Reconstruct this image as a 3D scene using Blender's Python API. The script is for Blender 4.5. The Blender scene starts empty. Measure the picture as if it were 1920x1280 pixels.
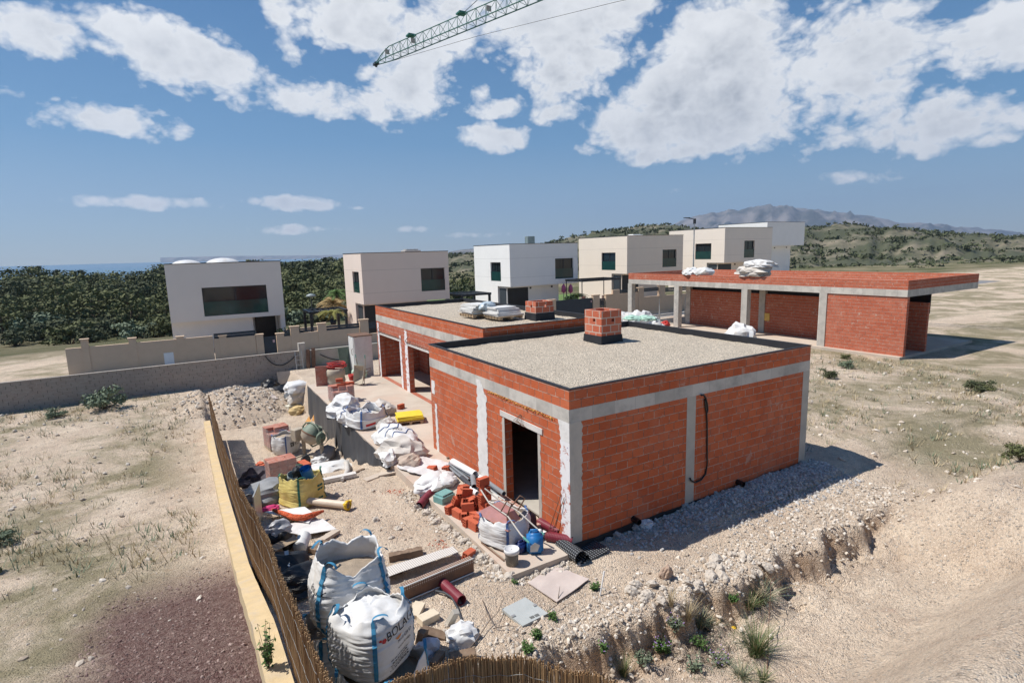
import bpy, bmesh, math, random
from mathutils import Vector, Matrix, noise, Euler
from mathutils.bvhtree import BVHTree
random.seed(7)
sc = bpy.context.scene
COL = sc.collection
R = math.radians
def rnd(a, b): return random.uniform(a, b)
# ------------------------------------------------------------------ camera
F = 1044.3; CP = Vector((-6.7807, -9.1457, 6.3847)); YAW, PITCH, ROLL = 1.035, .1591, -.0274
fw = Vector((math.cos(PITCH)*math.cos(YAW), math.cos(PITCH)*math.sin(YAW), -math.sin(PITCH)))
rt0 = Vector((math.sin(YAW), -math.cos(YAW), 0)); up0 = rt0.cross(fw)
rt = rt0*math.cos(ROLL) + up0*math.sin(ROLL); up = up0*math.cos(ROLL) - rt0*math.sin(ROLL)
cam = bpy.data.cameras.new('camera'); co = bpy.data.objects.new('camera', cam); COL.objects.link(co)
co.matrix_world = Matrix(((rt.x, up.x, -fw.x, CP.x), (rt.y, up.y, -fw.y, CP.y), (rt.z, up.z, -fw.z, CP.z), (0, 0, 0, 1)))
cam.sensor_width = 36; cam.lens = F/1920*36; cam.clip_end = 90000; cam.clip_start = .05
sc.camera = co
def ray(u, v): return fw + rt*((u-960)/F) - up*((v-640)/F)
def Z(u, v, z): d = ray(u, v); return CP + d*((z-CP.z)/d.z)
def Yp(u, v, y): d = ray(u, v); return CP + d*((y-CP.y)/d.y)
def Xp(u, v, x): d = ray(u, v); return CP + d*((x-CP.x)/d.x)
def Dp(u, v, s): return CP + ray(u, v)*s
# ------------------------------------------------------------------ terrain
def pw(t, pts):
    if t <= pts[0][0]: return pts[0][1]
    for (a, b), (c, d) in zip(pts, pts[1:]):
        if t <= c: return b+(d-b)*(t-a)/(c-a)
    return pts[-1][1]
def sm(a, b, t):
    t = (t-a)/(b-a); t = 0 if t < 0 else 1 if t > 1 else t
    return t*t*(3-2*t)
def fbm(x, y, z=0, o=4): return noise.fractal(Vector((x, y, z)), 1.0, 2.1, o)
WALLTOP = [(-7, 2.05), (-3.45, 1.96), (-2, 1.8), (.3, 1.1), (2, .6), (8, -.3), (14, -.9), (28, -.6)]
YARD = [(-6, 0), (0, -.06), (4, -.2), (7.4, -.35), (8.9, -.75), (12.4, -1.85), (20, -1.75), (27, -1.25), (29, -.58)]
PAD = [(-6, -.12), (20, -.2), (24, -.35), (28, -.56)]
def ground(x, y, fine=True):
    if y < 30:
        t = sm(-1.3, -1.9, x)
        z = pw(y, PAD)*(1-t)+pw(y, YARD)*t
        if fine and -7 < x < 12 and -6 < y < 16:
            z += .05*fbm(x*.8, y*.8, 3)+.022*fbm(x*3.5, y*3.5, 1, 3)+.010*fbm(x*11, y*11, 5, 2)
        # crushed rock heap along the shaded wall
        if -1 < y < 0.3 and x > 1: z += .16*sm(1, 5.5, x)*sm(-1.5, -.1, y)
        # bank: the pad breaks off towards the camera
        yc = -2.35-.25*sm(-1, 1.5, x)+.34*noise.noise(Vector((x*1.2, 0, 4)))+.16*noise.noise(Vector((x*2.7+.8*y, y*1.5, 9)))+.07*noise.noise(Vector((x*7, y*7, 9)))
        f = sm(-3.4, -1.7, x)*(1-.8*sm(6.2, 8.5, x))
        d = yc-y
        if d > 0:
            drop = .62*sm(0, .3+.12*noise.noise(Vector((x*4, 2, 0))), d)*(1-.25*sm(.5, 2.2, d))
            drop -= (.22*noise.noise(Vector((x*2.6, y*3.2, 1)))+.12*noise.noise(Vector((x*7, y*8, 1)))+.05*noise.noise(Vector((x*17, y*17, 1))))*sm(.02, .25, d)*(1-sm(.5, 1.2, d))
            z -= f*drop
            lo = f*(sm(-4.7, -7, y)*1.9)+(1-f)*(sm(-2.4, -4.6, y)*1.45)
            z += lo
        elif d > -.35: z += f*.07*sm(-.35, -.05, d)*(.4+noise.noise(Vector((x*5, y*5, 7))))
        # neighbour's side of the reed fence
        s = sm(-6.14, -6.34, x)
        if s > 0: z = z*(1-s)+(pw(y, WALLTOP)-.34+.02*fbm(x*3, y*3))*s
        return z
    z = -.56
    if y > 46: z -= 3.2*sm(46, 85, y)
    if y > 260: z -= 48*sm(260, 1300, y)
    if y > 46: z += .5*fbm(x*.05, y*.05)
    return z
def on(u, v, z0=0):
    """point where the sight line of a pixel of the photo meets the terrain"""
    d = ray(u, v); s = 4.0; p = CP+d*s
    while s < 90:
        p = CP+d*s
        if p.z < ground(p.x, p.y, False): break
        s += .04
    return Vector((p.x, p.y, ground(p.x, p.y)))
# ------------------------------------------------------------------ mesh builder
class MB:
    def __init__(s): s.v = []; s.f = []; s.sm = []; s.uvs = None
    def add(s, vs, fs, M=None, smooth=False):
        n = len(s.v)
        s.v += [tuple(M @ Vector(v)) if M else tuple(v) for v in vs]
        s.f += [tuple(i+n for i in f) for f in fs]; s.sm += [smooth]*len(fs); return s
    def box(s, a, b, M=None):
        x0, y0, z0 = a; x1, y1, z1 = b
        vs = [(x0,y0,z0),(x1,y0,z0),(x1,y1,z0),(x0,y1,z0),(x0,y0,z1),(x1,y0,z1),(x1,y1,z1),(x0,y1,z1)]
        return s.add(vs, [(0,3,2,1),(4,5,6,7),(0,1,5,4),(1,2,6,5),(2,3,7,6),(3,0,4,7)], M)
    def cbox(s, c, d, M=None, rot=None):
        """box by centre and size, chamfered a little"""
        T = Matrix.Translation(Vector(c)) @ (Euler(rot).to_matrix().to_4x4() if rot else Matrix())
        if M: T = M @ T
        x, y, z = d[0]/2, d[1]/2, d[2]/2; b = min(x, y, z)*.12
        bm = bmesh.new(); bmesh.ops.create_cube(bm, size=1)
        for v in bm.verts: v.co = Vector((v.co.x*2*x, v.co.y*2*y, v.co.z*2*z))
        bmesh.ops.bevel(bm, geom=list(bm.edges), offset=b, segments=1, affect='EDGES')
        s.addbm(bm, T); return s
    def addbm(s, bm, M=None, smooth=False):
        bm.verts.index_update()
        s.add([v.co.copy() for v in bm.verts], [[v.index for v in f.verts] for f in bm.faces], M, smooth); bm.free(); return s
    def tube(s, pts, r, seg=8, caps=True, hollow=0, smooth=True):
        pts = [Vector(p) for p in pts]; rs = r if isinstance(r, (list, tuple)) else [r]*len(pts)
        vs = []; fs = []; prev = None
        for i, p in enumerate(pts):
            t = (pts[min(i+1, len(pts)-1)]-pts[max(i-1, 0)]).normalized()
            if prev is None: a = t.orthogonal().normalized()
            else:
                a = prev-t*prev.dot(t)
                a = a.normalized() if a.length > 1e-6 else t.orthogonal().normalized()
            prev = a; b = t.cross(a)
            for k in range(seg):
                an = 2*math.pi*k/seg; vs.append(p+(a*math.cos(an)+b*math.sin(an))*rs[i])
        n = len(pts)
        for i in range(n-1):
            for k in range(seg):
                k2 = (k+1) % seg; fs.append((i*seg+k, i*seg+k2, (i+1)*seg+k2, (i+1)*seg+k))
        s.add(vs, fs, None, smooth)
        if hollow:
            m = len(s.v)
            q = []
            for e in (0, n-1):
                c = pts[e]; t = (pts[1]-pts[0]) if e == 0 else (pts[-2]-pts[-1]); t.normalize()
                L = min((pts[-1]-pts[0]).length*.45, .6)
                ring = [vs[e*seg+k] for k in range(seg)]
                inn = [c+(p-c)*(1-hollow) for p in ring]; deep = [p+t*L for p in inn]
                vv = ring+inn+deep; ff = []
                for k in range(seg):
                    k2 = (k+1) % seg
                    ff.append((k, k2, seg+k2, seg+k) if e else (k2, k, seg+k, seg+k2))
                    ff.append((seg+k, seg+k2, 2*seg+k2, 2*seg+k) if e else (seg+k2, seg+k, 2*seg+k, 2*seg+k2))
                ff.append(tuple(range(2*seg, 3*seg)))
                s.add(vv, ff)
        elif caps:
            s.add([vs[k] for k in range(seg)], [tuple(range(seg))[::-1]]); s.add(vs[-seg:], [tuple(range(seg))])
        return s
    def lathe(s, prof, seg=20, M=None, smooth=True):
        vs = []; fs = []
        for r, z in prof:
            for k in range(seg):
                a = 2*math.pi*k/seg; vs.append((r*math.cos(a), r*math.sin(a), z))
        for i in range(len(prof)-1):
            for k in range(seg):
                k2 = (k+1) % seg; fs.append((i*seg+k, i*seg+k2, (i+1)*seg+k2, (i+1)*seg+k))
        return s.add(vs, fs, M, smooth)
    def stone(s, c, r, sq=(1, 1, .7), sub=1, sd=None, rough=.35):
        sd = sd if sd is not None else rnd(0, 999); c = Vector(c)
        bm = bmesh.new(); bmesh.ops.create_icosphere(bm, subdivisions=sub, radius=1)
        M = Euler((rnd(-.5, .5), rnd(-.5, .5), rnd(0, 6.3))).to_matrix()
        for v in bm.verts:
            d = v.co.normalized(); k = 1+rough*noise.noise(d*1.3+Vector((sd, 0, 0)))+rough*.6*noise.noise(d*3+Vector((0, sd, 0)))
            v.co = M @ Vector((d.x*sq[0]*k*r, d.y*sq[1]*k*r, d.z*sq[2]*k*r))+c
        return s.addbm(bm)
    def panel(s, o, u, L, z0, z1, th, holes=(), nrm=None):
        """wall: origin o (outer base), u along, thickness th going inward (-nrm), rectangular holes (u0,u1,z0,z1)"""
        o = Vector(o); u = Vector(u); n = Vector(nrm)
        us = sorted({0, L, *[h[0] for h in holes], *[h[1] for h in holes]}); zs = sorted({z0, z1, *[h[2] for h in holes], *[h[3] for h in holes]})
        us = [a for a in us if -1e-6 <= a <= L+1e-6]; zs = [a for a in zs if z0-1e-6 <= a <= z1+1e-6]
        def solid(i, j):
            if not (0 <= i < len(us)-1 and 0 <= j < len(zs)-1): return False
            a = (us[i]+us[i+1])/2; b = (zs[j]+zs[j+1])/2
            return not any(h[0] < a < h[1] and h[2] < b < h[3] for h in holes)
        P = lambda a, b, t: o+u*a+Vector((0, 0, b))-n*t
        for i in range(len(us)-1):
            for j in range(len(zs)-1):
                if not solid(i, j): continue
                a, b, c, d = us[i], us[i+1], zs[j], zs[j+1]
                s.add([P(a,c,0),P(b,c,0),P(b,d,0),P(a,d,0)], [(0,1,2,3)])
                s.add([P(a,c,th),P(b,c,th),P(b,d,th),P(a,d,th)], [(3,2,1,0)])
                if not solid(i-1, j): s.add([P(a,c,0),P(a,d,0),P(a,d,th),P(a,c,th)], [(0,1,2,3)])
                if not solid(i+1, j): s.add([P(b,c,0),P(b,c,th),P(b,d,th),P(b,d,0)], [(0,1,2,3)])
                if not solid(i, j-1): s.add([P(a,c,0),P(a,c,th),P(b,c,th),P(b,c,0)], [(0,1,2,3)])
                if not solid(i, j+1): s.add([P(a,d,0),P(b,d,0),P(b,d,th),P(a,d,th)], [(0,1,2,3)])
        return s
    def slab(s, poly, z0, z1, M=None):
        """extruded polygon (x, y)"""
        n = len(poly); vs = [(p[0], p[1], z0) for p in poly]+[(p[0], p[1], z1) for p in poly]
        fs = [tuple(range(n))[::-1], tuple(range(n, 2*n))]+[(i, (i+1) % n, (i+1) % n+n, i+n) for i in range(n)]
        return s.add(vs, fs, M)
    def build(s, name, m, parent=None, off=None, fix=True):
        me = bpy.data.meshes.new(name)
        if off is not None: s.v = [(v[0]-off[0], v[1]-off[1], v[2]-off[2]) for v in s.v]
        me.from_pydata(s.v, [], s.f); me.update()
        for p, k in zip(me.polygons, s.sm): p.use_smooth = k
        if fix and len(s.f) < 60000:
            bm = bmesh.new(); bm.from_mesh(me)
            bmesh.ops.recalc_face_normals(bm, faces=bm.faces); bm.to_mesh(me); bm.free()
        uv = me.uv_layers.new(name='UVMap'); buf = [0.0]*(2*len(me.loops)); vv = s.v
        for p in me.polygons:
            nx, ny, nz = abs(p.normal.x), abs(p.normal.y), abs(p.normal.z)
            a, b = (0, 1) if nz >= nx and nz >= ny else ((1, 2) if nx >= ny else (0, 2))
            for li in p.loop_indices:
                c = vv[me.loops[li].vertex_index]; buf[2*li] = c[a]; buf[2*li+1] = c[b]
        uv.data.foreach_set('uv', buf)
        if s.uvs:
            me.uv_layers.active.data.foreach_set('uv', [k for l in me.loops for k in s.uvs[l.vertex_index]])
        me.materials.append(m)
        o = bpy.data.objects.new(name, me); COL.objects.link(o)
        if parent is not None: o.parent = parent
        return o
def tag(o, label=None, cat=None, group=None, kind=None):
    if label: o['label'] = label
    if cat: o['category'] = cat
    if group: o['group'] = group
    if kind: o['kind'] = kind
    return o
def thing(name, label, cat, loc=(0, 0, 0), rz=0, group=None):
    o = bpy.data.objects.new(name, None); COL.objects.link(o); o.location = loc; o.rotation_euler = (0, 0, rz); o.empty_display_size = .2
    return tag(o, label, cat, group)
def solo(name, mb, m, label, cat, loc=(0, 0, 0), rz=0, group=None, rot=None):
    o = mb.build(name, m); o.location = loc; o.rotation_euler = rot if rot else (0, 0, rz)
    return tag(o, label, cat, group)
def solow(name, mb, m, label, cat, group=None):
    """a one-mesh thing built in world coordinates, origin moved to its base"""
    xs = [v[0] for v in mb.v]; ys = [v[1] for v in mb.v]; zs = [v[2] for v in mb.v]
    c = ((min(xs)+max(xs))/2, (min(ys)+max(ys))/2, min(zs))
    o = mb.build(name, m, off=c); o.location = c
    return tag(o, label, cat, group)
def copy_tree(o, parent=None):
    c = o.copy(); COL.objects.link(c)
    if parent is not None: c.parent = parent
    for ch in list(o.children): copy_tree(ch, c)
    return c
def struct(name, mb, m, fix=True): return tag(mb.build(name, m, fix=fix), kind='structure')
def rotz(a): return Matrix.Rotation(a, 4, 'Z')
def text2d(txt, size=1.0):
    cu = bpy.data.curves.new('txt', 'FONT'); cu.body = txt; cu.size = size; cu.resolution_u = 3
    o = bpy.data.objects.new('txt', cu); COL.objects.link(o)
    bpy.context.view_layer.update()
    me = o.evaluated_get(bpy.context.evaluated_depsgraph_get()).to_mesh()
    vs = [v.co.copy() for v in me.vertices]; fs = [tuple(p.vertices) for p in me.polygons]
    bpy.data.objects.remove(o); bpy.data.curves.remove(cu)
    return vs, fs
# ------------------------------------------------------------------ materials
def newmat(name):
    m = bpy.data.materials.new(name); m.use_nodes = True; nt = m.node_tree
    return m, nt, nt.nodes['Principled BSDF']
def nd(nt, t, **k):
    n = nt.nodes.new(t)
    for a, b in k.items(): setattr(n, a, b)
    return n
def setin(n, **k):
    for a, b in k.items(): n.inputs[a].default_value = b
def math_(nt, op, a, b=None, c=None, clamp=False):
    n = nd(nt, 'ShaderNodeMath', operation=op); n.use_clamp = clamp
    for i, x in enumerate((a, b, c)):
        if x is None: continue
        if isinstance(x, (int, float)): n.inputs[i].default_value = x
        else: nt.links.new(x, n.inputs[i])
    return n.outputs[0]
def mixc(nt, f, a, b, mode='MIX'):
    n = nd(nt, 'ShaderNodeMix', data_type='RGBA', blend_type=mode)
    for i, x in ((0, f), (6, a), (7, b)):
        if isinstance(x, (int, float)): n.inputs[i].default_value = x
        elif isinstance(x, tuple): n.inputs[i].default_value = (*x[:3], 1)
        else: nt.links.new(x, n.inputs[i])
    return n.outputs[2]
def nz(nt, vec, scale, detail=4, rough=.55, dist=0):
    n = nd(nt, 'ShaderNodeTexNoise'); setin(n, Scale=scale, Detail=detail, Roughness=rough, Distortion=dist); nt.links.new(vec, n.inputs['Vector']); return n.outputs['Fac']
def ramp(nt, x, a, b):
    n = nd(nt, 'ShaderNodeMapRange'); n.clamp = True; setin(n, **{'From Min': a, 'From Max': b}); nt.links.new(x, n.inputs['Value']); return n.outputs[0]
def bump(nt, bs, h, strength=.4, dist=.02):
    n = nd(nt, 'ShaderNodeBump'); setin(n, Strength=strength, Distance=dist); nt.links.new(h, n.inputs['Height']); nt.links.new(n.outputs[0], bs.inputs['Normal'])
def ocoord(nt): return nd(nt, 'ShaderNodeTexCoord').outputs['Object']
def uvcoord(nt): return nd(nt, 'ShaderNodeTexCoord').outputs['UV']
def plain(name, c, rough=.75, var=.18, sc_=3.0, b=.25, bs_=40, dirt=None, dirtamt=.5, metal=0, spec=.4, bd=.01):
    m, nt, p = newmat(name); v = ocoord(nt)
    n1 = nz(nt, v, sc_, 6, .6); n2 = nz(nt, v, sc_*9, 3)
    lo = tuple(x*(1-var) for x in c); hi = tuple(min(1, x*(1+var)) for x in c)
    col = mixc(nt, ramp(nt, n1, .3, .7), lo, hi)
    col = mixc(nt, .18, col, mixc(nt, n2, lo, hi))
    if dirt:
        col = mixc(nt, math_(nt, 'MULTIPLY', ramp(nt, nz(nt, v, sc_*.7, 8, .65, .6), .48, .68), dirtamt), col, dirt)
    nt.links.new(col, p.inputs['Base Color']); setin(p, Roughness=rough, Metallic=metal); p.inputs['Specular IOR Level'].default_value = spec
    if b: bump(nt, p, nz(nt, v, bs_, 5, .6), b, bd)
    return m
def brickmat(name, c1, c2, mortar, w=.33, h=.205, mort=.009, ribs=True, smear=.5, pale=False):
    m, nt, p = newmat(name); v = uvcoord(nt)
    wob = nd(nt, 'ShaderNodeVectorMath', operation='MULTIPLY_ADD')
    nn = nd(nt, 'ShaderNodeTexNoise'); setin(nn, Scale=3.0, Detail=2); nt.links.new(v, nn.inputs['Vector'])
    nt.links.new(nn.outputs['Color'], wob.inputs[0]); wob.inputs[1].default_value = (.022, .022, 0); nt.links.new(v, wob.inputs[2])
    br = nd(nt, 'ShaderNodeTexBrick'); br.offset = .5
    setin(br, Scale=1.0, **{'Mortar Size': mort, 'Mortar Smooth': .15, 'Bias': 0.0, 'Brick Width': w, 'Row Height': h})
    br.inputs['Color1'].default_value = (*c1, 1); br.inputs['Color2'].default_value = (*c2, 1); br.inputs['Mortar'].default_value = (*mortar, 1)
    nt.links.new(wob.outputs[0], br.inputs['Vector'])
    sx = nd(nt, 'ShaderNodeSeparateXYZ'); nt.links.new(v, sx.inputs[0])
    n1 = nz(nt, v, 1.3, 8, .65)
    col = mixc(nt, ramp(nt, n1, .3, .75), br.outputs['Color'], mixc(nt, 1.0, br.outputs['Color'], (.80, .74, .74), 'MULTIPLY'))
    col = mixc(nt, .35, col, mixc(nt, nz(nt, v, 30, 3), tuple(x*.7 for x in c1), tuple(min(1, x*1.25) for x in c2)))
    # joints keep their own colour: some filled flush and pale, some raked and dark
    fac = br.outputs['Fac']
    fv = math_(nt, 'FRACT', math_(nt, 'DIVIDE', sx.outputs[1], h)); hz_ = math_(nt, 'GREATER_THAN', math_(nt, 'ABSOLUTE', math_(nt, 'SUBTRACT', fv, .5)), .5-mort*1.6/h)
    jn = ramp(nt, math_(nt, 'MULTIPLY_ADD', hz_, .16, nz(nt, v, 4.5, 3)), .50, .62)
    if pale: jn = ramp(nt, nz(nt, v, 9, 3), .2, .3)
    col = mixc(nt, math_(nt, 'MULTIPLY', fac, .9), col, mixc(nt, jn, tuple(x*.22 for x in mortar), mortar))
    # mortar smeared over the joints and a few faces
    sn = nz(nt, v, 2.1, 9, .72, .4)
    smr = math_(nt, 'MULTIPLY', ramp(nt, sn, .60, .66), smear)
    col = mixc(nt, smr, col, tuple(min(1, x*1.0) for x in mortar))
    dst = math_(nt, 'MULTIPLY', ramp(nt, nz(nt, v, .8, 8, .68, .8), .46, .66), .20*min(1, smear*2)); col = mixc(nt, dst, col, (.56, .31, .22))
    sp = math_(nt, 'MULTIPLY', ramp(nt, nz(nt, v, 17, 4, .7), .70, .74), smear*.9)
    col = mixc(nt, sp, col, (.62, .56, .5))
    nt.links.new(col, p.inputs['Base Color']); setin(p, Roughness=.85); p.inputs['Specular IOR Level'].default_value = .2
    hgt = math_(nt, 'MULTIPLY', fac, -1.0)
    if ribs:
        rb = math_(nt, 'SINE', math_(nt, 'MULTIPLY', sx.outputs[1], 2*math.pi/(h/5)))
        hgt = math_(nt, 'ADD', hgt, math_(nt, 'MULTIPLY', math_(nt, 'MULTIPLY', rb, .18), math_(nt, 'SUBTRACT', 1.0, fac)))
    hgt = math_(nt, 'ADD', hgt, math_(nt, 'MULTIPLY', nz(nt, v, 25, 4), .5)); hgt = math_(nt, 'ADD', hgt, math_(nt, 'MULTIPLY', smr, .8))
    bump(nt, p, hgt, .7, .008)
    return m
def gravelmat(name, c, scale=26, contrast=.55, b=1.0, d=.03):
    m, nt, p = newmat(name); v = ocoord(nt)
    vo = nd(nt, 'ShaderNodeTexVoronoi'); setin(vo, Scale=scale); nt.links.new(v, vo.inputs['Vector'])
    sp = nd(nt, 'ShaderNodeSeparateColor'); nt.links.new(vo.outputs['Color'], sp.inputs[0])
    a = math_(nt, 'MULTIPLY_ADD', sp.outputs[0], contrast, 1-contrast*.55)
    col = mixc(nt, sp.outputs[1], c, (c[0]*.93, c[1]*.98, c[2]*1.04)); g = nd(nt, 'ShaderNodeCombineColor')
    for i in range(3): nt.links.new(a, g.inputs[i])
    col = mixc(nt, 1.0, col, g.outputs[0], 'MULTIPLY')
    col = mixc(nt, math_(nt, 'MULTIPLY', ramp(nt, nz(nt, v, .9, 5), .4, .7), .28), col, tuple(x*.72 for x in c))
    nt.links.new(col, p.inputs['Base Color']); setin(p, Roughness=.9); p.inputs['Specular IOR Level'].default_value = .2
    h = math_(nt, 'MULTIPLY', vo.outputs['Distance'], -1.0)
    bump(nt, p, h, b, d); return m
BRK = brickmat('brick', (.59, .152, .060), (.45, .100, .038), (.47, .35, .28))
BRKR = brickmat('rubbed brick', (.50, .15, .085), (.42, .11, .06), (.50, .42, .35), smear=.9)
TERRA = plain('terracotta', (.50, .115, .055), .85, .2, 5, .3, 60)
TERRAD = plain('dusty terracotta', (.42, .16, .11), .85, .22, 5, .3, 60, (.5, .42, .36), .5)
CONC = plain('concrete', (.45, .415, .36), .85, .14, 1.6, .25, 25, (.30, .28, .25), .5)
CONCW = plain('pale concrete', (.60, .57, .53), .85, .1, 2.5, .25, 30, (.42, .39, .35), .4)
PLASTW = plain('white render coat', (.70, .68, .65), .9, .08, 4, .6, 18, (.52, .49, .45), .45, bd=.02)
PLASTG = plain('grey render coat', (.50, .455, .395), .9, .1, 3, .6, 16, (.36, .34, .31), .5, bd=.02)
MEMB = plain('black bitumen sheet', (.018, .019, .023), .62, .3, 4, .3, 30)
DIMPLE = plain('grey dimple sheet', (.046, .050, .058), .5, .22, 1.4, .2, 12, (.085, .085, .087), .35)
GRAV = gravelmat('roof gravel', (.62, .52, .40), 36, .85, 1.0, .04)
ROCKG = gravelmat('crushed rock', (.40, .38, .36), 14, .6, 1.0, .05)
WHITEP = plain('white woven plastic', (.64, .64, .635), .6, .06, 4, .15, 60, (.50, .44, .37), .55)
WHITED = plain('dusty woven plastic', (.54, .505, .46), .65, .12, 4, .2, 50, (.42, .35, .28), .5)
BLUEST = plain('blue webbing', (.04, .21, .36), .7, .15, 20, .3, 80)
BLUEST2 = plain('dark blue webbing', (.06, .12, .28), .7, .15, 20, .3, 80)
INK = plain('black print', (.02, .02, .022), .6, .1, 10, 0)
INKO = plain('orange print', (.70, .24, .05), .6, .1, 10, 0)
INKR = plain('red print', (.50, .03, .03), .6, .1, 10, 0)
INKG = plain('green print', (.03, .12, .08), .6, .1, 10, 0)
SAND = plain('damp sand', (.34, .27, .20), .95, .2, 6, .8, 50, bd=.02)
STONE = plain('limestone', (.55, .49, .42), .9, .2, 5, .6, 22, (.42, .33, .24), .6, bd=.02)
STONEG = plain('grey stone', (.36, .35, .34), .9, .25, 4, .5, 22, bd=.02)
BLOCKY = plain('cut yellow stone', (.66, .56, .42), .9, .1, 5, .4, 30)
WOOD = plain('weathered timber', (.20, .135, .09), .85, .35, 6, .5, 25, (.30, .23, .17), .5)
PLANK = plain('pale board', (.50, .42, .34), .8, .12, 3, .2, 30, (.4, .33, .26), .4)
PLY = plain('grey pink board', (.50, .42, .38), .8, .1, 3, .2, 20, (.6, .53, .47), .4)
ORNGW = plain('orange formwork ply', (.56, .27, .07), .6, .15, 4, .2, 30)
YELL = plain('yellow board', (.72, .55, .045), .6, .12, 4, .15, 30)
YELP = plain('yellow plastic', (.70, .45, .02), .45, .12, 6, .15, 30)
YELBAG = plain('yellow woven bag', (.66, .54, .19), .6, .15, 4, .25, 40, (.58, .42, .06), .6)
STEEL = plain('galvanised steel', (.46, .47, .46), .45, .15, 4, .15, 40, metal=.6)
STEELW = plain('white painted steel', (.66, .66, .64), .5, .08, 3, .1, 20, (.5, .48, .44), .4)
RUST = plain('rusty steel', (.15, .085, .055), .8, .35, 5, .5, 40, (.25, .12, .06), .5)
DARK = plain('anthracite', (.020, .024, .030), .45, .2, 3, .1, 30)
DARKG = plain('dark grey slats', (.035, .045, .055), .5, .15, 3, .1, 30)
GREYPVC = plain('grey pvc', (.20, .215, .23), .45, .12, 4, .1, 30, (.34, .31, .28), .4)
WHITEPVC = plain('white pvc', (.74, .74, .73), .4, .05, 4, .05, 30)
BEIGEPVC = plain('beige pvc', (.64, .53, .42), .5, .08, 4, .1, 30, (.5, .4, .3), .35)
MAROON = plain('maroon plastic', (.17, .018, .032), .5, .15, 4, .1, 30, (.3, .14, .12), .3)
BLACKP = plain('black plastic', (.012, .012, .013), .4, .3, 5, .2, 20)
BLUEP = plain('blue plastic', (.02, .16, .42), .4, .1, 4, .05, 20)
BLUED = plain('dark blue plastic', (.01, .025, .12), .4, .1, 4, .05, 20)
TEAL = plain('teal film', (.17, .34, .32), .5, .15, 5, .3, 25)
GREENM = plain('dusty green paint', (.17, .215, .16), .6, .2, 4, .2, 30, (.36, .31, .24), .6)
DUSTM = plain('cement dusted steel', (.42, .36, .28), .8, .15, 4, .3, 30, (.3, .25, .2), .5)
REDP = plain('red plastic', (.45, .03, .025), .5, .15, 5, .1, 30)
PINKM = plain('rusty pink paint', (.42, .20, .19), .65, .15, 5, .2, 30, (.42, .17, .05), .75)
CRANE = plain('crane green', (.035, .16, .14), .5, .15, 1, 0)
CARD = plain('cardboard', (.40, .30, .20), .85, .12, 4, .2, 30)
ORMESH = gravelmat('orange mesh', (.70, .14, .06), 42, .9, 1.0, .03)
STUCCO = plain('ochre stucco', (.56, .43, .25), .9, .12, 4, .6, 40, (.46, .40, .34), .5, bd=.015)
BWALL = plain('beige boundary wall', (.60, .445, .31), .9, .05, 2, .2, 30)
REED = None
print('p1')
# ------------------------------------------------------------------ light and sky
SUND = Vector((-.463, .283, .84)).normalized()
sl = bpy.data.lights.new('sun', 'SUN'); sl.energy = 4.7; sl.angle = R(.53); sl.color = (1, .955, .89)
so = bpy.data.objects.new('sun', sl); COL.objects.link(so); so.rotation_euler = SUND.to_track_quat('Z', 'Y').to_euler()
W = bpy.data.worlds.new('World'); sc.world = W; W.use_nodes = True; nt = W.node_tree
bg = nt.nodes['Background']; bg.inputs[1].default_value = .145
sky = nd(nt, 'ShaderNodeTexSky', sky_type='NISHITA'); sky.sun_disc = False
sky.sun_elevation = math.asin(SUND.z); sky.sun_rotation = math.atan2(SUND.x, SUND.y); sky.air_density = 1.0; sky.dust_density = 0.1; sky.ozone_density = 4.0; sky.altitude = 100
gd = nd(nt, 'ShaderNodeTexCoord').outputs['Generated']
def vm(op, a, b=None, out=0):
    n = nd(nt, 'ShaderNodeVectorMath', operation=op)
    for i, x in enumerate((a, b)):
        if x is None: continue
        if isinstance(x, (tuple, Vector)): n.inputs[i].default_value = tuple(x)
        else: nt.links.new(x, n.inputs[i])
    return n.outputs[out]
# (px, py, half width, half height, tilt, weight): the photograph's clouds as directions in the sky
BLOBS = [(640,190,130,34,.05,1),(760,160,95,62,-.1,1),(560,180,50,18,.3,.75),(690,45,120,58,0,1.0),(600,30,45,60,.4,.5),(540,60,26,70,-.35,.55),(835,50,85,70,0,.95),
 (790,110,85,70,0,.95),(935,203,62,17,0,.75),(900,185,24,26,0,.6),(928,258,70,22,.1,.85),(1030,55,160,75,0,1.0),(1010,140,30,20,0,.6),(1055,140,85,62,0,1.0),(1120,70,85,75,.3,1.0),(1160,10,75,30,0,.9),(1060,205,70,22,0,.8),
 (1345,90,105,75,0,1.15),(1275,175,120,70,-.35,1.15),(1200,240,110,48,0,1.1),(1330,220,130,62,0,1.2),(1270,285,100,20,-.08,.9),(1420,170,110,110,0,1.2),(1385,300,34,12,-.4,.75),
 (570,381,84,12,.03,.85),(672,390,13,4,0,.6),(530,432,55,8,0,.55),(772,430,42,6,0,.6),(1270,358,36,6,-.2,.45),(1428,343,30,5,-.2,.4),(650,430,40,4,0,.45),(900,440,60,5,0,.4),
 (1560,130,170,120,0,1.1),(1750,230,170,50,0,.9),(1620,330,90,14,0,.6),(330,110,130,50,.2,.95),(180,220,120,30,.1,.85),(250,380,120,12,0,.7),(60,60,90,40,0,.8),(1850,80,100,60,0,.9)]
field = None
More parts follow.
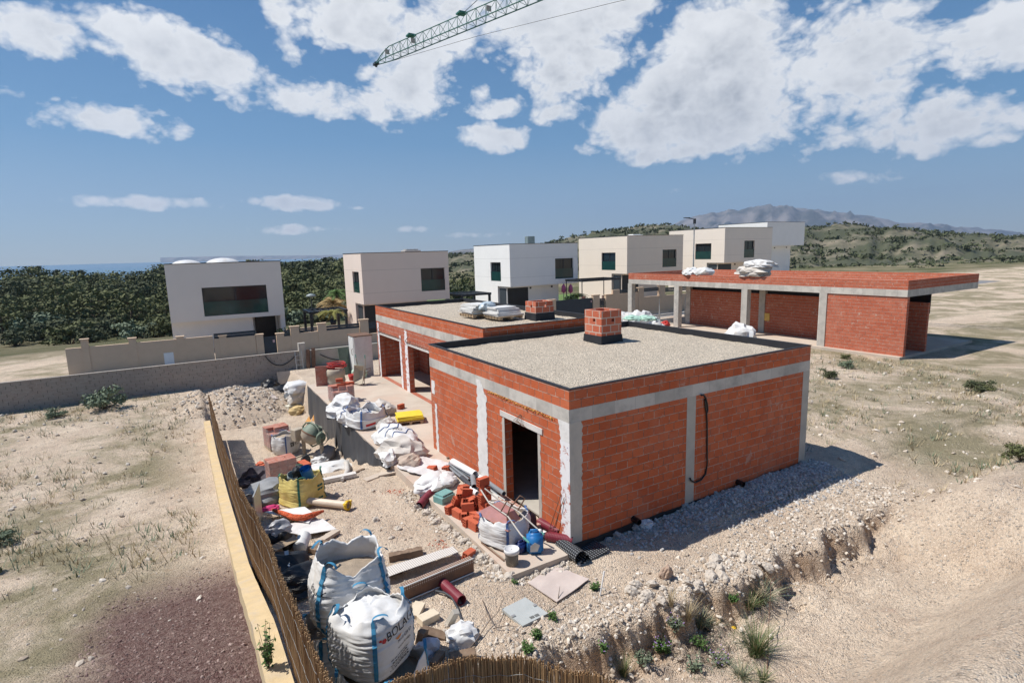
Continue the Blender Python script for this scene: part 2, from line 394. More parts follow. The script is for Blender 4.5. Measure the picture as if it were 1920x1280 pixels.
for (u, v, a, b, t, w) in BLOBS:
    c = ray(u, v).normalized(); k = ray(u, v).length
    hx = Vector((c.y, -c.x, 0)).normalized(); hy = hx.cross(c)
    e1 = hx*math.cos(t)-hy*math.sin(t); e2 = hx*math.sin(t)+hy*math.cos(t)
    s1 = a/F/k; s2 = b/F/k
    # offset so that the ellipse is centred on c
    A = math_(nt, 'POWER', math_(nt, 'MULTIPLY', vm('DOT_PRODUCT', gd, e1, 1), 1/s1), 2.0)
    B = math_(nt, 'MULTIPLY', vm('DOT_PRODUCT', gd, e2, 1), 1/s2)
    r2 = math_(nt, 'MULTIPLY_ADD', B, B, A)
    m_ = math_(nt, 'MULTIPLY_ADD', r2, -.55*w, w)
    field = m_ if field is None else math_(nt, 'SMOOTH_MAX', field, m_, .10)
field = math_(nt, 'MAXIMUM', field, -1.2)
sc1 = vm('MULTIPLY', gd, (1, 1, 1.45))
def wn(scale, detail, rough, dist=0): return nz(nt, sc1, scale, detail, rough, dist)
det = math_(nt, 'SUBTRACT', wn(9, 12, .62, .35), .5)
big = math_(nt, 'SUBTRACT', wn(3.2, 4, .5, .3), .5)
bil = math_(nt, 'ADD', math_(nt, 'ABSOLUTE', math_(nt, 'SUBTRACT', wn(15, 3, .5, .2), .5)), math_(nt, 'MULTIPLY', math_(nt, 'ABSOLUTE', math_(nt, 'SUBTRACT', wn(36, 3, .5, .2), .5)), .6))
den = math_(nt, 'ADD', math_(nt, 'ADD', math_(nt, 'MULTIPLY_ADD', det, 2.6, field), math_(nt, 'MULTIPLY', big, .8)), math_(nt, 'MULTIPLY_ADD', bil, 2.3, -.22))
mask = ramp(nt, den, .22, .74)
core = ramp(nt, den, .55, 1.7)
shade = ramp(nt, wn(5.5, 9, .6, .5), .40, .62)
off_ = vm('ADD', sc1, tuple(Vector((SUND.x*.02, SUND.y*.02, .034))))
d2 = nz(nt, off_, 9, 12, .62, .35); d3 = nz(nt, vm('ADD', sc1, tuple(Vector((SUND.x*.05, SUND.y*.05, .10)))), 3.2, 4, .5, .3)
emb = math_(nt, 'MULTIPLY_ADD', math_(nt, 'SUBTRACT', math_(nt, 'SUBTRACT', det, -.5), d2), 2.2, math_(nt, 'MULTIPLY', math_(nt, 'SUBTRACT', math_(nt, 'SUBTRACT', big, -.5), d3), 2.6))
lit_ = ramp(nt, emb, -.45, .45)
dk = math_(nt, 'MULTIPLY', core, math_(nt, 'MULTIPLY_ADD', shade, .55, math_(nt, 'MULTIPLY_ADD', lit_, -.75, .60)), None, True)
ccol = mixc(nt, dk, (5.0, 5.05, 5.1), (1.9, 2.05, 2.3))
hsv = nd(nt, 'ShaderNodeHueSaturation'); setin(hsv, Saturation=1.25, Value=.78); nt.links.new(sky.outputs[0], hsv.inputs['Color'])
sxyz = nd(nt, 'ShaderNodeSeparateXYZ'); nt.links.new(gd, sxyz.inputs[0])
cr_ = nd(nt, 'ShaderNodeValToRGB'); nt.links.new(sxyz.outputs[2], cr_.inputs[0]); els = cr_.color_ramp.elements
for i_, (po, cc) in enumerate(((0.0, (2.05, 2.65, 3.05)), (.06, (1.6, 2.35, 3.0)), (.18, (.70, 1.62, 2.75)), (.42, (.28, .90, 2.05)), (1.0, (.25, .75, 1.8)))):
    el_ = els[i_] if i_ < 2 else els.new(po); el_.position = po; el_.color = (*[x*.9 for x in cc], 1)
base = mixc(nt, .8, hsv.outputs[0], cr_.outputs[0])
nt.links.new(mixc(nt, math_(nt, 'MULTIPLY', mask, .96), base, ccol), bg.inputs[0])
W.cycles.sampling_method = 'MANUAL'; W.cycles.sample_map_resolution = 512
sc.view_settings.view_transform = 'Standard'; sc.view_settings.look = 'None'; sc.view_settings.exposure = .36; sc.view_settings.gamma = 1
# ------------------------------------------------------------------ ground sheet
def axis(a, b, step, lo, hi, g):
    xs = []; x = a
    while x <= b: xs.append(x); x += step
    d = step; x = xs[-1]
    while x < hi: d *= g; x += d; xs.append(x)
    d = step; x = a; pre = []
    while x > lo: d *= g; x -= d; pre.append(x)
    return pre[::-1]+xs
gx = axis(-6.9, 7.2, .062, -2500, 4000, 1.17); gy = axis(-5.6, 3.5, .062, -300, 6000, 1.075)
mb = MB(); nx = len(gx)
mb.v = [(x, y, ground(x, y)) for y in gy for x in gx]
mb.f = [(j*nx+i, j*nx+i+1, (j+1)*nx+i+1, (j+1)*nx+i) for j in range(len(gy)-1) for i in range(nx-1)]; mb.sm = [True]*len(mb.f)
m, nt2, p = newmat('soil')
v = ocoord(nt2); sx = nd(nt2, 'ShaderNodeSeparateXYZ'); nt2.links.new(v, sx.inputs[0])
vo = nd(nt2, 'ShaderNodeTexVoronoi'); setin(vo, Scale=17.0); nt2.links.new(v, vo.inputs['Vector'])
vo2 = nd(nt2, 'ShaderNodeTexVoronoi'); setin(vo2, Scale=44.0); nt2.links.new(v, vo2.inputs['Vector'])
c = mixc(nt2, ramp(nt2, nz(nt2, v, .7, 8, .6, .4), .33, .68), (.60, .455, .33), (.78, .635, .485))
c = mixc(nt2, ramp(nt2, nz(nt2, v, 2.3, 8, .7), .5, .72), c, (.46, .345, .255))
c = mixc(nt2, math_(nt2, 'MULTIPLY', ramp(nt2, nz(nt2, v, 26, 5, .75), .42, .68), .5), c, (.78, .70, .60))
sp = nd(nt2, 'ShaderNodeSeparateColor'); nt2.links.new(vo.outputs['Color'], sp.inputs[0])
peb = math_(nt2, 'MULTIPLY', ramp(nt2, sp.outputs[0], .72, .74), ramp(nt2, vo.outputs['Distance'], .42, .30))
c = mixc(nt2, math_(nt2, 'MULTIPLY', peb, .75), c, mixc(nt2, sp.outputs[1], (.64, .60, .54), (.42, .35, .28)))
# brown subsoil where the bank is cut (below the pad level, camera side)
cut = math_(nt2, 'MULTIPLY', math_(nt2, 'MULTIPLY', ramp(nt2, sx.outputs[2], -.16, -.34), ramp(nt2, sx.outputs[1], -1.9, -2.3)), ramp(nt2, nz(nt2, v, 1.8, 5, .6), .36, .52))
cut = math_(nt2, 'MULTIPLY', cut, ramp(nt2, sx.outputs[1], -3.0, -2.75))
c = mixc(nt2, math_(nt2, 'MULTIPLY', cut, .6), c, (.40, .245, .14))
# brick dust
bd = math_(nt2, 'MULTIPLY', ramp(nt2, nz(nt2, v, 1.1, 7, .7, .3), .62, .70), .35)
c = mixc(nt2, bd, c, (.42, .22, .15))
out_ = math_(nt2, 'MAXIMUM', ramp(nt2, sx.outputs[0], 9.5, 13), ramp(nt2, sx.outputs[0], -6.6, -8.5)); wild = math_(nt2, 'MULTIPLY', out_, ramp(nt2, nz(nt2, v, .22, 8, .7, .5), .44, .58))
c = mixc(nt2, math_(nt2, 'MULTIPLY', wild, .8), c, mixc(nt2, nz(nt2, v, 6, 6, .7), (.13, .135, .06), (.33, .28, .17)))
far = ramp(nt2, sx.outputs[1], 42, 50)
fc = mixc(nt2, ramp(nt2, nz(nt2, v, .05, 6, .7), .38, .6), (.24, .205, .13), (.10, .105, .05))
c = mixc(nt2, far, c, fc)
gard = math_(nt2, 'MULTIPLY', ramp(nt2, sx.outputs[0], -6.15, -6.25), math_(nt2, 'MULTIPLY', ramp(nt2, sx.outputs[1], 4, 2), ramp(nt2, math_(nt2, 'ADD', sx.outputs[0], nz(nt2, v, 1.5, 5)), -8.6, -7.6)))
c = mixc(nt2, gard, c, mixc(nt2, sp.outputs[2], (.15, .085, .075), (.26, .18, .155)))
sp2 = nd(nt2, 'ShaderNodeSeparateColor'); nt2.links.new(vo2.outputs['Color'], sp2.inputs[0]); gr_ = nd(nt2, 'ShaderNodeCombineColor'); gv = math_(nt2, 'MULTIPLY_ADD', sp2.outputs[0], .40, .78)
for i_ in range(3): nt2.links.new(gv, gr_.inputs[i_])
c = mixc(nt2, .85, c, mixc(nt2, 1.0, c, gr_.outputs[0], 'MULTIPLY'))
nt2.links.new(c, p.inputs['Base Color']); setin(p, Roughness=.95); p.inputs['Specular IOR Level'].default_value = .1
hh = math_(nt2, 'MULTIPLY_ADD', vo2.outputs['Distance'], -.5, math_(nt2, 'MULTIPLY', nz(nt2, v, 9, 8, .7), 1.4))
hh = math_(nt2, 'MULTIPLY_ADD', peb, .5, hh)
bump(nt2, p, hh, 1.0, .07)
SOIL = m
struct('ground', mb, SOIL, fix=False)
# street, pavement, sea, far lawn
ASPH = plain('asphalt', (.20, .20, .205), .9, .12, 1, .3, 60)
PAVE = plain('pavement', (.44, .41, .37), .9, .1, 1.5, .2, 40)
mb = MB(); mb.box((-60, 28.6, -.9), (110, 32.2, -.545)); struct('street', mb, ASPH)
mb = MB(); mb.box((-60, 32.2, -.9), (110, 33.35, -.42)); struct('pavement', mb, PAVE)
m, n3, p = newmat('sea'); setin(p, **{'Base Color': (.035, .13, .21, 1), 'Roughness': .35})
mb = MB(); mb.add([(-40000, 1200, -46), (60000, 1200, -46), (60000, 60000, -46), (-40000, 60000, -46)], [(0, 1, 2, 3)]); struct('sea', mb, m)
LAWN = plain('lawn', (.12, .19, .045), .9, .25, .08, .2, 3)
# ------------------------------------------------------------------ house under construction
H = 3.5; L = 8.62; Wd = 7.58; TH = .24
def jag(mb, face, pts_lo, pts_hi, z0, z1, off, n=60, amp=.05, sd=0):
    """plaster strip with ragged edges; face 'x': lies on plane x=off, 'y': on y=off. pts_lo/hi = edge coordinate (bottom, top)"""
    vs = []; fs = []
    for i in range(n+1):
        t = i/n; z = z0+(z1-z0)*t
        a = pts_lo[0]+(pts_lo[1]-pts_lo[0])*t+(amp*noise.fractal(Vector((z*7, sd, 0)), 1, 2.2, 5) if pts_lo[2] else 0)
        b = pts_hi[0]+(pts_hi[1]-pts_hi[0])*t+(amp*noise.fractal(Vector((z*7, sd+9, 0)), 1, 2.2, 5) if pts_hi[2] else 0)
        for e in (a, b):
            vs.append((off, e, z) if face == 'x' else (e, off, z))
            vs.append((off+.012, e, z) if face == 'x' else (e, off+.012, z))
        if i:
            o = 4*(i-1); fs += [(o, o+2, o+6, o+4), (o, o+4, o+5, o+1), (o+2, o+3, o+7, o+6)]
    mb.add(vs, fs)
fh = thing('brick_house', 'unfinished single storey brick house with grey gravel roof and dark doorway, nearest building', 'house', (0, 0, 0))
mb = MB()
mb.panel((0, Wd, 0), (0, -1, 0), Wd, -.05, 2.79, TH, [(Wd-2.80, Wd-1.22, -.06, 2.25)], (-1, 0, 0))
mb.panel((TH, 0, 0), (1, 0, 0), L-2*TH, -.05, 2.79, TH, (), (0, -1, 0))
mb.panel((L, 0, 0), (0, 1, 0), Wd, -.05, 2.79, TH, (), (1, 0, 0))
mb.panel((TH, Wd, 0), (1, 0, 0), L-2*TH, -.05, 2.79, TH, (), (0, 1, 0))
mb.build('wall', BRK, fh)
e = .004
mb = MB()
for a, b in (((-e, -e, 0), (L+e, TH, 0)), ((-e, Wd-TH, 0), (L+e, Wd+e, 0))): mb.box((a[0], a[1], 2.78), (b[0], b[1], 3.075))
for a, b in (((-e, TH, 0), (TH, Wd-TH, 0)), ((L-TH, TH, 0), (L+e, Wd-TH, 0))): mb.box((a[0], a[1], 2.78), (b[0], b[1], 3.075))
m, n4, p = newmat('shuttered concrete'); v = uvcoord(n4)
sx = nd(n4, 'ShaderNodeSeparateXYZ'); n4.links.new(v, sx.inputs[0])
cell = math_(n4, 'FLOOR', math_(n4, 'DIVIDE', sx.outputs[0], .62)); wnn = nd(n4, 'ShaderNodeTexWhiteNoise', noise_dimensions='1D'); n4.links.new(cell, wnn.inputs['W'])
c = mixc(n4, wnn.outputs['Value'], (.44, .41, .365), (.56, .525, .47))
c = mixc(n4, ramp(n4, nz(n4, v, 2.2, 8, .65), .45, .7), c, (.34, .32, .29))
fr = math_(n4, 'FRACT', math_(n4, 'DIVIDE', sx.outputs[0], .62)); seam = math_(n4, 'LESS_THAN', fr, .016)
c = mixc(n4, math_(n4, 'MULTIPLY', seam, .55), c, (.22, .21, .19))
n4.links.new(c, p.inputs['Base Color']); setin(p, Roughness=.88); bump(n4, p, nz(n4, v, 18, 5), .25, .01)
BEAM = m
mb.build('ring_beam', BEAM, fh)
mb = MB()
for a, b in (((0, 0), (L, .08)), ((0, Wd-.08), (L, Wd)), ((0, .08), (.08, Wd-.08)), ((L-.08, .08), (L, Wd-.08))): mb.box((a[0], a[1], 3.075), (b[0], b[1], H))
mb.build('parapet', BRK, fh)
mb = MB(); zg = 3.30
i0, i1, j0, j1 = .08, L-.08, .08, Wd-.08
for a, b in (((i0, j0), (i1, j0+.035)), ((i0, j1-.035), (i1, j1)), ((i0, j0+.035), (i0+.035, j1-.035)), ((i1-.035, j0+.035), (i1, j1-.035))): mb.box((a[0], a[1], 3.2), (b[0], b[1], H+.012))
for a, b in (((-.012, -.012), (L+.012, .08)), ((-.012, Wd-.08), (L+.012, Wd+.012)), ((-.012, .08), (.08, Wd-.08)), ((L-.08, .08), (L+.012, Wd-.08))): mb.box((a[0], a[1], H), (b[0], b[1], H+.022))
mb.build('roof_upstand', MEMB, fh)
def gravel_sheet(x0, y0, x1, y1, z, edge, amp=.025, step=.12):
    mb = MB(); nx = int((x1-x0)/step); ny = int((y1-y0)/step); vs = []
    for j in range(ny+1):
        for i in range(nx+1):
            x = x0+(x1-x0)*i/nx; y = y0+(y1-y0)*j/ny; d = min(x-x0, x1-x, y-y0, y1-y)
            vs.append((x, y, z+amp*fbm(x*1.5, y*1.5)+.012*fbm(x*6, y*6, 2)+edge*(1-sm(0, .35, d))))
    return mb.add(vs, [(j*(nx+1)+i, j*(nx+1)+i+1, (j+1)*(nx+1)+i+1, (j+1)*(nx+1)+i) for j in range(ny) for i in range(nx)], None, True)
gravel_sheet(i0+.03, j0+.03, i1-.03, j1-.03, zg, .02).build('roof_gravel', GRAV, fh, fix=False)
mb = MB(); mb.box((TH, TH, -.04), (L-TH, Wd-TH, .0)); mb.box((TH, TH, 2.8), (L-TH, Wd-TH, 3.05)); mb.build('floor_and_ceiling', CONC, fh)
# render strips and columns
mb = MB(); jag(mb, 'y', (0, 0, 0), (.31, .33, 1), -.05, 2.79, -.012, sd=1); mb.build('corner_render', PLASTG, fh)
m, n5, p = newmat('patchy white render'); v = uvcoord(n5)
msk = ramp(n5, nz(n5, v, 4.2, 8, .68, .5), .40, .45)
c = mixc(n5, msk, (.47, .115, .06), (.74, .72, .72)); c = mixc(n5, ramp(n5, nz(n5, v, 7, 5, .6), .62, .68), c, (.36, .30, .46))
n5.links.new(c, p.inputs['Base Color']); setin(p, Roughness=.9); bump(n5, p, math_(n5, 'ADD', msk, nz(n5, v, 20, 4)), .6, .012)
PATCHY = m
mb = MB(); jag(mb, 'x', (-.012, -.012, 0), (.30, .34, 1), 0, 2.35, -.012, sd=3, amp=.09); mb.build('patchy_render', PATCHY, fh)
mb = MB(); jag(mb, 'x', (-.012, -.012, 0), (.30, .40, 1), 2.35, 2.79, -.014, n=10, sd=4, amp=.05); mb.build('column_render', PLASTW, fh)
mb = MB(); jag(mb, 'x', (3.74, 3.70, 1), (4.32, 4.24, 1), .0, 2.62, -.012, sd=5, amp=.08); mb.build('column_render', PLASTW, fh)
mb = MB(); jag(mb, 'x', (3.78, 4.02, 1), (4.22, 4.22, 1), 2.62, 2.98, -.0125, n=8, sd=6); mb.build('column_render', PLASTW, fh)
mb = MB(); jag(mb, 'x', (7.12, 7.14, 1), (7.30, 7.28, 1), 0, 1.6, -.01, sd=8, amp=.05); mb.build('corner_smear', PLASTW, fh)
mb = MB(); jag(mb, 'x', (7.26, 7.22, 1), (7.50, 7.48, 1), 1.9, 2.35, -.01, n=8, sd=9); mb.build('corner_smear', PLASTW, fh)
mb = MB(); mb.box((3.56, -.006, 0), (3.87, .1, 2.78)); mb.build('concrete_column', CONC, fh)
mb = MB(); mb.box((L-.3, -.006, 0), (L+.006, .1, 2.78)); mb.build('concrete_column', CONC, fh)
mb = MB(); mb.box((-.022, 1.02, 2.25), (.10, 2.95, 2.39)); mb.build('door_lintel', CONCW, fh)
mb = MB()
for k in range(44):
    y = .55+3.0*k/43
    mb.stone((-.006, y, 2.752+rnd(-.02, .016)), rnd(.022, .05), (.4, 1.6, .6))
mb.build('foam_seal', plain('orange foam', (.55, .27, .07), .8, .2, 10, .4, 40, bd=.02), fh)
mb = MB()
for k in range(4):
    y = 2.1-rnd(0, .3); z = 2.40
    mb.tube([(-.02, y, z+.12), (-.10-rnd(0, .1), y-rnd(-.1, .15), z-.02), (-.05-rnd(0, .05), y-rnd(.05, .3), z-rnd(.02, .22))], .008, 5)
mb.build('wire_tie', RUST, fh)
# door reveals rubbed with mortar, threshold of perforated bricks
mb = MB(); jag(mb, 'x', (2.76, 2.76, 0), (2.90, 2.88, 1), 0, 2.25, -.007, sd=12, amp=.05); mb.build('door_jamb_mortar', CONC, fh)
mb = MB(); jag(mb, 'x', (1.10, 1.12, 1), (1.225, 1.225, 0), 0, 2.25, -.007, sd=15, amp=.04); mb.build('door_jamb_mortar', CONC, fh)
m, n6, p = newmat('perforated brick top'); v = uvcoord(n6)
br = nd(n6, 'ShaderNodeTexBrick'); br.offset = 0; setin(br, Scale=1, **{'Mortar Size': .007, 'Mortar Smooth': .1, 'Brick Width': .034, 'Row Height': .028}); n6.links.new(v, br.inputs['Vector'])
br.inputs['Color1'].default_value = (.06, .025, .02, 1); br.inputs['Color2'].default_value = (.10, .04, .03, 1); br.inputs['Mortar'].default_value = (.52, .24, .17, 1)
b2 = nd(n6, 'ShaderNodeTexBrick'); setin(b2, Scale=1, **{'Mortar Size': .012, 'Brick Width': .24, 'Row Height': .115}); n6.links.new(v, b2.inputs['Vector'])
c = mixc(n6, b2.outputs['Fac'], br.outputs['Color'], (.55, .47, .40)); c = mixc(n6, ramp(n6, nz(n6, v, 5, 6), .5, .7), c, (.56, .47, .40))
n6.links.new(c, p.inputs['Base Color']); setin(p, Roughness=.9); PERFB = m
mb = MB(); mb.box((-.40, .98, 0), (-.02, 3.0, .13)); mb.build('door_step', PERFB, fh)
# bitumen strip at the foot of the walls, drain stubs, hanging conduit
mb = MB(); vs = []
for i in range(61):
    x = L*i/60; vs += [(x, -.02, -.3), (x, -.02, .03+.03*fbm(x*2, 0))]
mb.add(vs, [(2*i, 2*i+2, 2*i+3, 2*i+1) for i in range(60)]); mb.build('damp_proof_strip', MEMB, fh)
for (u, vv) in ((1193, 975), (1388, 905)):
    q = Yp(u, vv, -.1); mb = MB(); mb.tube([(q.x, .05, q.z), (q.x, -.2, q.z-.01)], .075, 14, hollow=.15); mb.build('drain_stub', BLACKP, fh)
pp = [(1314,741),(1319,740),(1323,745),(1326,756),(1327,768),(1325,776),(1323,765),(1322,748),(1325,775),(1326,800),(1326,840),(1326,870),(1323,888),(1315,899),(1304,904),(1296,901),(1293,893)]
mb = MB(); cv = []
for q0, q1 in zip(pp, pp[1:]):
    for k in range(3): cv.append(Yp(q0[0]+(q1[0]-q0[0])*k/3, q0[1]+(q1[1]-q0[1])*k/3, -.035-.012*math.sin(len(cv))))
mb.tube(cv, .021, 7); mb.build('conduit', BLACKP, fh)
for k, (a, b) in enumerate((((1052, 926), (1028, 998)), ((1058, 932), (1034, 1003)))):
    A = Xp(a[0], a[1], -.03); B = Z(b[0], b[1], .02)
    mb = MB(); mb.tube([A, B], .008, 6)
    solow('steel_rod', mb, RUST, ('thin rusty rod leaning against the house corner, upper of the pair', 'thin rusty rod leaning against the house corner, lower of the pair')[k], 'rod', 'rods leaning on the house corner')
# chimney (part), its flashing (sub-part)
CHB = brickmat('chimney brick', (.57, .17, .095), (.47, .12, .065), (.50, .43, .36), .36, .245, .018, smear=.9, pale=True)
cx0, cx1, cy0, cy1 = 5.0, 5.86, 4.92, 5.8
def chimney(par, x0, y0, x1, y1, z0, zf, z1, zb):
    mb = MB(); t = .1
    zh = (z1-zb)*.62+zb
    mb.panel((x0, y1, 0), (0, -1, 0), y1-y0, zb, z1, t, [((y1-y0)*.5, (y1-y0)*.5+.13, zh, zh+.1)], (-1, 0, 0))
    mb.panel((x0+t, y0, 0), (1, 0, 0), x1-x0-2*t, zb, z1, t, [((x1-x0)*.38, (x1-x0)*.38+.13, zh, zh+.1)], (0, -1, 0))
    mb.panel((x1, y0, 0), (0, 1, 0), y1-y0, zb, z1, t, (), (1, 0, 0)); mb.panel((x0+t, y1, 0), (1, 0, 0), x1-x0-2*t, zb, z1, t, (), (0, 1, 0))
    mb.box((x0+t, y0+t, zb), (x1-t, y1-t, z1-.25))
    c = mb.build('chimney', CHB, par)
    mb = MB(); mb.add([(x0-.05, y0-.05, z0), (x1+.05, y0-.05, z0), (x1+.05, y1+.05, z0), (x0-.05, y1+.05, z0), (x0-.02, y0-.02, zf), (x1+.02, y0-.02, zf), (x1+.02, y1+.02, zf), (x0-.02, y1+.02, zf)],
        [(0, 1, 5, 4), (1, 2, 6, 5), (2, 3, 7, 6), (3, 0, 4, 7), (4, 5, 6, 7)]); mb.build('flashing', MEMB, c)
chimney(fh, cx0, cy0, cx1, cy1, 3.2, 3.56, 4.39, 3.4)
# ------------------------------------------------------------------ rear house
BX, BY0, BY1, BX1, HB = 2.07, 7.70, 19.85, 7.3, 3.80
bh = thing('brick_house', 'longer unfinished brick house behind, two doorways on the patio, wrapped pallet on its roof', 'house', (BX, BY0, 0))
q = (BX, BY0, 0)
mb = MB()
mb.panel((BX, BY1, 0), (0, -1, 0), BY1-BY0, -.05, 3.0, TH, [(.40, 3.50, 0, 2.30), (4.62, 9.2, 0, 2.24)], (-1, 0, 0))
mb.panel((BX+TH, BY1, 0), (1, 0, 0), BX1-BX-2*TH, -.05, 3.0, TH, (), (0, 1, 0)); mb.panel((BX1, BY0, 0), (0, 1, 0), BY1-BY0, -.05, 3.0, TH, [(2.2, 4.6, .9, 2.2), (7.5, 9.5, .9, 2.2)], (1, 0, 0))
mb.panel((BX+TH, BY0, 0), (1, 0, 0), BX1-BX-2*TH, -.05, 3.0, TH, (), (0, -1, 0)); mb.panel((BX+2.2, BY1-3.6, 0), (1, 0, 0), 2.8, 0, 3.0, .1, (), (0, -1, 0))
mb.panel((BX+2.2, BY1-.3, 0), (0, -1, 0), 3.2, 0, 3.0, .1, [(1.2, 2.2, 0, 2.1)], (-1, 0, 0))
mb.build('wall', BRKR, bh, off=q)
mb = MB()
for a, b in (((BX-e, BY0-e), (BX1+e, BY0+TH)), ((BX-e, BY1-TH), (BX1+e, BY1+e)), ((BX-e, BY0+TH), (BX+TH, BY1-TH)), ((BX1-TH, BY0+TH), (BX1+e, BY1-TH))): mb.box((a[0], a[1], 2.98), (b[0], b[1], 3.32))
mb.build('ring_beam', BEAM, bh, off=q)
mb = MB()
for a, b in (((BX, BY0), (BX1, BY0+.08)), ((BX, BY1-.08), (BX1, BY1)), ((BX, BY0+.08), (BX+.08, BY1-.08)), ((BX1-.08, BY0+.08), (BX1, BY1-.08))): mb.box((a[0], a[1], 3.32), (b[0], b[1], HB))
mb.build('parapet', BRK, bh, off=q)
mb = MB(); a0, a1, b0, b1 = BX+.08, BX1-.08, BY0+.08, BY1-.08
for a, b in (((a0, b0), (a1, b0+.035)), ((a0, b1-.035), (a1, b1)), ((a0, b0+.035), (a0+.035, b1-.035)), ((a1-.035, b0+.035), (a1, b1-.035))): mb.box((a[0], a[1], 3.4), (b[0], b[1], HB+.012))
for a, b in (((BX-.012, BY0-.012), (BX1+.012, b0)), ((BX-.012, b1), (BX1+.012, BY1+.012)), ((BX-.012, b0), (a0, b1)), ((a1, b0), (BX1+.012, b1))): mb.box((a[0], a[1], HB), (b[0], b[1], HB+.022))
mb.build('roof_upstand', MEMB, bh, off=q)
gs = gravel_sheet(a0+.03, b0+.03, a1-.03, b1-.03, 3.60, .03); gs.build('roof_gravel', GRAV, bh, off=q, fix=False)
mb = MB(); mb.box((BX+TH, BY0+TH, 2.99), (BX1-TH, BY1-TH, 3.3)); mb.build('ceiling_slab', CONC, bh, off=q)
for ya, yb, z in ((16.1, 19.6, 2.30), (10.5, 15.4, 2.24)):
    mb = MB(); mb.box((BX-.02, ya, z), (BX+.1, yb, z+.11)); mb.build('door_lintel', CONCW, bh, off=q)
    mb = MB()
    mb.tube([(BX-.035-.015*(k % 2), ya+(yb-ya)*k/60, z+.14+.03*(k % 3)*rnd(.3, 1)) for k in range(61)]+[(BX-.12, yb-.2, z+.25), (BX-.10, yb-.5, z+.42)], .014, 5); mb.build('lintel_rebar', RUST, bh, off=q)
mb = MB(); jag(mb, 'x', (15.25, 15.28, 1), (15.62, 15.6, 1), 0, 2.9, BX-.01, sd=21, amp=.06); mb.build('column_render', PATCHY, bh, off=q); mb = MB(); jag(mb, 'x', (16.1, 16.12, 1), (16.34, 16.34, 0), 0, 2.6, BX-.01, sd=22, amp=.06); mb.build('column_render', PATCHY, bh, off=q); mb = MB(); jag(mb, 'x', (19.45, 19.45, 0), (19.66, 19.7, 1), 0, 2.9, BX-.01, sd=23, amp=.05); mb.build('column_render', PATCHY, bh, off=q); mb = MB(); jag(mb, 'x', (10.3, 10.35, 1), (10.75, 10.7, 1), 2.4, 2.98, BX-.01, n=8, sd=24, amp=.06); mb.build('column_render', PATCHY, bh, off=q)
qq = [Vector(a)-Vector(q) for a in ((5.52, 9.62, 0), (6.4, 10.4, 0))]
chimney(bh, qq[0].x, qq[0].y, qq[1].x, qq[1].y, 3.5, 3.90, 4.36, 3.75)
# patio slab and its hanging dimple sheet
SLABM = plain('dusty slab', (.50, .425, .35), .92, .12, .8, .3, 14, (.47, .30, .22), .55)
mb = MB(); mb.box((-1.66, -.25, -.25), (0, 20, 0)); mb.box((0, Wd+.02, -.25), (BX1, 20, -.001)); struct('patio_slab', mb, SLABM)
mb = MB(); mb.box((-1.58, 7.6, -2.4), (BX1, 19.95, -.252)); struct('patio_base', mb, MEMB)  # coloured black as backing, so the sheet's tears look like dark shade
mb = MB(); vs = []; N = 130; ys = [7.15+(19.9-7.15)*i/N for i in range(N+1)]
for y in ys:
    zb = ground(-1.9, y, False)-.1
    tear = 0
    for yc, w_, h_ in ((13.9, .26, 1.15), (12.9, .30, .95)): tear = max(tear, h_*max(0, 1-abs(y-yc)/w_))
    zb += tear
    for k in range(9):
        t = k/8; z = .015*math.sin(y*3)-.03+(zb+.03)*t if zb < -.1 else -.03-.05*t
        vs.append((-1.675-.12*t*(.6+fbm(y*.7, 3))-.03*fbm(y*1.6, t*.7, 5)-.012*math.sin(y*5+2*fbm(y, 0))*t-.012, y, z))
fs = [(i*9+k, i*9+k+1, (i+1)*9+k+1, (i+1)*9+k) for i in range(N) for k in range(8)]
mb.add(vs, fs, None, True)
mb.add([(x-.006*1+.012, y, z) for x, y, z in vs], [f[::-1] for f in fs], None, True)
solow('drainage_sheet', mb, DIMPLE, 'torn grey black drainage sheet hanging down the side of the patio slab', 'membrane')
mb = MB(); vs = []
for i in range(60):
    y = 7.3+12.6*i/59; vs += [(-1.72, y, .03+.02*fbm(y*3, 0)), (-1.69, y, -.1)]
print('p2')
# ------------------------------------------------------------------ open sided house to the right
GX, GB, GT = 27.6, 3.34, 4.25
gh = thing('carport_house', 'unfinished concrete pillar and red brick house with an open front at the right', 'house', (GX, 28.2, 0)); gq = (GX, 28.2, 0)
GY0, GY1, GX1 = 6.0, 28.2, 36.5
mb = MB()
for a, b in (((GX, GY0), (GX+.35, GY1)), ((GX1-.35, GY0), (GX1, GY1)), ((GX+.35, GY1-.35), (GX1-.35, GY1)), ((GX+.35, GY0), (GX1-.35, GY0+.35))): mb.box((a[0]-e, a[1]-e, GB), (b[0]+e, b[1]+e, 3.73))
mb.box((GX+.36, GY0+.36, GB+.1), (GX1-.36, GY1-.36, 3.70)); mb.build('ring_beam', BEAM, gh, off=gq)
mb = MB()
for a, b in (((GX, GY0), (GX+.16, GY1)), ((GX1-.16, GY0), (GX1, GY1)), ((GX+.16, GY1-.16), (GX1-.16, GY1)), ((GX+.16, GY0), (GX1-.16, GY0+.16))): mb.box((a[0], a[1], 3.73), (b[0], b[1], GT))
mb.build('parapet', BRKR, gh, off=gq)
mb = MB(); mb.box((GX-.3, GY0, -.5), (GX1, GY1, .0)); mb.build('floor_slab', SLABM, gh, off=gq)
bxw = Z(1290, 606, 0).x; yb = Z(1290, 606, 0).y
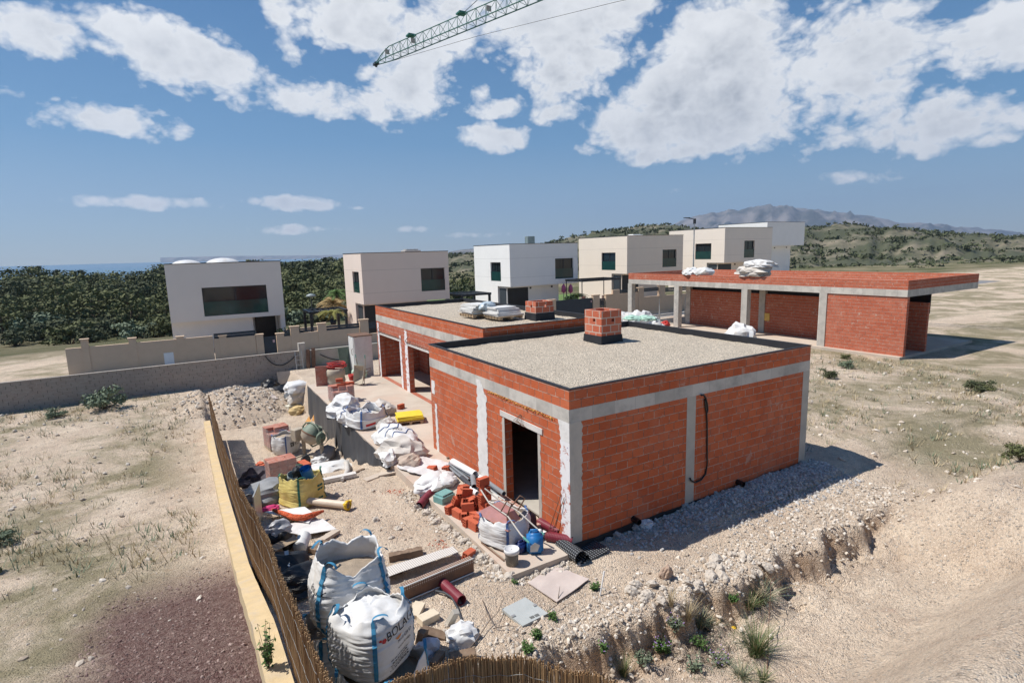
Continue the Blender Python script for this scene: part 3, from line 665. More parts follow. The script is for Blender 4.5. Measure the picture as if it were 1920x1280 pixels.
for x, y in ((GX, 27.85), (GX, 22.45), (GX, 16.15), (GX, 10.5), (bxw, yb-.1), (bxw, Z(1397, 628, 0).y), (GX1-.4, 27.85), (bxw, 9.5)):
    mb = MB(); mb.box((x, y-.06, 0), (x+.42, y+.42, GB)); mb.build('pillar', BEAM, gh, off=gq)
mb = MB(); mb.box((bxw+.06, GY0, 0), (bxw+.25, yb-.1, 2.85)); mb.build('back_wall', BRKR, gh, off=gq)
mb = MB(); mb.box((GX+.05, GY0, 0), (GX+.29, 10.44, GB)); mb.build('front_wall', BRKR, gh, off=gq)
mb = MB(); mb.box((bxw+.3, GY0, 2.2), (bxw+.34, yb-.1, GB)); mb.build('gap_shade_panel', BLACKP, gh, off=gq)  # black sheet added to stand for the dark void above the back wall
q = Xp(1438, 594, bxw+.04); mb = MB(); mb.cbox((0, 0, 0), (.04, .42, .55)); solo('yellow_board', mb, plain('ochre board', (.66, .42, .10), .6), 'small ochre yellow board on the brick back wall of the carport house', 'board', tuple(q))
# ------------------------------------------------------------------ perimeter wall of the plot
WY = 27.5
def xat(px, y, py=640): return Yp(px, py, y).x
BLOCK = brickmat('grey blockwork', (.38, .345, .30), (.33, .30, .265), (.40, .37, .33), .4, .2, .012, False, .25)
m, n7, p = newmat('stained blockwork'); v = ocoord(n7); c = mixc(n7, ramp(n7, nz(n7, v, .7, 6, .6), .42, .6), (.38, .35, .31), (.27, .30, .235)); c = mixc(n7, ramp(n7, nz(n7, v, 3, 6, .7), .5, .75), c, (.42, .39, .35)); n7.links.new(c, p.inputs['Base Color']); setin(p, Roughness=.9); bump(n7, p, nz(n7, v, 20, 5), .3, .01); BLOCK2 = m
mb = MB(); xa, xb = -20, xat(560, WY, 658); mb.box((xa, WY, -2.0), (xb, WY+.2, .56)); mb.box((xa, WY-.02, .56), (xb, WY+.22, .60)); solow('block_wall', mb, BLOCK, 'grey concrete block wall at the back of the site, left of the timber posts', 'wall')
mb = MB(); xb2 = xat(573, WY, 658); mb.box((xb+.003, WY-.1, -2.0), (xb2, WY+.25, 1.08)); solow('concrete_post', mb, CONC, 'square concrete post standing in the grey block wall', 'post')
mb = MB(); xc = xat(574, WY, 658); mb.box((xb2+.003, WY, -2.0), (9, WY+.2, .52)); mb.box((xb2+.003, WY-.02, .52), (9, WY+.22, .56)); solow('block_wall', mb, BLOCK2, 'greenish stained block wall running behind the white metal cabinet', 'wall')
for pxs, lab in ((((574, 658), (580, 726)), 'brown timber post leaning on the block wall beside the ladder'), (((584, 655), (590, 722)), 'grey timber post just right of the brown one at the block wall')):
    A = Yp(pxs[0][0]+3, pxs[0][1]-3, WY-.2); B = Yp(pxs[1][0], pxs[1][1], WY-.5)
    mb = MB(); mb.cbox((0, 0, (A-B).length/2), (.20, .14, (A-B).length)); o = solo('timber_post', mb, RUST if 'brown' in lab else PLANK, lab, 'post', tuple(B)); o.rotation_euler = (A-B).to_track_quat('Z', 'Y').to_euler()
# ladder
lt = thing('ladder', 'short aluminium ladder leaning on the grey block wall', 'ladder', tuple(Yp(566, 718, WY-.55)), 0); lt.rotation_euler = (R(-10), 0, 0)
for s in (-1, 1): mb = MB(); mb.cbox((s*.2, 0, 1.0), (.05, .03, 2.0)); mb.build('rail', STEEL, lt)
for k in range(6): mb = MB(); mb.cbox((0, 0, .25+k*.3), (.36, .03, .03)); mb.build('rung', STEEL, lt)
for (pa, pm, pb), lab in ((((497, 667), (525, 685), (556, 664)), 'black cable sagging along the left stretch of block wall'), (((600, 664), (642, 674), (672, 652)), 'black cable sagging along the right stretch of block wall')):
    mb = MB(); cv = []
    for k in range(15):
        t = k/14; x = (1-t)**2*pa[0]+2*t*(1-t)*(2*pm[0]-.5*pa[0]-.5*pb[0])+t*t*pb[0]; y = (1-t)**2*pa[1]+2*t*(1-t)*(2*pm[1]-.5*pa[1]-.5*pb[1])+t*t*pb[1]
        cv.append(Yp(x, y, WY-.06))
    mb.tube(cv, .025, 5); solow('cable', mb, BLACKP, lab, 'cable')
# white site cabinet
b = Z(684, 709, 0); CW, CD, CH = .95, 1.1, 2.15
cb = thing('site_cabinet', 'white metal site cabinet with a hooked door beside the rear brick house', 'cabinet', (.95, 20.35, -.0), 0)
mb = MB(); mb.box((0, 0, -.6), (CW, CD, CH)); mb.build('body', STEELW, cb)
mb = MB(); mb.cbox((-.02, CD/2, CH/2+.02), (.03, CD*.82, CH*.9)); d_ = mb.build('door', STEELW, cb)
mb = MB(); mb.tube([(-.04, .25, 1.5), (-.09, .25, 1.45), (-.09, .25, 1.2), (-.04, .25, 1.15)], .015, 6); mb.build('handle', RUST, d_)
mb = MB(); mb.cbox((CW/2, CD/2, CH+.02), (CW+.1, CD+.1, .05)); mb.build('roof', RUST, cb)
# ------------------------------------------------------------------ boundary walls of the villas
BY = 33.42
def zat(px, py, y=BY): return Yp(px, py, y).z
def runwall(name, label, segs, pills, slats, gates):
    t = thing(name, label, 'wall', (xat(segs[0][0], BY), BY, -.42)); off = (xat(segs[0][0], BY), BY, -.42)
    for (a, b, py) in segs:
        mb = MB(); x0, x1 = xat(a, BY, py), xat(b, BY, py); z = zat((a+b)/2, py)
        mb.box((x0, BY, -.6), (x1, BY+.2, z)); mb.build('wall_run', BWALL, t, off=off)
    for (a, b, py) in pills:
        mb = MB(); x0, x1 = xat(a, BY, py), xat(b, BY, py); z = zat(a, py)
        mb.box((x0, BY-.035, -.6), (x1, BY+.27, z-.06)); mb.box((x0-.05, BY-.08, z-.06), (x1+.05, BY+.32, z)); mb.build('pillar', BWALL, t, off=off)
    for (a, b, p0, p1) in slats:
        x0, x1 = xat(a, BY, p0), xat(b, BY, p0); z0, z1 = zat((a+b)/2, p1), zat((a+b)/2, p0); n = max(1, int((z1-z0)/.13)); mb = MB(); h = (z1-z0)/n
        for k in range(n): mb.box((x0, BY+.08, z0+k*h), (x1, BY+.11, z0+(k+1)*h-.018))
        mb.build('slat_panel', DARKG, t, off=off)
    for (a, b, p0, p1) in gates:
        x0, x1 = xat(a, BY, p0), xat(b, BY, p0); z0, z1 = zat((a+b)/2, p1), zat((a+b)/2, p0)
        mb = MB(); mb.box((x0+.01, BY+.06, z0), (x1-.01, BY+.10, z1)); g = mb.build('gate', DARKG, t, off=off)
        mb = MB(); mb.cbox((x1-.18, BY+.05, z1-.35), (.14, .01, .2)); mb.build('notice', plain('pale notice', (.6, .4, .38), .7), g, off=off)
    return t
w1 = runwall('boundary_wall', 'beige rendered boundary wall with dark slats and a grey gate in front of the left villas',
  [(120, 400, 642), (400, 479, 632), (532, 546, 630), (546, 674, 620), (674, 900, 616)], [(150, 164, 636), (240, 254, 634), (330, 344, 631), (410, 424, 629), (479, 493, 627), (518, 532, 625), (544, 560, 612), (595, 611, 606), (674, 690, 599), (760, 776, 592)],
  [(400, 479, 622, 632), (532, 544, 618, 630), (560, 595, 614, 621), (611, 674, 608, 617), (690, 760, 601, 613), (776, 880, 600, 612)], [(493, 518, 631, 663)])
off = (xat(400, BY), BY, -.42)
mb = MB(); x0, x1 = xat(547, BY, 640), xat(562, BY, 640); mb.box((x0, BY-.02, zat(550, 661)), (x1, BY+.02, zat(550, 638))); mb.build('meter_cabinet', WHITEPVC, w1, off=off)
w2 = runwall('boundary_wall', 'beige stepped boundary wall with dark slat gate, behind the carport house at the right',
  [(1006, 1042, 575), (1149, 1162, 543), (1162, 1206, 549), (1206, 1480, 545)], [(1112, 1124, 553), (1136, 1149, 552), (1197, 1207, 539), (1236, 1247, 534), (1330, 1342, 530), (1028, 1042, 562)],
  [(1124, 1136, 559, 584), (1162, 1197, 542, 549), (1207, 1236, 539, 546), (1247, 1330, 536, 544)], [(1042, 1112, 561, 592)])
# ------------------------------------------------------------------ villas
GLASS = plain('window glass', (.012, .02, .025), .06, .1, 1, 0, spec=.45); GLASST = plain('tinted balustrade', (.012, .05, .048), .08, .2, 1, 0, spec=.4)
CURT = plain('curtain', (.30, .30, .29), .9, .1, 5, 0)
def villa(label, x0, y0, Lx, Ly, zb, zt, zg, col, lw, rw, group='white cube villas across the street', mirror=False, seams=True):
    m, n, p = newmat('villa render'); v = ocoord(n); sx = nd(n, 'ShaderNodeSeparateXYZ'); n.links.new(v, sx.inputs[0])
    c = mixc(n, ramp(n, nz(n, v, .8, 6, .6), .3, .75), tuple(x*.95 for x in col), col)
    if seams:
        for s in (zt-1.45, zb+.05+.9):
            ln = math_(n, 'LESS_THAN', math_(n, 'ABSOLUTE', math_(n, 'SUBTRACT', sx.outputs[2], s)), .022); c = mixc(n, math_(n, 'MULTIPLY', ln, .4), c, tuple(x*.5 for x in col))
    n.links.new(c, p.inputs['Base Color']); setin(p, Roughness=.9); p.inputs['Specular IOR Level'].default_value = .2; bump(n, p, nz(n, v, 30, 4), .15, .01)
    t = thing('villa', label, 'house', (x0, y0, 0), 0, group)
    h = zt-zb; T = .3; mb = MB()
    lh = []; rh = []
    if lw: lh = [(Ly-lw[1]*Ly, Ly-lw[0]*Ly, zt-lw[3]*h, zt-lw[2]*h)]
    if rw: rh = [(rw[0]*Lx, rw[1]*Lx, zt-rw[3]*h, zt-rw[2]*h)]
    mb.panel((0, Ly, 0), (0, -1, 0), Ly, zb, zt, T, lh, (-1, 0, 0)); mb.panel((T, 0, 0), (1, 0, 0), Lx-2*T, zb, zt, T, [(a-T, b-T, c_, d) for a, b, c_, d in rh], (0, -1, 0))
    mb.panel((Lx, 0, 0), (0, 1, 0), Ly, zb, zt, T, (), (1, 0, 0)); mb.panel((T, Ly, 0), (1, 0, 0), Lx-2*T, zb, zt, T, (), (0, 1, 0))
    mb.box((T, T, zt-.5), (Lx-T, Ly-T, zt-.3)); mb.box((T, T, zb+.001), (Lx-T, Ly-T, zb+.2))
    # ground floor: flush on the left, set back under the right face
    sb = 1.2; yd = sb if not mirror else sb
    if not mirror: mb.box((.003, sb+1.5, zg), (Lx-1.8, Ly-.003, zb)); mb.box((.25, sb, zg), (Lx-1.8, sb+1.5, zb))
    else: mb.box((.003, .5, zg), (Lx-2.4, Ly-.003, zb)); mb.box((Lx-.35, .1, zg), (Lx-.003, Ly, zb)); mb.box((Lx-2.4, 2.0, zg), (Lx-.35, Ly-.01, zb))
    mb.build('wall', m, t)
    mb = MB()
    for a, b in (((-.03, -.03), (Lx+.03, .35)), ((-.03, Ly-.35), (Lx+.03, Ly+.03)), ((-.03, .35), (.35, Ly-.35)), ((Lx-.35, .35), (Lx+.03, Ly-.35))): mb.box((a[0], a[1], zt+.001), (b[0], b[1], zt+.05))
    mb.build('roof_edge', DARK, t)
    def win(face, u0, u1, z0, z1):
        # local frame: (along, out, z)
        def bx(mb, a, b, d0, d1, c_, d):
            if face == 'r': mb.box((a, d0, c_), (b, d1, d))
            else: mb.box((d0, a, c_), (d1, b, d))
        fr = .07; mb = MB(); d0, d1 = .17, .25
        bx(mb, u0, u1, d0, d1, z0, z0+fr*1.6); bx(mb, u0, u1, d0, d1, z1-fr, z1); bx(mb, u0, u0+fr, d0, d1, z0+fr*1.6, z1-fr); bx(mb, u1-fr, u1, d0, d1, z0+fr*1.6, z1-fr)
        mid = (u0+u1)/2; bx(mb, mid-fr*.6, mid+fr*.6, d0, d1, z0+fr*1.6, z1-fr)
        w = mb.build('window', DARK, t)
        mb = MB(); bx(mb, u0+fr, u1-fr, d0+.04, d0+.06, z0+fr, z1-fr); mb.build('pane', GLASS, w)
        mb = MB(); bx(mb, u0+.01, u1-.01, .06, .08, z0+.03, z0+(z1-z0)*.5); mb.build('balustrade', GLASST, w)
    for hl in lh: win('l', Ly-hl[1], Ly-hl[0], hl[2], hl[3])
    for hl in rh: win('r', hl[0], hl[1], hl[2], hl[3])
    if not mirror:
        mb = MB(); mb.box((.20, sb+.1, zg), (.247, sb+1.4, zb-.25)); mb.build('door', DARKG, t)
        mb = MB()
        mb.box((.35, sb-.03, zg), (2.9, sb-.003, zb-.2))
        for k in range(16): mb.box((.40, sb-.06, zg+.2+k*.15), (2.85, sb-.032, zg+.26+k*.15))
        mb.build('shutter', DARK, t)
        mb = MB(); mb.box((.02, .55, zb-.07), (.6, 2.6, zb-.003)); mb.build('canopy', plain('soffit grey', (.16, .155, .15), .8), t)
        for fx in (.48, .8): mb = MB(); mb.cbox((Lx*fx-1.0, sb-.06, zb-.30), (.16, .1, .18)); mb.build('wall_light', DARK, t)
    else:
        mb = MB(); mb.box((Lx-2.1, 1.95, zg), (Lx-.5, 1.99, zb-.05)); mb.build('door', BLACKP, t)
    return t
villa('pale villa at the left edge with a wide black window over a dark entrance', -7.5, 39.76, 8.05, 7, 1.78, 6.15, -.5, (.70, .675, .64), None, (.28, .85, .42, .925), mirror=True, seams=False)
villa('beige pink villa left of centre with a square window showing curtains', 6.75, 38.34, 8.07, 5.8, 2.26, 6.61, -.5, (.76, .645, .565), (.17, .52, .36, .79), (.66, .95, .34, .81))
villa('white villa just behind the rear brick house, a small grey unit on its roof', 22.74, 40.58, 8.75, 8.0, 2.80, 7.17, -.3, (.80, .80, .785), (.24, .52, .42, .88), (.65, .93, .37, .87))
villa('cream villa right of the white one, half hidden by the brick carport house', 38.17, 39.95, 9.2, 9.07, 3.5, 7.86, .0, (.78, .69, .585), (.22, .50, .43, .91), (.62, .88, .39, .87))
villa('cream villa at the right edge behind the street lamp, highest of the row', 52.9, 38.2, 9.6, 9.3, 4.30, 8.67, .4, (.78, .70, .61), (.22, .5, .43, .9), (.40, .62, .38, .88))
villa('plain white villa showing only its roofline at the far right', 74, 47, 10, 9.3, 6.2, 9.95, 1, (.78, .78, .77), None, None, seams=False)
mb = MB(); mb.cbox((0, 0, .5), (1.0, .7, 1.0))
for k in range(6): mb.box((-.45, -.37, .15+k*.13), (.45, -.352, .2+k*.13))
q = Dp(1008, 457, 62); solo('air_conditioner', mb, plain('unit grey', (.16, .2, .2), .6), 'grey air conditioning unit on the roof of the white villa', 'air conditioner', (29.5, 47.2, 7.15))
mb = MB(); mb.cbox((0, 0, .18), (1.6, 1.2, .36)); mb.cbox((0, 0, .42), (1.2, .9, .1)); solo('roof_hatch', mb, STONEG, 'low grey box on the roof of the beige pink villa', 'roof hatch', (13, 43, 6.45))
mb = MB(); mb.cbox((0, 0, .2), (1.7, 1.2, .45)); mb.cbox((0, .1, .47), (1.4, .8, .08)); solo('skylight', mb, WHITEPVC, 'low white skylight on the roof of the cream villa', 'skylight', (46.2, 47.2, 7.75))
def dome(x, y, z, r, lab):
    mb = MB(); mb.lathe([(r*math.cos(k/8*math.pi/2), r*.42*math.sin(k/8*math.pi/2)) for k in range(9)], 20); solo('gravel_mound', mb, WHITEP, lab, 'mound', (x, y, z))
dome(-3.4, 43, 6.0, 1.3, 'white sheeted mound on the left villa roof, larger one'); dome(-6.0, 43, 6.0, 1.1, 'white sheeted mound on the left villa roof, at the photo edge')
# ------------------------------------------------------------------ street lamp
q = Yp(1299, 540, 29.5); zt = Yp(1301, 410, 29.5).z
sl_ = thing('street_lamp', 'tall slim grey street lamp with a flat black head standing behind the carport house', 'street lamp', (q.x, 29.5, -.5))
mb = MB(); mb.tube([(0, 0, 0), (0, 0, zt+.5)], [.09, .05], 10); mb.build('pole', STEEL, sl_)
mb = MB(); mb.tube([(0, 0, zt+.45), (-.5, .35, zt+.58)], .035, 6); mb.cbox((-.62, .42, zt+.6), (.6, .28, .07), rot=(0, 0, -.6)); mb.cbox((.03, 0, zt+.25), (.2, .2, .5)); mb.build('lamp_head', DARK, sl_)
# ------------------------------------------------------------------ pergolas and garden things
def pergola(label, x0, y0, x1, y1, z0, zt, th=.12, ns=6, mat_=DARK):
    t = thing('pergola', label, 'pergola', (x0, y0, z0)); w, d, h = x1-x0, y1-y0, zt-z0
    for sx_ in (0, w-th):
        for sy in (0, d-th): mb = MB(); mb.box((sx_, sy, 0), (sx_+th, sy+th, h-.2)); mb.build('post', mat_, t)
    mb = MB(); mb.box((-.05, -.05, h-.2), (w+.05, th, h)); mb.box((-.05, d-th, h-.2), (w+.05, d+.05, h)); mb.box((-.05, th, h-.2), (th, d-th, h)); mb.box((w-th, th, h-.2), (w+.05, d-th, h)); mb.build('top_frame', mat_, t)
    if ns:
        mb = MB()
        for k in range(ns): x = th+(w-2*th)*(k+.5)/ns; mb.box((x-.05, th, h-.17), (x+.05, d-th, h-.05))
        mb.build('rafters', mat_, t)
    return t
a = Yp(583, 612, 40.0); b = Yp(653, 612, 40.0); pergola('black pergola standing on the terrace between the pale and the beige pink villa', a.x, 40.0, b.x, 43, -.5, Yp(600, 583, 40).z, .2)
a = Yp(866, 575, 39); b = Yp(921, 575, 39); pergola('low black pergola between the beige pink villa and the white villa', a.x, 39, b.x, 42.5, -.5, Yp(880, 551, 39).z, .2)
a = Yp(1088, 560, 37.5); b = Yp(1160, 560, 37.5); pergola('thin open metal pergola frame in front of the cream villa', a.x, 37.2, b.x, 40, -.5, Yp(1101, 524, 37.5).z, .07, 0, DARK)
# leafy things
LEAF1 = plain('pine foliage', (.080, .092, .045), .9, .35, .5, 0); LEAF2 = plain('scrub foliage', (.115, .125, .050), .9, .35, .5, 0); LEAF3 = plain('bright foliage', (.09, .16, .04), .8, .3, 2, 0); BARK = plain('bark', (.12, .085, .06), .9, .3, 5, .4, 30)
LEAFY = plain('dry palm leaf', (.30, .21, .09), .85, .3, 2, 0)
def leafcloud(mb, centres, n, size, rs):
    for (c, r) in centres:
        for k in range(n):
            d = Vector((rs.gauss(0, 1), rs.gauss(0, 1), rs.gauss(0, .75))).normalized()*(rs.random()**.45)*r; d.z *= .7
            p_ = Vector(c)+d; nn_ = (d.normalized()+Vector((rs.gauss(0, .45), rs.gauss(0, .45), rs.gauss(0, .35)+.25))).normalized(); a = nn_.cross(Vector((rs.uniform(-1, 1), rs.uniform(-1, 1), rs.uniform(-1, 1)))).normalized(); b_ = nn_.cross(a); s = size*rs.uniform(.6, 1.4)
            mb.add([p_-a*s, p_+b_*s*.55, p_+a*s, p_-b_*s*.55], [(0, 1, 2, 3)])
def tree(label, loc, h, w, seed, leaf, group=None, name='pine_tree', n=46, leafs=.26, ncl=20):
    rs = random.Random(seed); t = thing(name, label, 'tree', loc, 0, group); mb = MB(); cs = []
    top = Vector((rs.uniform(-.4, .4), rs.uniform(-.4, .4), h*.8)); mb.tube([(0, 0, 0), (top.x*.4, top.y*.4, h*.4), top], [.028*h, .02*h, .006*h], 7)
    for k in range(ncl):
        a = rs.uniform(0, 6.28); zz = h*rs.uniform(.26, .95); prof = math.sin(min(1, (zz/h-.25)/.75)*math.pi*.86+.2)
        rr = w*.5*prof*rs.uniform(.3, 1.0); c = Vector((math.cos(a)*rr, math.sin(a)*rr, zz)); cs.append((c, w*rs.uniform(.09, .27)))
        if k < 9: mb.tube([(top.x*.3, top.y*.3, h*rs.uniform(.28, .6)), c], [.009*h, .003*h], 4)
    mb.build('trunk', BARK, t); mb = MB(); leafcloud(mb, cs, n, leafs, rs); mb.build('crown', leaf, t, fix=False); return t
protos = [tree('pine tree in the dense green wood behind the villas', (0, 0, 0), h, w, s, lf, 'pines of the wood behind the villas') for h, w, s, lf in ((9, 7.2, 1, LEAF1), (8, 7.5, 2, LEAF1), (7, 7, 3, LEAF2), (6, 6.5, 4, LEAF2))]
rs = random.Random(11); cnt = 0
for k in range(210):
    if k < 105: u = rs.uniform(505, 665); d = 78+105*(k/105)**.9+rs.uniform(-6, 6)
    else: u = rs.uniform(-40, 480); d = rs.uniform(75, 175)
    r_ = ray(u, 480); x, y = CP.x+r_.x*d, CP.y+r_.y*d; i = rs.choice((0, 1, 0, 2) if d > 120 else (2, 3, 1, 2))
    src = protos[i]; o = src if cnt < 4 and False else copy_tree(src); cnt += 1
    g = ground(x, y); want = (5.6 if d > 150 else 1.5+4.0*sm(75, 150, d)) + rs.uniform(-1.9, 1.0)
    s = (want-g)/(9, 8, 7, 6)[i]; o.location = (x, y, g-.1); o.scale = (s*rs.uniform(1.05, 1.35), s*rs.uniform(1.05, 1.35), s); o.rotation_euler.z = rs.uniform(0, 6.28)
for p_ in protos:
    for ch in list(p_.children): bpy.data.objects.remove(ch)
    bpy.data.objects.remove(p_)
def palm(label, loc, h, n, ln, leaf, seed, name='palm_tree', pot=False):
    rs = random.Random(seed); t = thing(name, label, 'palm', loc); mb = MB(); z0 = .45 if pot else 0
    if pot: mb.lathe([(.2, 0), (.3, .45), (.26, .45), (.24, .35), (.01, .35)], 16); mb.build('pot', BLACKP, t); mb = MB()
    mb.tube([(0, 0, z0), (.05, 0, z0+h*.5), (0, .05, z0+h)], [.1+.03*h, .09+.02*h, .08+.02*h], 8); mb.build('trunk', BARK, t); mb = MB()
    for k in range(n):
        a = rs.uniform(0, 6.28); el = rs.uniform(.2, 1.3); L_ = ln*rs.uniform(.75, 1.1); dx, dy = math.cos(a), math.sin(a); prev = None
        for j in range(9):
            s = j/8; r_ = L_*s*math.cos(el*(1-s*.4)); z = z0+h+L_*(math.sin(el)*s-.75*s*s); p_ = Vector((dx*r_, dy*r_, z))
            if prev:
                for sd in (-1, 1):
                    for f_ in (.3, .8):
                        b_ = prev.lerp(p_, f_); tip = b_+Vector((-dy*sd, dx*sd, -.5+.3*rs.random())).normalized()*L_*.24*(1-.75*abs(s-.35))+(p_-prev)*.6
                        w_ = (p_-prev)*.22; mb.add([b_-w_, b_+w_, tip], [(0, 1, 2)])
            prev = p_
    mb.build('fronds', leaf, t, fix=False); return t
def bush(label, loc, w, h, leaf, seed, name='shrub', n=45, ncl=14, ls=.1):
    rs = random.Random(seed); t = thing(name, label, 'shrub', loc); mb = MB(); cs = []
    for k in range(ncl):
        a = rs.uniform(0, 6.28); rr = w*.38*rs.random()**.5; zz = h*rs.uniform(.25, .85); cs.append((Vector((math.cos(a)*rr, math.sin(a)*rr, zz)), w*.2)); mb.tube([(0, 0, 0), cs[-1][0]], [.02, .008], 4)
    mb.build('stem', BARK, t); mb = MB(); leafcloud(mb, cs, n, ls, rs); mb.build('foliage', leaf, t, fix=False); return t
q = Yp(632, 570, 46); palm('green fan palm beside the beige pink villa', (q.x, 46, q.z-1.6), 2.6, 26, 1.5, LEAF3, 5)
q = Yp(626, 590, 44.5); palm('dry orange palm behind the black pergola', (q.x, 44.5, q.z-.3), 1.3, 26, 2.2, LEAFY, 6)
q = Yp(625, 606, 37.5); palm('small palm in a black pot under the black pergola', (q.x, 37.5, q.z-.1), .5, 18, 1.3, plain('yellow green leaf', (.23, .22, .05), .8, .3, 2, 0), 7, 'potted_palm', True)
q = Yp(1082, 565, 41); palm('yellow green palm between the white and the cream villa', (q.x, 41, q.z-.3), .8, 18, 1.5, plain('lime leaf', (.22, .26, .06), .8, .3, 2, 0), 8)
q = Yp(548, 617, 37.5); bush('dense dark green shrub behind the wall near the pale villa', (q.x, 37.5, -.5), 2.2, 2.1, plain('dark leaf', (.03, .06, .02), .8, .4, 2, 0), 9)
q = Yp(572, 617, 38.5); bush('dark potted shrub beside the black pergola', (q.x, 38.5, -.5), 1.2, 1.0, plain('blackish leaf', (.016, .022, .016), .8, .4, 2, 0), 10)
q = Yp(1070, 562, 37); bush('low dark shrub near the terrace of the cream villa', (q.x, 37, q.z-.3), 1.4, .8, plain('dark leaf2', (.03, .06, .02), .8, .4, 2, 0), 12)
mb = MB(); mb.box((-1.2, 35.5, -.9), (6.6, 48, -.40)); struct('terrace', mb, plain('terracotta paving', (.50, .36, .26), .85, .15, 1.2, .3, 10))
q = Yp(586, 590, 50); gl = thing('garden_lamp', 'garden lamp with a flat dome shade in front of the wood', 'lamp', (q.x, 50, -.6)); zt = Yp(582, 556, 50).z+.6
mb = MB(); mb.tube([(0, 0, 0), (0, 0, zt)], .05, 8); mb.build('pole', DARKG, gl); mb = MB(); mb.lathe([(.06, zt), (.5, zt), (.42, zt+.18), (.01, zt+.32)], 18); mb.build('lamp_shade', plain('lamp grey', (.28, .33, .33), .5), gl)
# garden table and chairs by the cream villa
q = Yp(1112, 560, 36.6); GZ = q.z-.75
def chair(label, loc, rz, group='chairs round the garden table'):
    t = thing('garden_chair', label, 'chair', loc, rz, group); m_ = WOODR
    mb = MB(); mb.cbox((0, 0, .45), (.5, .5, .05)); mb.build('seat', m_, t); mb = MB()
    for k in range(4): mb.cbox((-.18+k*.12, .25, .75), (.07, .03, .55))
    mb.build('backrest', m_, t)
    for sx_ in (-1, 1):
        for sy in (-1, 1): mb = MB(); mb.cbox((sx_*.22, sy*.22, .22), (.05, .05, .44)); mb.build('leg', m_, t)
    return t
WOODR = plain('reddish teak', (.15, .06, .05), .6, .2, 4, .1, 20)
gt = thing('garden_table', 'reddish garden table on the terrace of the cream villa', 'table', (q.x, 36.6, GZ)); mb = MB(); mb.cbox((0, 0, .74), (1.6, .9, .05)); mb.build('tabletop', WOODR, gt)
for sx_ in (-1, 1):
    for sy in (-1, 1): mb = MB(); mb.cbox((sx_*.7, sy*.36, .36), (.07, .07, .72)); mb.build('leg', WOODR, gt)
c0 = chair('reddish wooden garden chair at the left end of the terrace table', (q.x-1.1, 36.5, GZ), R(90))
for dx, dy, a, lb in ((1.2, .1, -90, 'reddish wooden garden chair at the right end of the terrace table'), (-.4, .8, 0, 'reddish wooden garden chair behind the terrace table')):
    c1 = copy_tree(c0); c1.location = (q.x+dx, 36.6+dy, GZ); c1.rotation_euler.z = R(a); c1['label'] = lb
# tall pink things standing beside the white villa
for k, px in enumerate((1057, 1070)):
    q = Yp(px, 556, 40.3); mb = MB(); mb.tube([(0, 0, 0), (0, 0, 1.7)], .04, 6); bx_ = solo('parasol', mb, plain('grey pole', (.2, .2, .22), .6), ('closed pink and blue patterned parasol by the white villa, left one', 'closed pink and blue patterned parasol by the white villa, right one')[k], 'parasol', (q.x, 40.3, q.z-.6))
    mb = MB(); mb.lathe([(.05, 1.0), (.26, 1.15), (.22, 1.7), (.04, 2.0)], 10); mb.build('folded_canopy', plain('pink cloth', (.40, .10, .22), .8, .6, 3), bx_)
# ------------------------------------------------------------------ crane jib
tip = Dp(705, 121, 66); vp = ray(-234, 481); vp = Vector((vp.x, vp.y, 0)).normalized(); jd = -vp; side = Vector((-jd.y, jd.x, 0))
cr = thing('tower_crane', 'green lattice jib of a tower crane crossing the sky', 'crane', tuple(tip))
A = 1.35; B_ = .62; JL = 66; mb = MB(); mc = MB(); n = 49; st = JL/n
pt = lambda k, w: jd*(k*st)+(Vector((0, 0, A*min(1, .12+k*.55))) if w == 't' else side*(B_ if w == 'l' else -B_)*min(1, .3+k*.4))
for k in range(n):
    for w in 'tlr': mb.tube([pt(k, w), pt(k+1, w)], .06 if w != 't' else .055, 5)
    for w in 'lr':
        mb.tube([pt(k, w), pt(k, 't') if k == 0 else pt(k-.5, 't')], .025, 4); mb.tube([pt(k, w), pt(k+.5, 't')], .025, 4)
    mb.tube([pt(k, 'l'), pt(k, 'r')], .022, 4); mb.tube([pt(k, 'l'), pt(k+1, 'r')], .022, 4)
mb.build('jib', CRANE, cr)
mb = MB(); mb.cbox((0, 0, .05), (.5, .9, .25)); mb.lathe([(.01, -.35), (.16, -.25), (.16, -.1), (.01, 0)], 12); mb.build('jib_end', DARKG, cr)
for k in (5, 11, 17): mb = MB(); mb.cbox(pt(k, 't')+Vector((0, 0, .1)), (.9, .9, .16)); mb.build('tie_bracket', CRANE, cr)
for k in (2, 5.5, 14): mb = MB(); mb.cbox((pt(k, 'r')+pt(k, 't'))/2, (.5, .06, .5)); mb.build('sign_plate', plain('plate', (.35, .33, .30), .6), cr)
mb = MB(); mb.tube([pt(11, 't'), pt(20, 't')+Vector((0, 0, 3.6)), pt(30, 't')+Vector((0, 0, 7.6))], .03, 4); mb.tube([pt(2, 'l')-Vector((0, 0, .05)), pt(12, 'l')-Vector((0, 0, .9)), pt(24, 'l')-Vector((0, 0, 2.4)), pt(34, 'l')-Vector((0, 0, 4))], .02, 4); mb.build('cable', DARKG, cr)
mb = MB()
for s in (-1, 1):
    for t_ in (-1, 1): mb.tube([jd*64+side*s*.7+Vector((t_*.7, t_*.2, -tip.z)), jd*64+side*s*.7+Vector((t_*.7, t_*.2, 4))], .1, 5)
mb.build('mast', CRANE, cr)
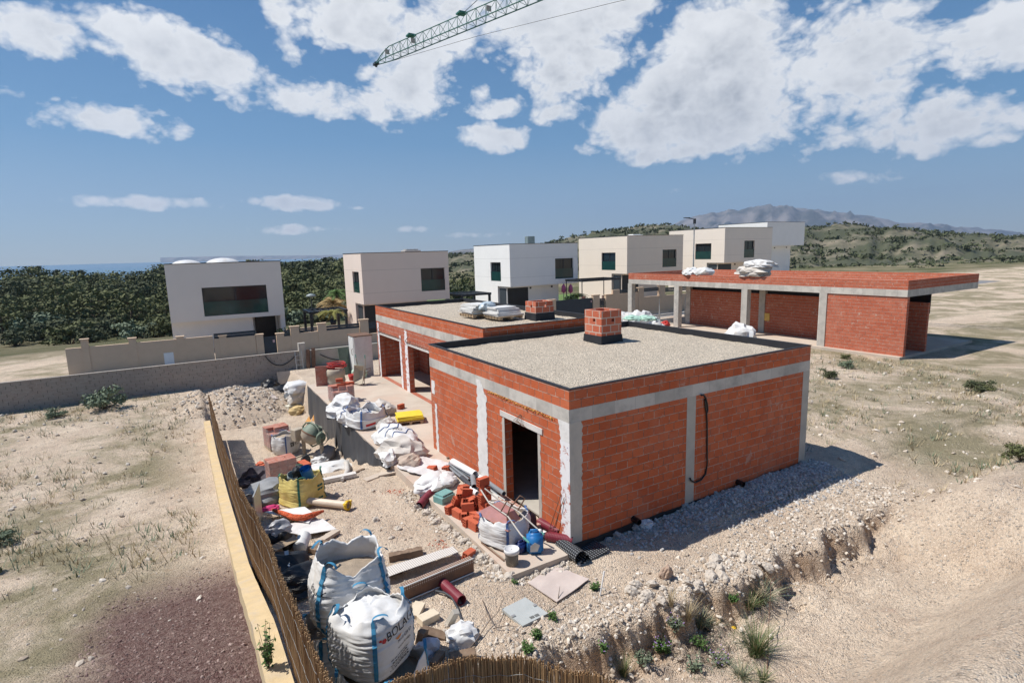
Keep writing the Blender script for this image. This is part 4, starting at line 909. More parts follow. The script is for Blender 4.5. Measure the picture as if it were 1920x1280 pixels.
# ------------------------------------------------------------------ hills
def ridge(name, crest, dist, depth, back, zbase, m, rough, seed, nj=26):
    mb = MB(); us = []; u = crest[0][0]
    while u <= crest[-1][0]: us.append(u); u += 6
    vs = []
    for j in range(nj+1):
        t = j/nj
        for u in us:
            py = pw(u, crest); dd = dist-depth+(depth+back)*t; r_ = ray(u, py); pk = CP.z+r_.z*dist
            f = sm(0, 1, t*(depth+back)/depth) if t*(depth+back) < depth else 1-sm(0, 1, (t*(depth+back)-depth)/back)
            h = Vector((r_.x, r_.y, 0)); x, y = CP.x+h.x*dd, CP.y+h.y*dd
            nn = rough*noise.fractal(Vector((x/dist*9, y/dist*9, seed)), 1, 2, 5)*(.25+f*(1-f)*3)
            gul = rough*.8*abs(noise.noise(Vector((u*.03, t*2, seed))))*f*(1-f)*3
            vs.append((x, y, zbase+(pk-zbase)*f+nn-gul))
    w = len(us); mb.add(vs, [(j*w+i, j*w+i+1, (j+1)*w+i+1, (j+1)*w+i) for j in range(nj) for i in range(w-1)], None, True)
    return struct(name, mb, m, fix=False), vs
m, n8, p = newmat('scrub hill'); v = ocoord(n8)
c = mixc(n8, ramp(n8, nz(n8, v, .035, 8, .7), .48, .66), (.060, .066, .034), (.22, .185, .13)); n8.links.new(c, p.inputs['Base Color']); setin(p, Roughness=1); HILL = m
m, n9, p = newmat('mountain rock'); v = ocoord(n9)
c = mixc(n9, ramp(n9, nz(n9, v, .003, 9, .7), .42, .58), (.045, .05, .045), (.20, .18, .165)); n9.links.new(c, p.inputs['Base Color']); setin(p, Roughness=1); MOUNT = m
_, hv = ridge('hills', [(690, 492), (780, 487), (845, 482), (890, 477), (960, 468), (1030, 457), (1070, 446), (1120, 438), (1150, 432), (1200, 427), (1240, 424), (1280, 429), (1330, 434), (1441, 432), (1600, 425), (1800, 440), (2100, 455)], 430, 230, 260, -6, HILL, 9, 3)
ridge('hills', [(780, 484), (830, 475), (850, 471), (868, 468), (890, 466), (930, 471), (980, 474), (1100, 478)], 3800, 900, 900, -40, MOUNT, 30, 5, 16)
ridge('mountain', [(1150, 455), (1210, 440), (1262, 423), (1285, 414), (1310, 406), (1336, 400), (1350, 397), (1367, 392), (1385, 396), (1402, 395), (1430, 397), (1460, 395), (1510, 393), (1560, 400), (1650, 412), (1800, 428), (1980, 446)], 7000, 2600, 1800, -40, MOUNT, 290, 8, 70)
ridge('far_coast', [(300, 483), (430, 480), (520, 479.5), (600, 478.5), (680, 477), (760, 478)], 26000, 1500, 1500, -60, MOUNT, 8, 2, 6)
# scrub and trees on the near hill: a far wood nobody could count
mb = MB(); rs = random.Random(4)
for k in range(6500):
    q = rs.choice(hv); x = q[0]+rs.uniform(-6, 6); y = q[1]+rs.uniform(-6, 6); r_ = rs.uniform(.9, 2.4)
    leafcloud(mb, [((x, y, q[2]+r_*.35), r_), ((x+rs.uniform(-1, 1)*r_, y+rs.uniform(-1, 1)*r_, q[2]+r_*.3), r_*rs.uniform(.4, .8))], 8, r_*.42, rs)
tag(mb.build('hillside_scrub', LEAF1, fix=False), 'dark scrub and pines scattered over the dry hill behind the villas', 'scrub', kind='stuff')
q = Yp(862, 560, 120); mb = MB(); mb.cbox((0, 0, 0), (1, 1, 1))
a = Dp(835, 553, 90); mb = MB(); mb.slab([(a.x-8, a.y-22), (a.x+28, a.y-26), (a.x+40, a.y+12), (a.x+5, a.y+25)], -3.5, ground(a.x, a.y)+.5); struct('lawn', mb, LAWN)
for k in range(9):
    u = 842+k*5.5+rs.uniform(-2, 2); d = rs.uniform(100, 140); r_ = ray(u, 500); x, y = CP.x+r_.x*d, CP.y+r_.y*d
    tree('round green tree beyond the lawn, between two villas', (x, y, ground(x, y)), rs.uniform(3.5, 5.5), rs.uniform(4, 6), 40+k, LEAF2 if k % 2 else LEAF1, 'trees beyond the lawn', 'round_tree', 30, .3, 18)
print('p3')
# ------------------------------------------------------------------ makers of site clutter
def decal(name, par, tree_, o, u, v, n, txt, size, m, bold=0):
    """print: the outline of a text or list of polygons laid onto a curved surface"""
    if isinstance(txt, str): vs, fs = text2d(txt, size)
    else:
        vs = []; fs = []
        for poly in txt: fs.append(tuple(range(len(vs), len(vs)+len(poly)))); vs += [Vector((p[0]*size, p[1]*size, 0)) for p in poly]
    if not vs: return
    bm = bmesh.new(); bv = [bm.verts.new(v) for v in vs]
    for f in fs:
        try: bm.faces.new([bv[i] for i in f])
        except ValueError: pass
    bmesh.ops.triangulate(bm, faces=list(bm.faces))
    for _ in range(3):
        le = [e for e in bm.edges if e.calc_length() > .035]
        if not le: break
        bmesh.ops.subdivide_edges(bm, edges=le, cuts=1); bmesh.ops.triangulate(bm, faces=list(bm.faces))
    bm.verts.index_update(); vs = [v.co.copy() for v in bm.verts]; fs = [tuple(v.index for v in f.verts) for f in bm.faces]; bm.free()
    out = []; bad = set()
    for i_, p in enumerate(vs):
        w = o+u*p.x+v*p.y; h = tree_.ray_cast(w+n*.5, -n, 1.6)
        if not h[0]: bad.add(i_)
        out.append((h[0]+n*.006) if h[0] else w)
    fs = [f for f in fs if not bad & set(f)]
    if not fs: return
    mb = MB(); mb.add(out, fs); return mb.build(name, m, par, fix=False)
def bigbag(label, loc, w, h, rz, seed, fill=.78, tilt=(0, 0), m=None, sm_=None, group='white bulk bags', sag=.10, lower=.80, ns=88, nr=54, contents=SAND, wr=1.0, straps=True, lean=(0, 0), rimout=0.0, name='bulk_bag', dip=None, dome=.08):
    m = m or WHITEP; sm_ = sm_ or BLUEST; rs = random.Random(seed)
    t = thing(name, label, 'bulk bag', loc, 0, group); t.rotation_euler = (tilt[0], tilt[1], rz)
    def P(a, q):
        # q 0 bottom .. 1 rim
        ca, sa = math.cos(a), math.sin(a); e = 3.6; rr = (abs(ca)**e+abs(sa)**e)**(-1/e)
        prof = pw(q, [(0, lower*.72), (.03, lower), (.12, lower+.12), (.3, 1.0), (.6, 1.03), (fill, .98), (1, .90+rimout)])
        r_ = w/2*rr*prof; corner = abs(math.sin(2*a))**1.6
        z = h*q
        if q > fill:
            f = (q-fill)/(1-fill); z += f*(corner*sag*.75-sag*(1 if dip is None else .25+1.1*max(0, math.cos(a-dip))**3)*(1-corner)*(.25+1.1*max(0, .35+noise.noise(Vector((ca*1.3+seed, sa*1.3, 1)))))); r_ *= 1+.10*f*noise.noise(Vector((ca*2.5, sa*2.5, seed+4)))
            z += f*.05*noise.noise(Vector((ca*6, sa*6, seed)))
        d = Vector((ca*r_, sa*r_, z)); k = .6+.5*noise.noise(Vector((ca*2, sa*2, z*1.5+seed)))
        wrn = .015*wr*noise.fractal(Vector((ca*2.2, sa*2.2, z*30+seed)), 1, 2.2, 3)*k*(.45+1.1*corner)+.016*noise.noise(Vector((ca*2.2+seed, sa*2.2, z*3)))
        if q < .98: d += Vector((ca, sa, 0))*wrn
        d.x += lean[0]*q*q; d.y += lean[1]*q*q
        return d
    vs = []; fs = []
    for j in range(nr+1):
        for i in range(ns): vs.append(P(2*math.pi*i/ns, j/nr))
    nin = 10
    for j in range(1, nin+1):
        q = 1-(1-fill*.97)*j/nin
        for i in range(ns):
            p = P(2*math.pi*i/ns, q); c = Vector((0, 0, p.z)); vs.append(c+(p-c)*.955)
    R_ = nr+nin
    for j in range(R_):
        for i in range(ns): i2 = (i+1) % ns; fs.append((j*ns+i, j*ns+i2, (j+1)*ns+i2, (j+1)*ns+i))
    fs.append(tuple(range(ns))[::-1])
    mb = MB(); mb.add(vs, fs, None, True); body = mb.build('bag', m, t, fix=False)
    # contents
    mb = MB(); zz = h*fill*.97; k_ = 20; vs2 = [(lean[0]*fill**2, lean[1]*fill**2, zz+dome*h)]; f2 = []
    for j in range(1, 9):
        for i in range(k_*2):
            a = 2*math.pi*i/(k_*2); p = P(a, fill*.97); s = j/8
            vs2.append((p.x*s*.97+lean[0]*fill**2*(1-s), p.y*s*.97+lean[1]*fill**2*(1-s), zz+dome*h*(1-s*s)+.03*noise.noise(Vector((p.x*s*6, p.y*s*6, seed)))+(.035*(1-3*abs(noise.noise(Vector((p.x*s*4+2, p.y*s*7, seed))))) if dome > .1 else 0)))
    K = k_*2
    for i in range(K): f2.append((0, 1+i, 1+(i+1) % K))
    for j in range(7):
        for i in range(K): f2.append((1+j*K+i, 1+(j+1)*K+i, 1+(j+1)*K+(i+1) % K, 1+j*K+(i+1) % K))
    mb.add(vs2, f2, None, True); mb.build('contents', contents, t)
    bvh = BVHTree.FromPolygons([Vector(v) for v in vs], fs)
    if straps:
        for k in range(4):
            a = math.pi/4+k*math.pi/2; mb = MB(); L = []; Rr = []
            qs = [.12+(.98-.12)*j/24 for j in range(25)]
            ve = []
            for q in qs:
                for da in (-.05, .05):
                    p = P(a+da, q); out = Vector((math.cos(a), math.sin(a), 0))*.009; ve.append(p+out)
            # loop above the rim
            p0 = P(a, 1); tdir = Vector((-math.sin(a), math.cos(a), 0)); hl = rs.uniform(.03, .09); ln = rs.uniform(-.5, .2)
            for j in range(1, 13):
                an = math.pi*j/12; c = p0+tdir*(.10-.10*math.cos(an))*1.0+Vector((math.cos(a)*.05*math.sin(an)*ln*3, math.sin(a)*.05*math.sin(an)*ln*3, hl*math.sin(an)))
                for da in (-.02, .02): ve.append(c+Vector((math.cos(a), math.sin(a), 0))*da+Vector((0, 0, .0)))
            fe = [(2*i, 2*i+1, 2*i+3, 2*i+2) for i in range(len(ve)//2-1)]
            nv = len(ve); ve2 = [v+Vector((math.cos(a), math.sin(a), .3))*.006 for v in ve]
            mb.add(ve+ve2, fe+[tuple(x+nv for x in f[::-1]) for f in fe]+[(2*i, 2*i+2, 2*i+2+nv, 2*i+nv) for i in range(nv//2-1)]+[(2*i+3, 2*i+1, 2*i+1+nv, 2*i+3+nv) for i in range(nv//2-1)])
            mb.build('strap', sm_, t, fix=False)
    return t, bvh
def facedecal(t, bvh, face, cx, cz, w, txt, size, m, rot=0, name='print'):
    """lay print on a bag face: face angle in bag frame (-90 = -Y face), cx along the face, cz height"""
    n = Vector((math.cos(face), math.sin(face), 0)); u = Vector((-n.y, n.x, 0)); v = Vector((0, 0, 1))
    o = n*w*.6+u*cx+v*cz; u2 = u*math.cos(rot)+v*math.sin(rot); v2 = v*math.cos(rot)-u*math.sin(rot)
    return decal(name, t, bvh, o, u2, v2, n, txt, size, m)
def crumple(name, label, cat, loc, s, seed, m, rz=0, sub=5, amp=.30, f=2.0, group=None, flat=.0, boxy=0.0):
    """crushed sheet or sack: long sharp folds over a low heap, with crisp facets"""
    rs_ = random.Random(seed); bm = bmesh.new(); bmesh.ops.create_icosphere(bm, subdivisions=3 if sub > 4 else 3, radius=1); o = Vector((seed*7.1, seed*3.3, seed)); k0 = amp/.33
    ax = Vector((rs_.uniform(-1, 1), rs_.uniform(-1, 1), rs_.uniform(-.3, .3))).normalized()
    def disp(d, fine):
        w_ = d+.35*noise.noise_vector(d*1.3+o); st = w_-ax*(w_.dot(ax)*.72)
        k = 1+.42*k0*noise.noise(w_*1.1+o)
        k += k0*.20*(1-2.6*abs(noise.noise(st*2.6+o)))+k0*.11*(1-2.6*abs(noise.noise(st*5.5+o*2)))
        return k
    for v in bm.verts: d = v.co.normalized(); v.co = d*(disp(d, 0)+k0*rs_.uniform(-.05, .05))
    bmesh.ops.subdivide_edges(bm, edges=list(bm.edges), cuts=1 if sub > 4 else 1, use_grid_fill=True)
    bmesh.ops.triangulate(bm, faces=list(bm.faces))
    if sub > 4:
        for v in bm.verts: d = v.co.normalized(); v.co += d*k0*.05*(1-2.6*abs(noise.noise((d-ax*(d.dot(ax)*.6))*11+o)))
    e = 2.0+boxy*3
    for v in bm.verts:
        p = v.co.copy(); d = p.normalized(); p = p*(abs(d.x)**e+abs(d.y)**e+abs(d.z)**e)**(-1/e)
        z = p.z*s[2]*.62+s[2]*.34; g = 0
        if z < .03*s[2]:
            g = min(1, (.03*s[2]-z)/(.3*s[2])); z = -.02
        v.co = Vector((p.x*s[0]/2*(1+.25*g), p.y*s[1]/2*(1+.25*g), z))
    mb = MB(); mb.addbm(bm, None, False); o_ = solo(name, mb, m, label, cat, loc, rz, group); o_.data.polygons.foreach_set('use_smooth', [True]*len(o_.data.polygons)); o_.data.set_sharp_from_angle(angle=R(32)); return o_
def sheet(name, label, cat, corners, m, th=.012, amp=.03, n=24, seed=0, group=None, curl=0, lift=.02):
    """thin board or sheet lying on the ground between four points"""
    A, B, C_, D_ = [Vector(c) for c in corners]; vs = []
    for j in range(n+1):
        for i in range(n+1):
            s, t = i/n, j/n; p = A*(1-s)*(1-t)+B*s*(1-t)+C_*s*t+D_*(1-s)*t
            d = min(s, 1-s, t, 1-t); p = p+Vector((0, 0, lift+amp*noise.fractal(Vector((p.x*2.2+seed, p.y*2.2, seed)), 1, 2.2, 4)+curl*max(0, .18-d)))
            if amp > .02: p += Vector((noise.noise(Vector((s*4, t*4, seed)))*amp*2, noise.noise(Vector((s*4, t*4, seed+5)))*amp*2, 0))
            vs.append(p)
    N = (n+1)**2; w = n+1; top = [(j*w+i, j*w+i+1, (j+1)*w+i+1, (j+1)*w+i) for j in range(n) for i in range(n)]
    bot = [tuple(x+N for x in f[::-1]) for f in top]; vs2 = vs+[v-Vector((0, 0, th)) for v in vs]
    rim = []
    for i in range(n): rim += [(i, i+N, i+1+N, i+1), (n*w+i+1, n*w+i+1+N, n*w+i+N, n*w+i), ((i+1)*w, (i+1)*w+N, i*w+N, i*w), (i*w+n, i*w+n+N, (i+1)*w+n+N, (i+1)*w+n)]
    mb = MB(); mb.add(vs2, top+bot, None, amp > .012); mb.add(vs2, rim); return solow(name, mb, m, label, cat, group)
def pipe(label, A, B, r, m, name='pipe', cat='pipe', group=None, ribs=0, hollow=.12, dz=None):
    A = Vector(A); B = Vector(B); up_ = Vector((0, 0, r if dz is None else dz)); A = A+up_; B = B+up_; mb = MB(); n = max(2, int((B-A).length/.018)) if ribs else 2
    if ribs:
        pts = [A.lerp(B, k/n) for k in range(n+1)]; mb.tube(pts, [r*(1+.05*(k % 2)) for k in range(n+1)], 20, hollow=hollow, smooth=False)
    else: mb.tube([A, B], r, 20, hollow=hollow)
    return solow(name, mb, m, label, cat, group)
def bar(label, A, B, w, h, m, name, cat, group=None, chip=.0):
    A = Vector(A); B = Vector(B); L = (B-A).length; d = (B-A).normalized(); sd = Vector((-d.y, d.x, 0)).normalized(); u_ = d.cross(sd) if d.cross(sd).z > 0 else -d.cross(sd)
    n = 14; vs = []
    for k in range(n+1):
        c = A.lerp(B, k/n)
        for a, b in ((-1, 0), (1, 0), (1, 1), (-1, 1)):
            j = chip*noise.noise(Vector((k*.7, a*3+b, L*5))); vs.append(c+sd*(a*w/2*(1+j))+u_*(b*h*(1+j)))
    fs = [(4*k+i, 4*k+(i+1) % 4, 4*k+4+(i+1) % 4, 4*k+4+i) for k in range(n) for i in range(4)]+[(3, 2, 1, 0), (4*n, 4*n+1, 4*n+2, 4*n+3)]
    mb = MB(); mb.add(vs, fs); return solow(name, mb, m, label, cat, group)
FILM, ntf, pf = newmat('stretch film'); setin(pf, **{'Base Color': (.62, .62, .64, 1), 'Roughness': .25, 'Alpha': .28}); bump(ntf, pf, nz(ntf, ocoord(ntf), 9, 4, .6, 1.5), .8, .03)
PALW = plain('pallet wood', (.40, .29, .18), .85, .25, 6, .3, 30)
def brickmesh(l=.30, w=.14, h=.20):
    mb = MB(); hol = [(.018+c*(w-.018)/2, .018+c*(w-.018)/2+(w-.018)/2-.018, .016+r*(h-.016)/3, .016+r*(h-.016)/3+(h-.016)/3-.016) for c in range(2) for r in range(3)]
    mb.panel((-l/2, w/2, 0), (0, -1, 0), w, 0, h, .05, hol, (-1, 0, 0)); mb.panel((l/2, -w/2, 0), (0, 1, 0), w, 0, h, .05, hol, (1, 0, 0))
    for a, b in (((-l/2, -w/2, 0), (l/2, -w/2+.012, h)), ((-l/2, w/2-.012, 0), (l/2, w/2, h))): mb.box((a[0]+.05, a[1], a[2]), (b[0]-.05, b[1], b[2]))
    n = 6
    for k in range(n): # grooved faces: shallow ribs
        z0 = h*(k+.12)/n; z1 = h*(k+.88)/n; mb.box((-l/2+.004, -w/2-.003, z0), (l/2-.004, -w/2+.002, z1)); mb.box((-l/2+.004, w/2-.002, z0), (l/2-.004, w/2+.003, z1))
    mb.box((-l/2, -w/2+.013, h-.012), (l/2, w/2-.013, h+.001)); mb.box((-l/2+.05, -w/2+.013, 0), (l/2-.05, w/2-.013, .012)); return mb
def brickpallet(label, loc, rz, nx_, ny_, nz_, missing=(), film=True, m=None, b=(.30, .20, .20), bits=True, pal=True):
    t = thing('brick_pallet', label, 'brick pallet', loc, rz, 'stacked pallets of bricks'); mb = MB(); g = .006; z0 = .12 if pal else 0
    for k in range(nz_):
        for i in range(nx_):
            for j in range(ny_):
                if (i, j, k) in missing: continue
                c = ((i-(nx_-1)/2)*(b[0]+g)+rnd(-.006, .006), (j-(ny_-1)/2)*(b[1]+g)+rnd(-.006, .006), z0+(k+.5)*(b[2]+g)); mb.cbox(c, b)
    mb.build('bricks', m or TERRA, t); W_, D_ = nx_*(b[0]+g), ny_*(b[1]+g)
    if pal:
        mb = MB()
        for s in (-1, 0, 1): mb.box((s*(W_/2-.06)-.05, -D_/2, 0), (s*(W_/2-.06)+.05, D_/2, .08))
        for k in range(6): y = -D_/2+D_*(k+.5)/6; mb.box((-W_/2, y-.05, .082), (W_/2, y+.05, .115))
        mb.build('pallet', PALW, t)
    if film:
        mb = MB(); hh = z0+(nz_-.25)*(b[2]+g); n = 40; vs = []
        pr_ = [(-W_/2, -D_/2), (W_/2, -D_/2), (W_/2, D_/2), (-W_/2, D_/2)]
        for i in range(n):
            s = i/n*4; k = int(s); f_ = s-k; a, c = pr_[k], pr_[(k+1) % 4]; x, y = a[0]+(c[0]-a[0])*f_, a[1]+(c[1]-a[1])*f_
            for q in range(7): vs.append((x*1.02+.012*noise.noise(Vector((i, q, 1))), y*1.02+.012*noise.noise(Vector((i, q, 4))), z0*.4+hh*q/6+(.05*noise.noise(Vector((i*.4, 3, 3))) if q == 6 else 0)))
        mb.add(vs, [(i*7+q, ((i+1) % n)*7+q, ((i+1) % n)*7+q+1, i*7+q+1) for i in range(n) for q in range(6)], None, True); mb.build('film', FILM, t)
    return t
def wheelbarrow(label, loc, eul, tray_m, handle_m=None, wheel=True):
    t = thing('wheelbarrow', label, 'wheelbarrow', loc); t.rotation_euler = eul; hm = handle_m or RUST
    mb = MB(); th = .012
    bot = [(-.22, -.16), (.20, -.16), (.20, .16), (-.22, .16)]; top = [(-.46, -.31), (.44, -.29), (.44, .29), (-.46, .31)]
    zb, zt_ = .32, .58
    vo_ = [(*p, zb) for p in bot]+[(*p, zt_) for p in top]; vi = [(p[0]*.95, p[1]*.93, zb+th) for p in bot]+[(p[0]*.965, p[1]*.955, zt_) for p in top]
    fs = [(3, 2, 1, 0)]+[(i, (i+1) % 4, 4+(i+1) % 4, 4+i) for i in range(4)]; fi = [tuple(x+8 for x in f[::-1]) for f in fs]; mb.add(vo_+vi, fs+fi+[(4+i, 4+(i+1) % 4, 12+(i+1) % 4, 12+i) for i in range(4)])
    mb.tube([Vector((*p, zt_)) for p in top]+[Vector((*top[0], zt_))], .014, 6); mb.build('tray', tray_m, t)
    for s in (-1, 1):
        mb = MB(); mb.tube([(.62, s*.07, .17), (.25, s*.17, .30), (-.3, s*.2, .33), (-.75, s*.28, .50), (-.98, s*.29, .56)], .018, 7); hb = mb.build('handle', hm, t)
        mb = MB(); mb.tube([(-.84, s*.285, .525), (-1.0, s*.29, .565)], .024, 8); mb.build('grip', GRIP, hb)
        mb = MB(); mb.tube([(-.28, s*.2, .33), (-.36, s*.25, .0), (-.22, s*.25, .0), (-.10, s*.19, .32)], .016, 6); mb.build('leg', RUST, t)
    if wheel:
        mb = MB(); mb.lathe([(.05, -.05), (.17, -.05), (.19, -.025), (.19, .025), (.17, .05), (.05, .05), (.05, -.05)], 22, Matrix.Translation((.62, 0, .19)) @ Matrix.Rotation(R(90), 4, 'X')); w_ = mb.build('wheel', DUSTM, t)
        mb = MB(); mb.tube([(.62, -.09, .19), (.62, .09, .19)], .03, 10); mb.build('axle', RUST, w_)
    return t
GRIP = plain('teal grip', (.10, .34, .28), .6, .1, 6, .1)
def jerrycan(label, loc, rz, w, d, h, m, labelpatch=True, s=1):
    t = thing('jerrycan', label, 'jerrycan', loc, rz); bm = bmesh.new(); bmesh.ops.create_cube(bm, size=1)
    for v in bm.verts: v.co = Vector((v.co.x*w, v.co.y*d, (v.co.z+.5)*h*.86))
    bmesh.ops.bevel(bm, geom=list(bm.edges), offset=min(w, d)*.2, segments=3, affect='EDGES')
    for v in bm.verts:
        k = 1-.05*sm(.2*h, .75*h, v.co.z); v.co.x *= k; v.co.y *= k
    mb = MB(); mb.addbm(bm, None, True); mb.tube([(-w*.25, 0, h*.84), (-w*.22, 0, h*.97), (w*.16, 0, h*.97), (w*.2, 0, h*.84)], d*.09, 8); mb.build('body', m, t)
    mb = MB(); mb.lathe([(.038, h*.85), (.038, h*.95), (.0, h*.95)], 14, Matrix.Translation((w*.33, d*.1, 0))); mb.build('cap', WHITEPVC, t)
    if labelpatch: mb = MB(); mb.slab([(-w*.30, 0), (w*.12, 0), (w*.27, .14*h/.5), (-w*.02, .20*h/.5), (-w*.30, .12*h/.5)], 0, .003, Matrix.Translation((0, -d/2-.002, h*.16)) @ Matrix.Rotation(R(90), 4, 'X')); mb.build('sticker', plain('paper', (.62, .60, .55), .8), t)
    return t
# ------------------------------------------------------------------ bulk bags in front
TX = lambda: None
g0 = ground(-5, -2.3)
bD, _ = bigbag('lowest white bulk bag, mostly hidden by the printed bag and the reed fence', (-4.94, -2.36, g0-.02), 1.08, 1.02, R(28), 31, sag=.12, group='bulk bags stacked by the reed fence')
bB, tB = bigbag('white bulk bag with big black printed lettering, lower front bag beside the reed fence', (-5.03, -2.26, g0+.96), .95, .82, R(33), 12, tilt=(R(-2), R(3)), group='bulk bags stacked by the reed fence', fill=.90, sag=.10, wr=1.8, lower=.80, rimout=-.10, contents=WHITEP, dome=.13)
f_ = R(-90)
for txt, cx, cz, sz, mm in (('BOLAGA', -.24, .585, .165, INK), ('Movil 639 57', -.06, .47, .058, INK), ('www.bolaga', -.06, .385, .058, INK)): facedecal(bB, tB, f_, cx, cz, 1.0, txt, sz, mm, R(4))
rs = random.Random(2)
for k in range(5):
    ws = []; x = 0
    while x < 15-1.5*(k % 2): w_ = rs.uniform(.7, 2.2); ws.append([(x, 0), (x+w_, 0), (x+w_, .55), (x, .55)]); x += w_+.5
    facedecal(bB, tB, f_, -.20+.02*(k % 2), (.29-.036*k), 1.0, ws, .025, INK, R(4))
facedecal(bB, tB, f_, -.31, .60, 1.0, [[(0, 0), (.6, -.2), (1, .2), (.8, .7), (.2, .6)], [(-.5, .4), (0, .2), (.1, .6), (-.3, .8)]], .07, INKR, 0); facedecal(bB, tB, f_, -.10, .555, 1.0, [[(0, 0), (1.6, .05), (1.0, -.35), (.5, -.4)]], .09, INKO, 0)
bC, _ = bigbag('white bulk bag in the striped shade of the reeds, under the open top bag', (-5.22, -1.15, g0-.02), 1.0, 1.0, R(4), 33, group='bulk bags stacked by the reed fence')
bA, tA = bigbag('open white bulk bag with tall rim and sand inside, topmost of its stack', (-5.08, -1.20, g0+.93), 1.12, 1.12, R(-8), 17, tilt=(R(-2), R(4)), group='bulk bags stacked by the reed fence', fill=.72, sag=.09, wr=2.2, lower=.66, rimout=-.08, dip=R(-95))
facedecal(bA, tA, R(0), -.38, .82, 1.1, 'BOLAGA', .12, INK, R(4)); facedecal(bA, tA, R(180), .17, .78, 1.1, 'BOLAGA', .12, INK, 0)
# ------------------------------------------------------------------ the corner by the door
q = Z(948, 1010, 0); bE, tE = bigbag('squat white bulk bag with a brown wet foot under the upturned wheelbarrow', (q.x, q.y, 0), 1.0, .62, R(20), 41, fill=.85, sag=.05, lower=.92, sm_=BLUEST2, group=None)
wheelbarrow('rusty pink wheelbarrow lying upside down on the white bulk bag', (q.x-.02, q.y-.10, 1.12), (R(188), R(-12), R(112)), PINKM, plain('cream tube', (.55, .52, .46), .6, .1, 8, .1), wheel=False)
q = Z(1003, 1034, 0); jerrycan('large blue plastic jerrycan with torn white sticker beside the upturned wheelbarrow', (q.x, q.y, 0), R(-28), .36, .28, .52, BLUEP)
q = Z(979, 1040, 0); jerrycan('small dark blue can between the paint bucket and the large blue jerrycan', (q.x+.05, q.y+.12, 0), R(10), .26, .2, .27, BLUED, False)
q = Z(985, 1012, 0); o = crumple('cement_sack', 'dark navy sack with white print behind the blue jerrycan', 'sack', (q.x+.1, q.y+.15, .0), (.55, .4, .55), 5, plain('navy sack', (.015, .018, .035), .6, .2, 5), R(30), 4, .12, boxy=.6)
q = Z(960, 1057, 0); bk = thing('paint_bucket', 'white lidded bucket with a dark dirty side at the slab corner', 'bucket', (q.x, q.y, 0)); mb = MB(); mb.lathe([(.01, 0), (.125, 0), (.145, .27)], 26); mb.build('body', plain('dirty bucket', (.16, .15, .13), .6, .4, 6, .2, 30, (.5, .48, .45), .9), bk)
mb = MB(); mb.lathe([(.148, .27), (.162, .272), (.162, .345), (.150, .35), (.146, .338), (.01, .335)], 26); mb.build('lid', WHITEP, bk)
A, B = Z(903, 1018, 0), Z(945, 1052, 0); pipe('thin brown tube lying along the slab edge, left of the bucket', A, B, .016, RUST, 'rod', 'rod', 'tubes by the bucket'); pipe('thin grey tube lying along the slab edge beside the brown one', A+Vector((.06, .02, 0)), B+Vector((.05, .03, 0)), .016, DUSTM, 'rod', 'rod', 'tubes by the bucket')
pipe('maroon corrugated pipe lying against the door wall near the house corner', Z(1012, 985, 0), Z(1050, 1006, 0), .10, MAROON, ribs=1, group='maroon corrugated pipes'); pipe('maroon corrugated pipe by the black roll at the house corner, with a white liner', Z(1025, 1012, 0), Z(1075, 1022, 0), .105, MAROON, ribs=1, group='maroon corrugated pipes')
pipe('short white pipe stub poking from the maroon pipe by the jerrycan', Z(1012, 1003, 0), Z(1024, 1008, 0), .075, WHITEPVC)
pipe('maroon corrugated pipe lying on stones at the slab edge, left of the brick pile', on(787, 957), on(815, 928)+Vector((0, 0, .1)), .105, MAROON, ribs=1, group='maroon corrugated pipes')
pipe('maroon corrugated pipe lying on the bare soil in front of the perforated channel', on(829, 1098), on(866, 1133), .095, MAROON, ribs=1, group='maroon corrugated pipes')
# dimple membrane roll
m, nd1, p = newmat('black dimple membrane'); v = uvcoord(nd1); vo = nd(nd1, 'ShaderNodeTexVoronoi'); setin(vo, Scale=17.0, Randomness=.0); nd1.links.new(v, vo.inputs['Vector'])
dm = ramp(nd1, vo.outputs['Distance'], .42, .16); nd1.links.new(mixc(nd1, dm, (.010, .011, .013), (.22, .235, .25)), p.inputs['Base Color']); setin(p, Roughness=.35); bump(nd1, p, dm, 1.0, .015); DIMP = m  # dimple tops coloured paler than the sheet, highlights painted in
rl = thing('membrane_roll', 'black dimple membrane roll with a loose flap at the foot of the house corner', 'membrane roll', tuple(on(1075, 1050)))
A = on(1052, 1030)+Vector((0, 0, .15)); B = on(1090, 1058)+Vector((0, 0, .15)); d_ = (B-A).normalized(); sd = Vector((d_.y, -d_.x, 0)) if Vector((d_.y, -d_.x, 0)).x > 0 else Vector((-d_.y, d_.x, 0))
sec = []; n = 46
for k in range(n):
    a = -1.2+(k/(n-1))*4*math.pi; r_ = .165-.05*(1-k/(n-1)); sec.append((-math.sin(a)*r_, math.cos(a)*r_))
sec = sec+[(sec[-1][0]+.10, -.13), (.30, -.12), (.45, -.10), (.62, -.075), (.78, -.05)]
lens = [0]
for s0, s1 in zip(sec, sec[1:]): lens.append(lens[-1]+math.hypot(s1[0]-s0[0], s1[1]-s0[1]))
vs = []; uvs = []
for j in range(12):
    t = j/11; c = A.lerp(B, t)
    for (x, z), l_ in zip(sec, lens): vs.append(c+sd*x+Vector((0, 0, z+(.02*noise.noise(Vector((x*6, t*5, 2))) if x > .3 else 0)))-rl.location); uvs.append((l_, t*(B-A).length))
S_ = len(sec); fs = [(j*S_+i, j*S_+i+1, (j+1)*S_+i+1, (j+1)*S_+i) for j in range(11) for i in range(S_-1)]
mb = MB(); mb.add(vs, fs, None, True); mb.uvs = uvs; mb.build('membrane', DIMP, rl, fix=False)
